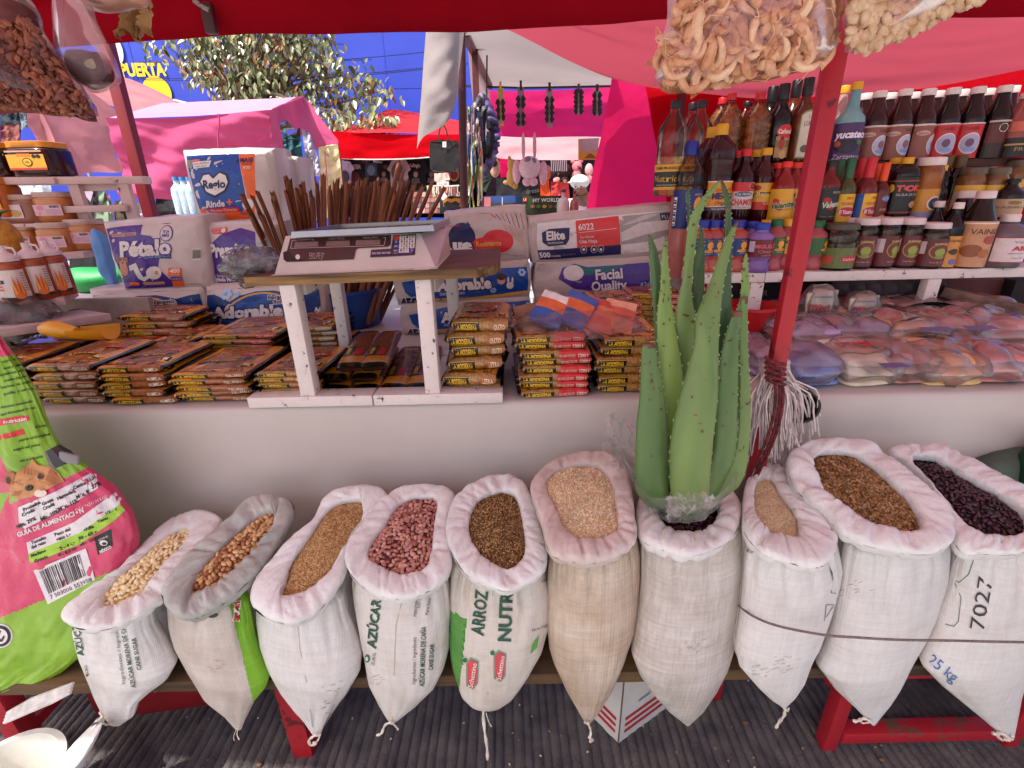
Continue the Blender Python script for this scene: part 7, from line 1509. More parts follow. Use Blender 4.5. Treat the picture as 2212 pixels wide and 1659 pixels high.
for k in range(150):
 x0=random.uniform(1640,1706);y0=random.uniform(776,800);w_=random.gauss(0,1);xm=1676+w_*30;xe=xm+random.gauss(0,10)+w_*4;ye=random.uniform(930,1010)-abs(w_)*14
 Y0=.955+random.uniform(-.03,.02);P=[]
 for t in range(8):
  f=t/7;x=x0+(xm-x0)*min(1,f*2.2)+(xe-xm)*f;y=y0+(ye-y0)*f;P.append(at(x+5*noise.noise(Vector((k,f*3,0)))*2*f,y,Y0-.02*math.sin(f*3)*random.uniform(.6,1)-.012*f)-MO)
 b.tube(P,.0017,MS[k%3],4,cap=False)
stuff(b.build('mop_strings',mp))
b=MB();p=[at(x,y,.93)-MO for x,y in((1700,880),(1720,950),(1740,985),(1790,1000))];b.tube(spline(p,14,False),.003,MS[2],6);p=[at(x,y,.93)-MO for x,y in((1640,960),(1655,985),(1648,1002))];b.tube(spline(p,10,False),.003,MS[2],6)
b.ell(at(1790,1001,.93)-MO,.005,MS[2],7,5);b.ell(at(1648,1002,.93)-MO,.005,MS[2],7,5);b.build('knotted_cord',mp)
b=MB();c_=at(1716,862,.99);Rr=Matrix.Rotation(math.radians(80),3,'Y')
b.lathe([(.0005,-.06),(.036,-.06),(.038,.06),(.034,.06),(.034,-.05),(.0005,-.05)],mat('#3a3230',.6,c2='#1a1412',ns=30),24);o=b.build('dark_tube');o.location=c_;o.rotation_euler=(math.radians(84),0,math.radians(-18));tag(o,'dark round tube end behind the mop strings','tube')
b=MB();RPM=mat('#3a1418',.8,c2='#7c1c24',ns=160,lo=.45,hi=.55,bump=.6,bs=300)
for k in range(5):
 y=770+k*11;b.tube([at(1652+q*11,y+q*5+4*math.sin(q),.90-.012*math.sin(math.pi*q/4))for q in range(5)],.0036,RPM,6)
for off in(0,9,16):
 b.tube(spline([at(x+off,y,.895)for x,y in((1668,800),(1676,850),(1668,910),(1650,965),(1626,1015),(1612,1050))],26,False),.003,RPM,6)
tag(b.build('rope'),'dark red and black rope knotted around the red post','rope')
def hangbag(name,lab,outline,Y,dep,items,flm,cat='bag',knot=None):
 """outline: photo positions round the bag; it bulges dep towards and away from the camera"""
 P=spline(outline,60);cx=sum(p.x for p in P)/60;cy=sum(p.y for p in P)/60;ct=at(cx,cy,Y);t=thing(name,lab,cat,tuple(ct))
 def S(u,v,sg=-1):
  i=int(round(u*60))%60;x=cx+(P[i].x-cx)*v;y=cy+(P[i].y-cy)*v
  p=at(x,y,Y)-ct;q=math.sqrt(max(0,1-v**2.4))
  return p+Vector((0,sg*dep*q*(1+.25*N3((p.x*9,p.z*9,1),1)),0))+Vector((.006*N3((p.x*30,p.z*30,sg),1),0,.006*N3((p.x*30,p.z*30,sg+4),1)))*v
 b=MB();b.grid(lambda u,v:S(u,v),60,16,flm,closeu=True);b.grid(lambda u,v:S(1-u,v,1),60,16,flm,closeu=True);b.build('film',t,ang=50)
 return t,S,ct,P
FB=film((.98,.92,.93),.15,.25,(.88,.68,.72),12,.4,.25)
t,S,ct,P=hangbag('shrimp_bag','clear plastic bag of dried shrimp hanging left of the red post',[(1462,-40),(1440,60),(1416,152),(1420,184),(1500,188),(1600,170),(1700,152),(1796,126),(1806,40),(1800,-60),(1620,-90)],.79,.05,None,FB)
SH=[mat('#e2b896',.6,c2='#c88c68',ns=50,bump=.5,bs=120),mat('#e8c4a2',.6,c2='#d09a74',ns=50,bump=.5,bs=120),mat('#d6a27c',.6,c2='#b4764f',ns=50,bump=.5,bs=120)]
def shrimp(m,seed):
 b=MB();n=18;pts=[];rs=[]
 for i in range(n+1):
  q=i/n;a=-1.5+2.9*q;pts.append((.021*math.cos(a),.003*math.sin(q*5+seed),.021*math.sin(a)));rs.append(.0018+.0072*min(1,q*5+.35)*(1-q)**.55*(1+.16*(i%2)))
 b.tube(pts,rs,m,8);e=Vector(pts[-1])
 for k in(-1,0,1):b.add([e,e+Vector((-.004+.003*k,.002*k,.012)),e+Vector((.004+.003*k,.002*k,.011))],[(0,1,2)],m)
 h=Vector(pts[0]);b.tube([h,h+Vector((-.012,.006,-.004)),h+Vector((-.03,.004,.004))],[.0012,.0007,.0004],m,4)
 for k in range(4):q=Vector(pts[3+k*3]);b.tube([q*.92,q*.55+Vector((0,.004,0))],[.0008,.0003],m,3)
 return b.build('shrimp',t)
pr=[shrimp(SH[i],i)for i in range(3)];random.seed(6);k=0;xs_=[p.x for p in P]
placed=[]
for _ in range(4000):
 px,py=random.uniform(1424,1800),random.uniform(-30,174)
 if not pip(1615+(px-1615)*1.12,60+(py-60)*1.22,[(p.x,p.y)for p in P])or py<10+(1720-px)*.10-30:continue
 if px<1470 and py<60:continue
 if any((px-a)**2+(py-c)**2<14**2 for a,c in placed):continue
 placed.append((px,py));o=pr[k]if k<3 else pr[k%3].copy()
 if k>=3:COL.objects.link(o);o.parent=t
 edge_=min(1,min(abs(px-1424),abs(1800-px),abs(178-py))/60);o.location=at(px,py,.79-.036*edge_+random.uniform(-.006,.014))-ct;o.rotation_euler=(random.gauss(0,.5),random.uniform(0,6.28),random.gauss(0,.5));s=random.uniform(.68,.92);o.scale=(s,s,s);k+=1
 if k>210:break
b=MB();b.grid(lambda u,v:S(u,v)*.86+Vector((0,.036,-.012)),60,10,mat('#a8704c',.7,c2='#7c4628',ns=40,bump=1,bs=70,bd=.008),closeu=True);b.build('shrimp_core',t)
t,S,ct,P=hangbag('nut_bag','clear plastic bag of pale peanuts hanging right of the red post',[(1842,-60),(1836,40),(1834,112),(1846,116),(1900,98),(1980,64),(2060,24),(2130,-10),(2140,-80),(2000,-110)],.78,.05,None,FB)
NM=mat('#d8bc9a',.6,c2='#b8926c',ns=60,bump=.4,bs=80)
b=MB();random.seed(9);nn=0
for _ in range(6000):
 px,py=random.uniform(1836,2130),random.uniform(-40,112)
 if pip(px,py,[(p.x,p.y)for p in P])and nn<420:
  q=at(px,py,.78-.03+random.uniform(-.008,.008))-ct;b.ell(q,(.009,.006,.006),NM,7,5,Euler((random.uniform(0,6),random.uniform(0,6),0)).to_matrix());nn+=1
stuff(b.build('peanuts',t))
b=MB();b.grid(lambda u,v:S(u,v)*.9+Vector((0,.02,0)),60,8,NM,closeu=True);b.build('peanut_core',t)
t,S,ct,P=hangbag('chilli_bag','large bag of reddish brown dried flakes hanging at upper left',[(-160,-60),(20,-40),(60,40),(100,96),(140,160),(180,216),(206,254),(170,250),(110,240),(0,230),(-160,228)],.80,.06,None,film((.97,.82,.82),.12,.4,(.7,.4,.42),22,.5))
FM=[mat('#7a3a26',.6,c2='#4a1c14',ns=30),mat('#8c4a30',.6,c2='#5a2a1c',ns=30),mat('#a05c3c',.6,c2='#6a3422',ns=30)]
b=MB();random.seed(12);nn=0
for _ in range(9000):
 px,py=random.uniform(-120,200),random.uniform(30,246)
 if pip(px,py,[(p.x,p.y)for p in P])and nn<1300 and not(px<60 and py<45):
  q=at(px,py,.80-.036*min(1,abs(248-py)/40+.2)+random.uniform(-.01,.008))-ct;b.ell(q,(random.uniform(.004,.009),.0045,random.uniform(.0015,.0035)),FM[nn%3],6,4,Euler((random.uniform(0,6),random.uniform(0,6),0)).to_matrix(),.3);nn+=1
stuff(b.build('flakes',t));b=MB();b.grid(lambda u,v:S(u,v)*.88+Vector((0,.025,-.012)),60,8,FM[0],closeu=True);b.build('flake_core',t)
t,S,ct,P=hangbag('seed_bag','small teardrop bag of dark maroon seeds hanging before the left post',[(146,-60),(138,20),(140,80),(146,130),(162,172),(196,198),(226,198),(250,178),(244,150),(224,104),(196,50),(166,-10)],.80,.035,None,FB)
b=MB();inn=[(148,112),(170,106),(200,112),(226,116),(246,158),(244,178),(222,192),(196,192),(166,168),(150,140)];IP=spline(inn,40);cxx,cyy=200,150
def inf(u,v):
 i=int(round(u*40))%40;p=at(cxx+(IP[i].x-cxx)*v,cyy+(IP[i].y-cyy)*v,.80)-ct;return p+Vector((0,-.024*math.sqrt(max(0,1-v*v))+.002*N3((p.x*60,p.z*60,0),1),0))
b.grid(inf,40,10,mat('#4a1620',.5,c2='#2c0a12',ns=120,bump=.8,bs=200),closeu=True);b.build('dark_seeds',t)
b=MB();b.grid(lambda u,v:inf(u,v)*.45+Vector((.008,-.013,-.02)),40,8,mat('#b8a88c',.6,c2='#7c8a6a',ns=60,bump=.5),closeu=True);b.build('paper_packet',t)
def hide(u,v):
 x=252+72*u+6*math.sin(v*5);y=-20+v*(100-26*abs(u-.4)+12*math.sin(u*14)*v);return at(x,y,.95)+Vector((0,.012*math.sin(u*11+v*2),0))+Vector((.004*N3((u*5,v*5,0),2),.012*N3((u*5,v*5,3),2),0))
b=MB();HM=mat('#b8925c',.75,c2='#8a6238',ns=20,bump=.8,bs=50,bd=.006);b.grid(hide,26,18,HM);b.grid(lambda u,v:hide(1-u,v)+Vector((0,.008,0)),26,18,HM);tag(b.build('dried_fish'),'ragged tan piece of dried fish hanging beside the top left post','dried fish')
t,S,ct,P=hangbag('flat_bag','flat pink bag of tan chips cut by the top edge at left',[(165,-50),(172,4),(196,22),(250,24),(300,18),(318,6),(310,-50)],.86,.03,None,FB)
b=MB();b.grid(lambda u,v:S(u,v)*.85+Vector((0,.012,0)),60,8,mat('#b07a50',.6,c2='#c8a070',ns=30,bump=.8,bs=60),closeu=True);b.build('chips',t)
# ================================================================== G
GF=film((.99,.96,.96),.17,.9,(.97,.88,.88),20,.9,.1)
def pillow(rx,ry,rz,k=.45,nz=.0,seed=0,fr=18):
 def S(u,v):
  a=2*math.pi*u;q=math.pi*(v-.5);f=lambda z,e:math.copysign(abs(z)**e,z)
  c=f(math.cos(q),k);p=Vector((rx*c*f(math.cos(a),k),ry*c*f(math.sin(a),k),rz*f(math.sin(q),.8)*(1-.55*max(abs(f(math.cos(a),k)*c),abs(f(math.sin(a),k)*c))**6)))
  if nz:p=p+Vector((N3(p,fr,seed),N3(p,fr,seed+5),N3(p,fr,seed+9)))*nz+p*(.06*N3(p,fr*.5,seed))
  return p
 return S
def gel(lab,x0,x1,y0,y1,Y,dz,cols,txt_=True,seed=0,dp=.19,h=.084):
 A=at(x0,y1,Y);B=at(x1,y1,Y);rx=(B.x-A.x)/2*.97;z0=max(TABLE_Z+.003,TABLE_Z+dz)
 t=thing('gelatin_bag',lab,'bag',((A.x+B.x)/2,Y+dp/2,z0),random.uniform(-.08,.08),'clear bags of gelatin sachets on the table')
 t.rotation_euler.x=random.uniform(.04,.14)
 b=MB();b.grid(lambda u,v:pillow(rx,dp/2,h/2,.55,.017,seed,21)(u,v)+Vector((0,0,h/2)),64,34,GF,closeu=True);b.build('film',t,ang=35)
 n=3
 for i in range(n):
  c1,c2=[tuple(x*.82+y*.18 for x,y in zip(C(q),(.9,.74,.72)))for q in cols[i%len(cols)]];m1=mat(c1,.35,var=.12,ns=14,coat=.3);m2=mat(c2,.35,var=.12,ns=14,coat=.3)
  S=pillow(rx*.87,dp/2*.86,h/n*.46,.4,.004,seed+i,14);zc=h*(.16+.28*i)
  b=MB();b.grid(lambda u,v:S(u,v)+Vector((0,.004*i,zc)),28,14,m1,closeu=True,mf=lambda u,v:m2 if(.58<u<.92)else m1);o=b.build('sachet',t,ang=60)
  if i==n-1 and txt_:
   d=Draw();d.text("D'GARI",0,.35,.028,INK_RED,1,w=rx*1.1,bold=.09);d.rect(-.3*rx,.21,.5*rx,.235,ink('#6a5a8a'),1)
   d.build('lettering',o,lambda x,y:(Vector((x,(y-.32)*1.0-.01,zc+h/n*.46+.001+.002)),Vector((0,0,1))),.0006)
W_,CRM,BLUE_,PNK,ORG,RDB,LIL,YEL_=('#e8d4c8','#e8d0c4'),('#ece2cc','#e0d0ac'),('#4a86d8','#3a70c8'),('#e09a98','#d8807e'),('#e8ac6a','#e09848'),('#c07a60','#a86048'),('#b898cc','#a888c0'),('#e8cc7a','#e0b450')
random.seed(17)
for i,(lab,a,c,y0,y1,Y,dz,cols,tx_)in enumerate((('clear bag of brown sachets at the back behind the red post',1700,1796,683,716,1.36,.045,[RDB,PNK,RDB],False),('clear bag with orange tops in the back row, second from left',1756,1914,676,713,1.36,.05,[ORG,W_,ORG],True),('pale pink clear bag at the back in front of the steel scoop',1912,2060,670,713,1.36,.055,[PNK,ORG,('#d8988c','#cf8478')],False),('pink clear bag in the back row at the right edge',2062,2216,672,740,1.34,.055,[PNK,PNK,('#cf7a78','#c06a6c')],False),('lilac bag of sachets half hidden by the red post',1640,1704,690,770,1.12,.0,[LIL,LIL,('#a86a98','#985a88')],False),('clear bag of lilac sachets in the middle row, left',1690,1846,706,752,1.21,.03,[LIL,PNK,LIL],False),('clear bag with blue grey sachets in the middle row',1796,1952,700,756,1.22,.035,[BLUE_,PNK,('#c08a98','#8a7ab0')],False),('clear bag with orange sachets and red lettering, middle row',1894,2066,686,753,1.23,.04,[ORG,ORG,('#dc9a5a','#d88440')],True),('pink bag with red lettering in the middle row',1994,2160,682,750,1.23,.042,[PNK,('#d8a89c','#cf948a'),('#d8887c','#cf7870')],True),('pink bag at the right end of the middle row',2120,2260,690,750,1.21,.04,[PNK,RDB,PNK],False),('clear bag of bright blue sachets, front row left',1694,1846,746,842,1.045,0,[BLUE_,BLUE_,('#8a78b8','#4a80cc')],False),('clear bag of cream sachets with red lettering, front row',1820,1958,750,846,1.045,0,[CRM,CRM,CRM],True),('clear bag of brown pink sachets in the front row middle',1908,2052,753,843,1.05,0.002,[RDB,('#b86a58','#a85a48'),('#cf8a84','#b86a60')],False),('clear bag of yellow orange sachets, front row',1990,2158,738,849,1.04,0,[YEL_,ORG,('#dca060','#d8943a')],False),('clear bag of red pink sachets at the right edge, front row',2102,2262,742,842,1.045,0,[('#c86a58','#b85448'),PNK,('#d0504c','#c84848')],False))):
 gel(lab,a,c,y0,y1,Y,dz,cols,tx_,i)
for lab,a,c,y0,y1,Y in(('upright clear bag of sachets with red lettering beside the red post',1722,1814,612,690,1.40),('smaller upright clear bag with red lettering, second from red post',1814,1904,626,690,1.40)):
 A=at(a,y1,Y);B=at(c,y0,Y);rx=(B.x-A.x)/2;hz=(B.z-A.z)/2;t=thing('gelatin_bag',lab,'bag',((A.x+B.x)/2,Y,A.z),0,'clear bags of gelatin sachets on the table')
 b=MB();b.grid(lambda u,v:(lambda p:Vector((p.x*(1-.3*max(0,p.z/hz)),p.y,p.z+hz)))(pillow(rx,.045,hz,.6,.008,4)(u,v)),40,26,GF,closeu=True);b.build('film',t,ang=28)
 for k in range(4):
  b=MB();b.box((-.01+.012*k,-.02+.013*k,hz*.9),(rx*1.45,.009,hz*1.45),mat('#d8ccb8',.4,c2='#b8a890',ns=20),Matrix.Rotation(.06*k-.1,3,'Y'),.003);o=b.build('sachet',t)
  if k==0:
   d=Draw();d.text("D'Gari",0,hz*.75,.02,INK_RED,1,w=rx*1.2,bold=.08);d.rect(-rx*.7,hz*.22,rx*.7,hz*.48,ink('#6a7a3a'),1);d.rect(-rx*.4,hz*1.3,rx*.6,hz*1.4,ink('#7a7a78'),1)
   d.build('lettering',o,lambda x,y:(Vector((x-.01,-.0258,y)),Vector((0,-1,0))),.0005)
o=thing('egg_tray','grey pulp egg tray standing under the bottle shelf','egg tray',tuple(at(1920,650,1.50)))
EM=mat('#4c4044',.9,var=.15,ns=60);b=MB();EO=Vector(o.location)
def egg(u,v):
 p=at(1800+245*u,600+60*v,1.5)-EO;return p+Vector((0,-.022*abs(math.sin(u*math.pi*7))*abs(math.sin(v*math.pi*1.5)),0))
b.grid(egg,98,22,EM);b.grid(lambda u,v:egg(1-u,v)+Vector((0,.006,0)),98,22,EM);b.build('pulp_sheet',o)
o=thing('steel_scoop','shiny steel scoop pan lying behind the gelatin bags','scoop',tuple(at(2050,682,1.42)));SO2=Vector(o.location)
def pan(u,v):
 x=1926+200*u;y=684-32*math.sin(math.pi*min(1,u*.9+.1))*math.cos(v*1.57)**.6;return at(x,y,1.36+.12*math.sin(v*1.57))-SO2
b=MB();b.grid(pan,30,12,STEELB);b.build('pan',o);b=MB();b.tube([at(2110,664,1.4)-SO2,at(2150,674,1.38)-SO2,at(2192,684,1.36)-SO2],[.012,.01,.013],STEEL,10);b.build('handle',o)
b=MB();b.bar(at(2034,628,1.46),at(2290,690,1.30),.05,.03,wood('#8a6a5a','#4a3028'),bev=.002);tag(b.build('wooden_batten'),'worn wooden batten slanting under the bottle shelf at right','batten')
o=thing('red_tub','red plastic tub behind the aloe tips','tub',tuple(at(1615,700,1.40)));b=MB();b.lathe([(.06,-.02),(.075,.05),(.08,.052),(.08,.062),(.07,.06),(.058,-.01)],CAP('#c01c22'),24);b.build('tub_body',o)
for i,(a,c,y0,y1,Y,cl,lb)in enumerate(((1600,1830,596,690,1.62,'#241a1e','dark carton standing under the bottle shelf behind the red post'),(1840,2040,600,690,1.66,'#3a2024','added dark brown box standing in for the shade behind the egg tray'),(2045,2200,600,700,1.64,'#5a2a26','added dark reddish box filling the shade under the right end of the bottle shelf'),(2205,2420,600,700,1.60,'#18100f','added black box standing in for the shade under the shelf at the right edge'))):  # all but the first are dark boxes added as shade below the shelf
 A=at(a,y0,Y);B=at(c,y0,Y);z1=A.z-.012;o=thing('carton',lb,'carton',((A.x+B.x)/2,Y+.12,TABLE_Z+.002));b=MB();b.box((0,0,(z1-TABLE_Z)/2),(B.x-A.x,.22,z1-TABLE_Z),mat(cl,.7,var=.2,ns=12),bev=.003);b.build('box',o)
 if i==0:
  d=Draw();d.text('PCR',-.1,.12,.02,INK_GREY,1);d.rect(-.1,.03,.06,.1,ink('#4a4248'),0);d.build('lettering',o,lambda x,y:(Vector((x,-.112,y)),Vector((0,-1,0))),.0008)
r11=thing('dark_green_sack','dark green and grey sack at right behind the purple beans','sack',tuple(at(2160,1010,1.0)));GO=Vector(r11.location)
b=MB();b.grid(lambda u,v:(lambda p:p+p*.22*N3(p,9,2)+Vector((0,0,-.1)))(pillow(.13,.05,.15,.7)(u,v)),40,26,weave('#5a6a5c','#3f4a44'),closeu=True);b.build('sack_body',r11)
b=MB();b.grid(lambda u,v:(lambda p:p+p*.2*N3(p,9,5)+Vector((.09,-.04,.0)))(pillow(.085,.045,.1,.7)(u,v)),36,22,weave('#1c4434','#122c22'),closeu=True);b.build('green_fold',r11)
o=thing('striped_carton','white carton with red stripes on the pavement under the bench','carton');P0=atz(1335,1607,0);
ax=Vector((.86,.5,0)).normalized();ay=Vector((-.62,.78,0)).normalized();CO_=mat('#d9d2c8',.6,var=.06,ns=8)
o.location=P0;b=MB();L1,L2,hh=.30,.19,BENCH_Z-.05
vs=[Vector((0,0,.001)),ax*L1,ax*L1+ay*L2,ay*L2];vs=[Vector((v.x,v.y,.001))for v in vs];vs+=[v+Vector((0,0,hh))for v in vs]
b.add(vs,[(0,1,2,3),(4,7,6,5),(0,4,5,1),(1,5,6,2),(2,6,7,3),(3,7,4,0)],CO_);b.build('box',o,smooth=False)
d=Draw();SR=ink('#c4303a')
for k in range(3):d.poly([(.018,.030+k*.024),(L1*.9,.030+k*.024),(L1*.9,.042+k*.024),(.018,.042+k*.024)],SR,1,.08);d.poly([(-.012,.030+k*.024),(-L2*.9,.030+k*.024),(-L2*.9,.042+k*.024),(-.012,.042+k*.024)],SR,1,.08)
d.rect(.06,.125,.11,.128,INK_GREY,1);d.rect(.06,.119,.1,.122,INK_GREY,1);d.rect(-.0016,0,.0016,hh,ink('#6a5a4c'),1)
d.build('stripes',o,lambda x,y:((ax*x if x>0 else ay*-x)+Vector((0,0,y)),(ax.cross(Vector((0,0,1)))if x>0 else Vector((0,0,1)).cross(ay)).normalized()),.0006)
o=thing('red_carton','red printed carton on the pavement under the left of the bench','carton');P0=atz(225,1562,0.001);o.location=P0
b=MB();b.box((.16,.09,.075),(.36,.16,.15),mat('#8f1a22',.5,var=.12,ns=8),bev=.003);b.build('box',o);d=Draw();d.text('Cervezas',.14,.1,.03,INK_WHITE,1,w=.13,shear=.2);d.rect(.22,.09,.33,.12,ink('#5a3a40'),1);d.rect(.27,.05,.33,.12,ink('#6a2a30'),0);d.build('lettering',o,lambda x,y:(Vector((x,.0085,y)),Vector((0,-1,0))),.0008);o.rotation_euler=(0,0,.12)
q=atz(36,1722,.16);o=thing('white_bucket','white plastic bucket at the bottom left corner','bucket',(q.x-.02,q.y,0));b=MB();WB=mat('#e2e0d6',.4,var=.04)
b.lathe([(.085,0),(.105,.2),(.112,.2),(.112,.212),(.100,.212),(.082,.02),(.001,.02)],WB,40);b.build('tub',o)
o=thing('white_bag','bright sunlit white plastic bag tied shut at lower left','bag',tuple(atz(170,1610,.08)));WO=Vector(o.location)
P=[at(x,y,Y)-WO for x,y,Y in((212,1556,.70),(205,1566,.695),(196,1578,.685),(176,1606,.67),(152,1642,.65),(128,1684,.635),(106,1730,.62))]
def bagf(u,v):
 t=v*(len(P)-1);i=min(int(t),len(P)-2);p=P[i].lerp(P[i+1],t-i);r=[.014,.010,.026,.046,.06,.066,.068];R=r[i]+(r[i+1]-r[i])*(t-i);a=2*math.pi*u
 R*=1+.16*math.sin(a*5+v*3)*max(0,1-v*1.6)+.1*N3((math.cos(a),math.sin(a),v*3),2)
 return p+Vector((R*math.cos(a)*.86,R*math.sin(a)*.8,R*math.cos(a)*.5))
b=MB();b.grid(bagf,30,24,mat('#e9e9e6',.4,var=.03),closeu=True);b.build('film',o,ang=60);b=MB();b.tube([at(212,1556,.70)-WO,at(222,1546,.70)-WO,at(216,1538,.70)-WO],.003,ST,5);b.tube([at(212,1556,.70)-WO,at(224,1558,.70)-WO],.003,ST,5);b.build('tie',o)
# ================================================================== S
def slab(outl,Y,th,m,seed=0,wr=.02,mx=None,Ys=None):
 """flat cut shape standing at depth Y with thickness th, from photo outline"""
 b=MB();n=len(outl);w_=max(x for x,y in outl)-min(x for x,y in outl);d=Draw();d.poly([(x,-y)for x,y in outl],m,0,mx or max(6,w_/5));vs,fs,_,_=d.it[0]
 f=lambda x,y,k:at(x,-y,Y+k+wr*N3((x*.12,y*.03,seed),1)+wr*.5*N3((x*.3,y*.05,seed),1))
 V=[f(x,y,0)for x,y in vs];b.add(V,fs,m);b.add([f(x,y,th)for x,y in vs],[t[::-1]for t in fs],m)
 ed=[f(x,-y,0)for x,y in outl]+[f(x,-y,th)for x,y in outl];b.add(ed,[(i,(i+1)%n,n+(i+1)%n,n+i)for i in range(n)],m);return b
def ctr(ol):return(sum(x for x,y in ol)/len(ol),sum(y for x,y in ol)/len(ol))
def flat(name,lab,cat,outl,Y,th,c,seed=0,wr=.02,pr=None,group=None,m=None):
 m=m or mat(c,.8,var=.12,ns=6);cx,cy=ctr(outl);c0=at(cx,cy,Y);t=thing(name,lab,cat,tuple(c0),0,group);b=slab(outl,Y,th,m,seed,wr);b.v=[tuple(Vector(v)-c0)for v in b.v];b.build(name.split('_')[-1]+'_body',t,ang=60)
 if pr:
  d=PD();pr(d);d.build('print',t,lambda x,y:(at(x,-y,Y-.012-wr*.9)-c0,Vector((0,-1,0))),.002)
 return t
def shirt(cx,y0,w_,h,sl=.25):return[(cx-w_*.18,y0),(cx+w_*.18,y0),(cx+w_*.32,y0+h*.04),(cx+w_*.52,y0+h*.3),(cx+w_*.38,y0+h*.38),(cx+w_*.34,y0+h),(cx-w_*.34,y0+h),(cx-w_*.38,y0+h*.38),(cx-w_*.52,y0+h*.3),(cx-w_*.32,y0+h*.04)]
BK='#131216';gsh='shirts hanging under the red tent'
def face(x,y,s,c='#8a6a62',hair='#3a2a28'):return lambda d:(d.E(x,y,s*.62,s*.8,ink(hair),1,12),d.E(x,y+s*.1,s*.42,s*.55,ink(c),2,12),d.Q([(x-s*.9,y+s*1.8),(x-s*.7,y+s*.8),(x+s*.7,y+s*.8),(x+s*.9,y+s*1.8)],ink('#5a4a50'),1,20))
flat('lavender_shirt','pale lavender shirt with dark print under the red tent','shirt',shirt(742,348,46,60),7.3,.05,'#b9aac8',1,pr=lambda d:d.E(744,384,11,16,ink('#2a2438'),1,16),group=gsh)
flat('black_shirt','black shirt with white band lettering PANTERA','shirt',shirt(765,340,60,86),7.5,.05,BK,2,pr=lambda d:(d.X('PANTERA',767,360,9,ink('#d8b0a8'),0,w=25,bold=.04),d.E(766,385,12,14,ink('#5a1c1c'),1,14)),group=gsh)
flat('black_shirt','black shirt with blue print beside the band shirt','shirt',shirt(802,342,52,76),7.5,.05,BK,3,pr=lambda d:(d.R(789,352,815,380,ink('#24324e'),1),d.E(802,368,9,11,ink('#5a7086'),2,14)),group=gsh)
flat('black_shirt','black shirt with small red lettering and a face print','shirt',shirt(830,342,46,82),7.55,.05,BK,4,pr=lambda d:(d.R(820,356,838,365,ink('#6a2018'),1),face(829,376,9)(d)),group=gsh)
flat('grey_shirt','pinkish grey shirt with dark print under the red tent','shirt',shirt(862,344,50,74),7.3,.05,'#a8939a',5,pr=lambda d:(d.E(858,372,13,20,ink('#4a3a40'),1,16),d.E(866,395,7,10,ink('#6a2a30'),1,12)),group=gsh)
flat('black_shirt','black shirt with white scrawled letters above a portrait','shirt',shirt(896,340,64,96),7.5,.05,BK,6,pr=lambda d:(d.X('KaЯngio' if False else 'KaRngio',896,357,8,ink('#d8c0a8'),0,w=23,bold=.02),face(898,376,11,'#b88a7a')(d)),group=gsh)
flat('black_shirt','black shirt with long haired portrait left of the tote bag pole','shirt',shirt(930,344,56,92),7.55,.05,BK,7,pr=face(932,376,10,'#8a5a52','#2a1c1c'),group=gsh)
flat('black_shirt','black shirt with round red and yellow emblem','shirt',shirt(981,345,50,90),7.5,.05,BK,8,pr=lambda d:(d.E(981,377,11,15,ink('#b8782a'),1,18),d.E(981,377,8,11,ink('#7a1c1c'),2,18)),group=gsh)
flat('black_shirt','dark shirt with yellow and black curved shapes near the post','shirt',[(950,424),(998,424),(1000,460),(950,460)],6.7,.05,BK,9,pr=lambda d:(d.Q([(956,428),(966,427),(975,430),(984,427),(996,429),(996,446),(958,446)],ink('#b8741c'),1,12),d.Q([(958,440),(966,434),(975,438),(984,434),(994,440),(988,456),(975,450),(964,456)],ink('#141012'),2,12)),group=gsh)
flat('tote_bag','black tote bag with white price tag hanging on the red pole','bag',[(927,308),(931,304),(944,303),(958,302),(972,304),(984,303),(991,306),(993,350),(990,372),(938,372),(929,366)],6.5,.08,'#17120f',3,pr=lambda d:(d.R(956,306,964,318,INK_WHITE,1),d.Ln([(946,304),(951,276),(958,270),(964,280),(969,304)],3,ink('#17120f'),1),d.X('50',960,312,5,INK_RED,90,w=6)))
flat('price_sign','small handwritten white price card on the pole of the black shirt stall','sign',[(943,394),(969,392),(971,409),(945,412)],6.4,.01,'#e2d8d8',1,.0,pr=lambda d:(d.X('1 x 30',957,398,5,INK_BLACK,3,w=17),d.X('2x50',957,406,7,INK_BLACK,3,w=21)))
flat('price_tag','white price tag hanging below the price card','sign',[(946,418),(958,413),(967,425),(956,433)],6.3,.01,'#d8d8e0',2,.0)
flat('paper_bags','pair of cream paper pieces hung on the tent pole','paper',[(938,374),(968,373),(972,388),(966,394),(942,394),(938,390)],6.45,.03,'#d8c0b0',3,.02)
t=thing('card_display','board of small pink and grey photo cards under the black shirts','display',tuple(at(978-60,438,6.9)));c0=Vector(t.location);b=slab([(892,412),(1062-70,412),(992,462),(886,462)],6.94,.02,mat('#2a2226',.7),1,0);b.v=[tuple(Vector(v)-c0)for v in b.v];b.build('board',t)
random.seed(3);CM=[mat(c,.6,c2=c2,ns=7)for c,c2 in(('#c87a72','#8a4a48'),('#d8a89c','#a8625a'),('#4a3a3c','#8a7472'),('#b8404a','#7a2a30'),('#d8b8ac','#b88a80'),('#7a6a6a','#4a4042'))]
for r in range(4):
 for k in range(11):
  x=893+k*9.2-r*.6;y=415+r*11.6;b=slab([(x,y),(x+8.2,y),(x+8,y+10.4),(x-.2,y+10.4)],6.925-.004*((k+r)%2),.008,CM[random.randrange(6)],0,0,20);b.v=[tuple(Vector(v)-c0)for v in b.v];b.build('photo_card',t,smooth=False)
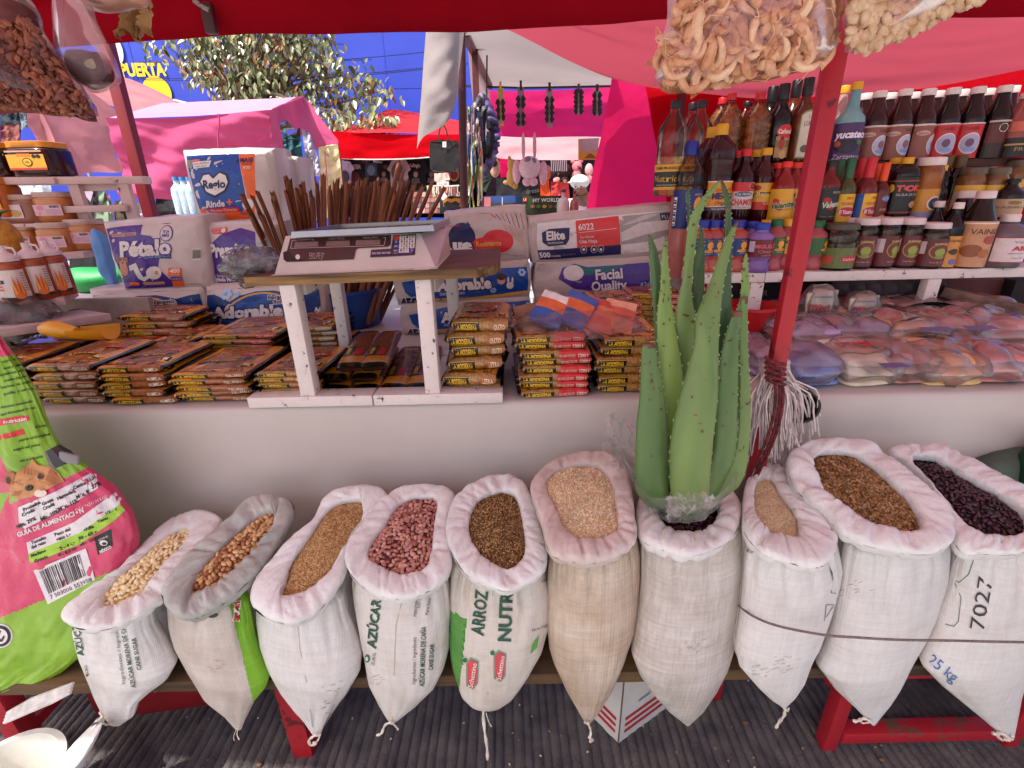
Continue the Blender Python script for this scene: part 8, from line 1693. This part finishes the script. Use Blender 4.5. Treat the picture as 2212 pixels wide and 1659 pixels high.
for lab,x0,x1 in(('row of beaded fringe bracelets left of the pole',938-16,954),('row of beaded fringe bracelets right of the pole',960,992)):
 t=thing('fringe_rack',lab,'bracelets',tuple(at((x0+x1)/2,406,6.35)));c0=Vector(t.location);b=MB();b.tube([at(x0,403,6.35)-c0,at(x1,401,6.35)-c0],.01,mat('#d8c8b8',.6),5);b.build('rod',t);b=MB()
 for k in range(int((x1-x0)/1.5)):
  x=x0+k*1.5;b.tube([at(x,402,6.35)-c0,at(x+random.uniform(-1,1),410,6.34)-c0,at(x+random.uniform(-1.5,1.5),random.uniform(416,426),6.33)-c0],.006,mat(random.choice(('#d8c8b0','#4a6a78','#a8483c','#e2d8d0','#3a4a2a')),.6),4,False)
 stuff(b.build('fringe',t))
fl_=lambda c1,c2,s:mat(c1,.8,c2=c2,ns=s,lo=.42,hi=.58)
flat('strap_dress','dark green dress with teal leaf pattern hanging from the pink tent','dress',[(612,278),(616,278),(622,294),(640,290),(644,276),(648,276),(650,300),(662,420),(650,428),(612,424),(616,340),(610,300)],4.3,.06,BK,2,.05,m=fl_('#16211f','#1f5a60',9))
flat('white_skirt','white pleated garment on a hanger beside the dark dress','skirt',[(652,278),(672,290),(684,330),(694,370),(690,382),(680,380),(674,392),(662,388),(658,330)],4.5,.06,'#cfc6d6',3,.06)
flat('cream_trousers','cream yellow trousers with pink stripe hanging at the tent corner','trousers',[(688,318),(716,312),(730,312),(736,360),(744,440),(736,470),(724,466),(718,420),(712,470),(694,474),(690,400)],5.8,.08,'#e0d2a2',4,.06,pr=lambda d:d.Ln([(702,326),(708,400),(716,466)],2.4,ink('#c8607a'),1))
flat('black_leggings','black garment with small badges behind the cinnamon sticks','garment',[(640,396),(668,390),(684,400),(690,480),(640,480)],4.9,.06,'#121014',5,.04,pr=lambda d:(d.E(668,412,4,5,ink('#b8484a'),1,10),d.E(670,424,4,5,ink('#7aa83a'),1,10)))
flat('patterned_garment','blue and red patterned garment hanging under the dress','garment',[(600,424),(646,426),(654,480),(604,482)],4.7,.06,BK,6,.04,m=fl_('#2a3a6a','#a88a8a',8))
for i,(ol,c,lb)in enumerate((([(196,414),(226,412),(246,470),(240,560),(212,566),(200,500)],'#7d9076','green trousers hanging behind the jar shelf'),([(244,436),(262,432),(270,480),(250,486)],'#d0b890','patterned shirt behind the left post, first'),([(262,440),(284,436),(296,482),(268,486)],'#4a5230','camouflage garment left of the dark red post'),([(284,432),(312,440),(318,480),(292,484)],'#d2cdda','white checked garment beside the dark red post'),([(336,428),(392,426),(404,484),(340,486)],'#19161a','black jacket hanging right of the dark red post'),([(206,420),(236,418),(248,470),(222,474)],'#b06a80','pink patterned garment over the green trousers'))):
 flat('hanging_garment',lb,'garment',ol,5.0+.12*i,.06,c,i+20,.05,group='garments hanging under the pink tent',m=fl_(c,'#3a3a34',7)if i in(1,2,5)else None)
for i,(ol,c)in enumerate((([(0,250),(36,236),(48,246),(44,300),(0,306)],'#2e3a44'),([(0,270),(40,268),(46,318),(0,326)],'#8a4a44'),([(40,232),(58,246),(60,276),(46,280)],'#7a828a'))):
 flat('hanging_garment',('dark printed garment at the far left under the hanging flakes','red brown knitted garment at the far left','grey sleeve at the far left beside the pale tent')[i],'garment',ol,5.1-.1*i,.06,c,i+40,.04)
b=MB();b.tube([at(-20,324,4.9),at(52,322,4.9)],.02,mat('#d8d4d4',.4),8);tag(b.build('white_rail'),'white tube rail above the honey jars at far left','rail')
for i,(ol,c,lb)in enumerate((([(160,396),(210,394),(214,446),(166,450)],'#15121a','black poster with white dolphin like shapes behind the jars'),([(30,392),(108,390),(114,430),(30,440)],'#c8ccd8','pale box lid with pink edge behind the jar shelf'),([(150,486),(214,480),(250,590),(150,600)],'#12100f','black cloth heap in the gap behind the sauce bottles'))):
 flat('background_cloth',lb,'cloth',ol,4.3+.1*i,.05,c,i+60,.03,pr=(lambda d:d.Q([(180,410),(192,402),(202,416),(196,436),(186,424)],ink('#b8a0b0'),1,10))if i==0 else None)
t=thing('green_bag','bright green plastic bag in the gap beside the purple pack','bag',tuple(at(216,592,2.3)));b=MB();b.grid(lambda u,v:(lambda p:p+p*.4*N3(p,7,2))(pillow(.16,.1,.06,.8)(u,v)),30,18,mat('#1c9a48',.5),closeu=True);b.build('film',t,ang=30);t.location.z=at(216,600,2.3).z
b=MB();b.bar(at(190,470,2.4),at(232,612,2.3),.016,.016,mat('#d86a90',.5));tag(b.build('pink_stick'),'bright pink stick leaning in the gap left of the purple pack','stick')
b=MB();A=at(208,590,2.2);b.box((A.x+.1,2.6,A.z-.11),(1.2,.8,.03),mat('#a08a98',.7));tag(b.build('side_table'),'low side table behind the stall carrying the green bag','table')
t=thing('light_blue_bag','crumpled light blue bag touching the left of the purple pack','bag',tuple(at(226,560,1.72)));b=MB();b.grid(lambda u,v:(lambda p:p+p*.3*N3(p,22,2)+Vector((.012*N3(p,16,7),0,0)))(pillow(.022,.02,.1,.5)(u,v)),26,20,mat('#5a90cf',.45),closeu=True);b.build('film',t,ang=30)
for i,px in enumerate((400,414,428)):
 o=thing('water_bottle',('left','middle','right')[i]+' water bottle of the wrapped pack beside the heart pack','bottle',tuple(at(px,468,2.5)),0,'water bottles in the aisle');b=MB();b.lathe([(.03,0),(.034,.01),(.034,.10),(.03,.13),(.012,.15),(.012,.165)],mat('#9cc4dc',.15,c2='#d8e6ee',ns=30,coat=.5),14);b.build('bottle_body',o);b=MB();b.lathe([(.014,.165),(.014,.18)],CAP('#4a90c8'),10);b.build('cap',o)
o=drape('pink_backcloth',[(1052,196,4.5),(1120,196,4.5),(1210,194,4.5),(1320,188,4.5)],[(1070,294,4.4),(1150,298,4.42),(1240,296,4.42),(1312,296,4.4)],cloth('#c8285e',.5,.06,2,tc_col='#ff3a8a'),40,16,.06,2,3,diag=2);tag(o,'bright pink cloth strip behind the hanging hair clips','cloth')
o=drape('pale_backcloth',[(1072,292,5.2),(1320,292,5.2)],[(1064,340,5.0),(1150,346,5.1),(1320,345,5.1)],cloth('#dcaeb0',.4,.06,2),30,10,.05,2,4);tag(o,'pale pink tarp edge above the plush toys','tarp')
o=drape('magenta_cloth',[(1078,325,5.3),(1130,335,5.3)],[(1082,384,5.3),(1112,380,5.3)],cloth('#d81c5c',.4),12,10,.04,2,4);tag(o,'magenta cloth patch behind the tan plush','cloth')
o=drape('dark_backdrop',[(1050,330,6.2),(1330,335,6.2)],[(1050,470,6.2),(1330,470,6.2)],cloth('#241820',.05,.4,5),30,12,.05,2,5);tag(o,'dark backdrop behind the plush toys','backdrop')
b=MB();b.tube([at(1005,186,4.0),at(1130,190,4.0),at(1320,186,4.0)],.008,mat('#2a1a1c',.5),5);tag(b.build('clip_line'),'thin dark line holding the hair clip cards','line')
for i,(px,y0,y1,c,lb,rows_)in enumerate(((1081,190,272,'#c8b070','yellowish card of dark hair clips, leftmost on the line',(222,238,253)),(1125,188,274,'#9a8090','translucent card of hair clips, second from left',(214,226,250,265)),(1187,190,276,'#a88a94','long card of dark hair clips, third on the line',(216,232,244,258)),(1250,192,246,'#d8c8c8','short white card of black clips, fourth on the line',(200,210,220,230,240)),(1290,192,248,'#d8c8c8','short white card of black clips, rightmost on the line',(206,220,227,237,243)))):
 t=thing('clip_card',lb,'hair clips',tuple(at(px,y0,3.95)),0,'hair clip cards on the line');c0=Vector(t.location);m=mat(c,.5);b=slab([(px-7,y0),(px+7,y0),(px+6,y1),(px-5,y1)],3.95,.008,m,1,.004);b.v=[tuple(Vector(v)-c0)for v in b.v];b.build('card',t)
 b=MB();b.box(at(px,y0-4,3.94)-c0,(.016,.02,.055),mat(('#c8b040',BK,BK,'#6a1c24',BK)[i],.4));b.build('peg',t)
 for y in rows_:
  for sx in(-1,1):
   b=MB();b.ell(at(px+sx*5.5+(i==0)*.6*(y-222)/15,y,3.93)-c0,(.014,.012,.026),mat('#100d10',.3),8,6);b.box(at(px+sx*9,y,3.93)-c0,(.012,.012,.014),mat('#100d10',.3));b.build('hair_clip',t)
t=thing('scrunchie_ring','oval ring of purple and grey ruffled hair ties hanging on the post','hair ties',tuple(at(1044,295,2.62)));c0=Vector(t.location);random.seed(2)
for k in range(26):
 a=2*math.pi*k/26;x=1042+24*math.cos(a);y=295+76*math.sin(a);c='#8a7ac8' if math.sin(a)>-.1 else '#b0a8b8'
 b=MB();p=at(x,y,2.62+.02*math.sin(k))-c0;b.ell(p,(.036,.03,.02),mat(random.choice((c,'#6a5a9a','#9a98b8','#3a3048')if math.cos(a)>-.3 else('#7a6a5a','#4a4a3a','#a89a8a','#2a2426')),.6,c2='#3a3046',ns=40),10,7,Matrix.Rotation(-a,3,'Y'),.3,3);b.build('hair_tie',t)
b=MB();b.tube(spline([at(1050+10*math.cos(q),285+50*math.sin(q),2.6)-c0 for q in[k*.7 for k in range(9)]],30),.022,mat('#121014',.5),6);b.tube([at(1052,120,2.7)-c0,at(1051,215,2.62)-c0],.004,mat('#1a1416',.5),5);b.build('black_strap',t)
t=thing('necklace_bundle','bundle of many colored strings and necklaces beside the center post','necklaces',tuple(at(1022,330,2.5)));c0=Vector(t.location);b=MB();random.seed(4)
NC=[mat(c,.4)for c in('#c8a8a0','#3a5a8a','#2a2426','#b8b05a','#a8403c','#d8ccc8','#6a8a4a','#8a6a8a')]
for k in range(110):
 x=random.uniform(1006,1040);y0=random.uniform(230,340);y1=y0+random.uniform(50,130);P_=[at(x,y0,2.5+random.uniform(-.05,.05))-c0,at(x+random.uniform(-4,4),(y0+y1)/2,2.5+random.uniform(-.05,.05))-c0,at(x+random.uniform(-4,4),min(455,y1),2.5)-c0];b.tube(P_,random.choice((.003,.004,.007)),NC[k%8],4,False)
stuff(b.build('strings',t))
t=thing('paper_fan','small green striped fan hanging right of the center post','fan',tuple(at(1062,385,2.7)));b=MB()
for k in range(9):
 a=math.radians(100+k*18);b.add([(0,0,0),(.075*math.cos(a),-.004*(k%2),.075*math.sin(a)),(.075*math.cos(a+.3),.004,.075*math.sin(a+.3))],[(0,1,2),(2,1,0)],mat('#8aa88a' if k%2 else '#1f3a34',.6))
b.build('fan_blade',t,smooth=False)
def blobs(name,lab,cat,px,py,Y,parts,group=None):
 """soft toy: parts = (part, dx, dy, rx, ry, colour) in photo units"""
 c0=at(px,py,Y);t=thing(name,lab,cat,tuple(c0),0,group);s=(at(px+10,py,Y)-c0).length/10
 for nm,dx,dy,rx,ry,c in parts:
  b=MB();b.ell((0,0,0),(rx*s,min(rx,ry)*s*.7,ry*s),mat(c,.9,var=.1,ns=60,bump=.4,bs=160),14,9);o=b.build(nm,t);o.location=(dx*s,-(.25 if nm in('nose','eye','muzzle','patch')else 0)*max(8,rx)*s-(.5*13*s if nm in('nose','eye','patch')else 0),-dy*s)
PB='#dca8b4'
blobs('plush_bag','white pink plush handbag with long floppy ears and long straps','bag',1144,362,3.6,[('face',0,0,25,23,'#dcb8bc'),('ear',-28,8,9,24,PB),('ear',29,12,9,24,PB),('foot',-6,28,10,9,PB),('foot',8,28,10,9,PB),('patch',-4,-13,8,9,'#8a7088'),('patch',8,-9,7,10,'#8a7088'),('eye',-11,-2,2.2,3.4,'#3a5a8a'),('eye',14,2,2.2,3.4,'#3a5a8a'),('handle',-13,-42,4,26,PB),('handle',11,-42,4,26,PB)])
blobs('plush_toy','tan plush dog hanging left of the white plush handbag','plush toy',1106,372,3.9,[('head',0,-14,10,12,'#b88a4a'),('body',0,10,12,20,'#b88a4a'),('leg',-11,20,9,5,'#b88a4a'),('leg',6,26,7,8,'#b88a4a'),('ear',-5,-26,4,6,'#b88a4a')])
blobs('plush_bag','cream pouch with brown bear face beside the necklaces','bag',1069,362,3.2,[('body',0,0,12,20,'#d8aa90'),('patch',-1,-8,7,7,'#5a2418'),('handle',-4,-24,2,12,'#d8b0a0')])
blobs('plush_toy','pink teddy bear sitting above the white cap','plush toy',1246,375,6.0,[('head',0,-14,11,11,'#d8787c'),('ear',-9,-24,5,5,'#d8787c'),('ear',8,-25,5,5,'#d8787c'),('body',0,6,11,14,'#d8787c'),('nose',5,-10,3,3,'#1a1214'),('eye',1,-14,1.3,1.5,'#1a1214')])
blobs('plush_toy','dark brown plush toy with cream heart beside the pink bear','plush toy',1220,374,6.1,[('head',0,-6,13,13,'#3a1c16'),('body',1,14,8,10,'#4a2018'),('patch',0,16,4,4,'#d8b0a0')])
blobs('doll','doll with dark hair and pale face left of the brown plush','doll',1200,372,6.1,[('hair',-2,-4,9,15,'#2a1824'),('face',4,-2,5,9,'#d8a8a0'),('body',3,16,8,7,'#d89a98')])
blobs('plush_toy','pale pink round plush at the curtain edge','plush toy',1272,376,6.1,[('head',0,-8,9,13,'#dca0a0'),('body',1,10,8,9,'#d88880')])
blobs('plush_toy','salmon pink plush right of the white plush handbag','plush toy',1180,370,4.4,[('body',0,-4,10,9,'#d87a74'),('arm',-6,-14,6,6,'#d8847c'),('leg',4,8,6,8,'#e0622c')])
flat('gift_bag','orange and pale gift bag hanging at the curtain edge','bag',[(1249,300),(1294,298),(1290,345),(1250,346)],4.3,.06,'#c89aa0',4,.01,pr=lambda d:(d.R(1250,328,1291,345,ink('#d8861c'),1),d.R(1249,300,1252,345,ink('#d8861c'),2),d.Q([(1262,342),(1270,334),(1276,331),(1282,336),(1290,342)],ink('#8a4a20'),2,20)))
flat('striped_garment','dark striped shirt hanging behind the dolls','shirt',[(1186,330),(1226,332),(1224,372),(1190,374)],5.9,.05,BK,5,.03,pr=lambda d:[d.Ln([(1190+k*4,334),(1192+k*4,370)],1.2,ink('#b89aa0'),1)for k in range(9)])
flat('red_garment','red garment below the brown plush','garment',[(1190,392),(1228,394),(1232,440),(1190,440)],6.05,.05,'#c83a3a',6,.04)
flat('orange_garment','orange red cloth hanging under the salmon plush','garment',[(1166,380),(1184,376),(1190,430),(1168,432)],5.2,.05,'#d8521c',7,.04)
flat('black_garment','black printed garment under the white plush handbag','garment',[(1072,384),(1166,396),(1168,440),(1070,440)],4.8,.05,'#141116',8,.04,pr=lambda d:d.X('dress',1150,412,10,INK_GREY,10,w=28))
o=thing('toy_box','toy box labelled MY WORLD on the counter behind the napkins','box',tuple(at(1166,440,2.9)));A=at(1128,424,2.9);B=at(1216,422,2.9);C_=at(1128,470,2.9);c0=Vector(o.location);b=MB();b.box(((A.x+B.x)/2-c0.x,.05,(A.z+C_.z)/2-c0.z),(B.x-A.x,.1,A.z-C_.z),mat('#1a2018',.5,c2='#3a5a2a',ns=14));b.build('box',o);d=PD();d.X('MY WORLD',1180,432,8,INK_WHITE,1,w=58,bold=.03);d.R(1130,427,1138,436,INK_RED,1);d.X('LB',1134,431,5,INK_WHITE,L=3);[d.E(1150+k*13,446,5,4,ink(('#8a5a3a','#5a8a3a','#c8a83a')[k%3]),1,8)for k in range(5)];d.build('lettering',o,lambda x,y:(at(x,-y,2.9)-c0+Vector((0,-.002,0)),Vector((0,-1,0))),.0008)
flat('picture_cards','blue landscape picture card box beside the center post','box',[(1045,424),(1126,422),(1126,470),(1045,470)],2.95,.06,'#3a5a9a',2,.0,pr=lambda d:(d.R(1046,426,1060,446,ink('#c87a78'),1),d.R(1062,438,1125,446,ink('#3a4a30'),1),d.R(1084,426,1086,446,ink('#d8d0d0'),2)))
for px,y0,c,r,lb,nm in((1216,415,'#d8c0bc',.035,'white pump bottle behind the napkin packs','pump_bottle'),(1240,418,'#a8604c',.025,'small brown bottle beside the white pump bottle','brown_bottle')):
 q=at(px,470,2.85);hz=at(px,y0,2.85).z-q.z;o=thing(nm,lb,'bottle',tuple(q));b=MB();b.lathe([(r,0),(r,hz*.6),(r*.8,hz*.72),(r*.3,hz*.8),(r*.3,hz)],mat(c,.35,coat=.3),16);b.build('bottle_body',o);b=MB();b.lathe([(r*.4,hz),(r*.4,hz*1.1)],CAP('#5a3a5a'),10);b.build('cap',o)
b=MB();A=at(1040,470,2.8);B=at(1300,470,2.8);b.box(((A.x+B.x)/2,3.0,A.z-.012),(B.x-A.x,.5,.02),mat('#8a5a5a',.6));tag(b.build('counter_board'),'counter board of the neighbouring stall carrying the toy box','counter')
pe=thing('person','person in white cap and white shirt leaning behind the pink curtain','person',(at(1262,420,5.6).x,5.6,0))
def skinmesh(name,pts,edges,rad,m,sub=2):
 me=bpy.data.meshes.new(name);me.from_pydata(pts,edges,[]);o=newobj(name,me,pe);md=o.modifiers.new('Skin','SKIN');sv=me.skin_vertices[0].data
 for i,r in enumerate(rad):sv[i].radius=(r,r)
 sv[0].use_root=True;ms=o.modifiers.new('Sub','SUBSURF');ms.levels=ms.render_levels=sub;me.materials.append(m);return o
SKN=mat('#9a6a52',.6,var=.08);hx,hz=at(1250,402,5.6).x-pe.location.x,at(1250,402,5.6).z
J=[(0,0,.86),(.02,0,1.08),(.03,-.02,1.26),(-.01,-.04,1.36),(hx,-.07,hz),(hx-.015,-.085,hz-.09),(.2,0,1.26),(.26,-.08,1.02),(.2,-.24,.9),(.18,-.32,.88),(-.14,-.02,1.26),(-.2,-.1,1.02),(-.14,-.26,.92),(-.12,-.34,.9),(.09,0,.84),(.1,0,.46),(.1,.02,.08),(.1,-.14,.04),(-.09,0,.84),(-.1,0,.46),(-.1,.02,.08),(-.1,-.14,.04)]
E_=[(0,1),(1,2),(2,3),(3,4),(4,5),(2,6),(6,7),(7,8),(8,9),(2,10),(10,11),(11,12),(12,13),(0,14),(14,15),(15,16),(16,17),(0,18),(18,19),(19,20),(20,21)]
RD=[.13,.13,.14,.055,.095,.07,.06,.045,.032,.035,.06,.045,.032,.035,.085,.06,.04,.035,.085,.06,.04,.035]
skinmesh('body',J,E_,RD,SKN)
skinmesh('shirt',[J[i]for i in(0,1,2,6,7,10,11)],[(0,1),(1,2),(2,3),(3,4),(2,5),(5,6)],[.15,.15,.16,.08,.065,.08,.065],mat('#e2dedf',.8,var=.04))
skinmesh('trousers',[J[i]for i in(0,14,15,16,18,19,20)],[(0,1),(1,2),(2,3),(0,4),(4,5),(5,6)],[.14,.1,.075,.06,.1,.075,.06],mat('#2a3040',.8))
b=MB();b.ell((hx,-.07,hz+.04),(.105,.115,.075),mat('#e8e4e4',.7),16,10);b.ell((hx-.06,-.16,hz+.035),(.085,.07,.012),mat('#e8e4e4',.7),14,6);b.build('cap',pe)
b=MB();b.ell((hx+.02,.0,hz-.01),(.088,.06,.07),mat('#1c1210',.7),12,8);b.build('hair',pe)
b=MB();
for sx in(-.055,.005):b.ell((hx+sx,-.155,hz-.01),(.012,.008,.008),mat('#1a1210',.4),8,6)
b.ell((hx-.03,-.172,hz-.035),(.014,.018,.02),SKN,8,6);b.ell((hx-.025,-.155,hz-.072),(.022,.008,.006),mat('#6a3a34',.6),8,5);b.build('face_features',pe)
b=MB();b.tube([(hx-.02,-.14,1.34),(.05,-.17,1.2),(.14,-.16,1.0)],.012,mat('#5a5a5e',.6),6);b.build('strap',pe)
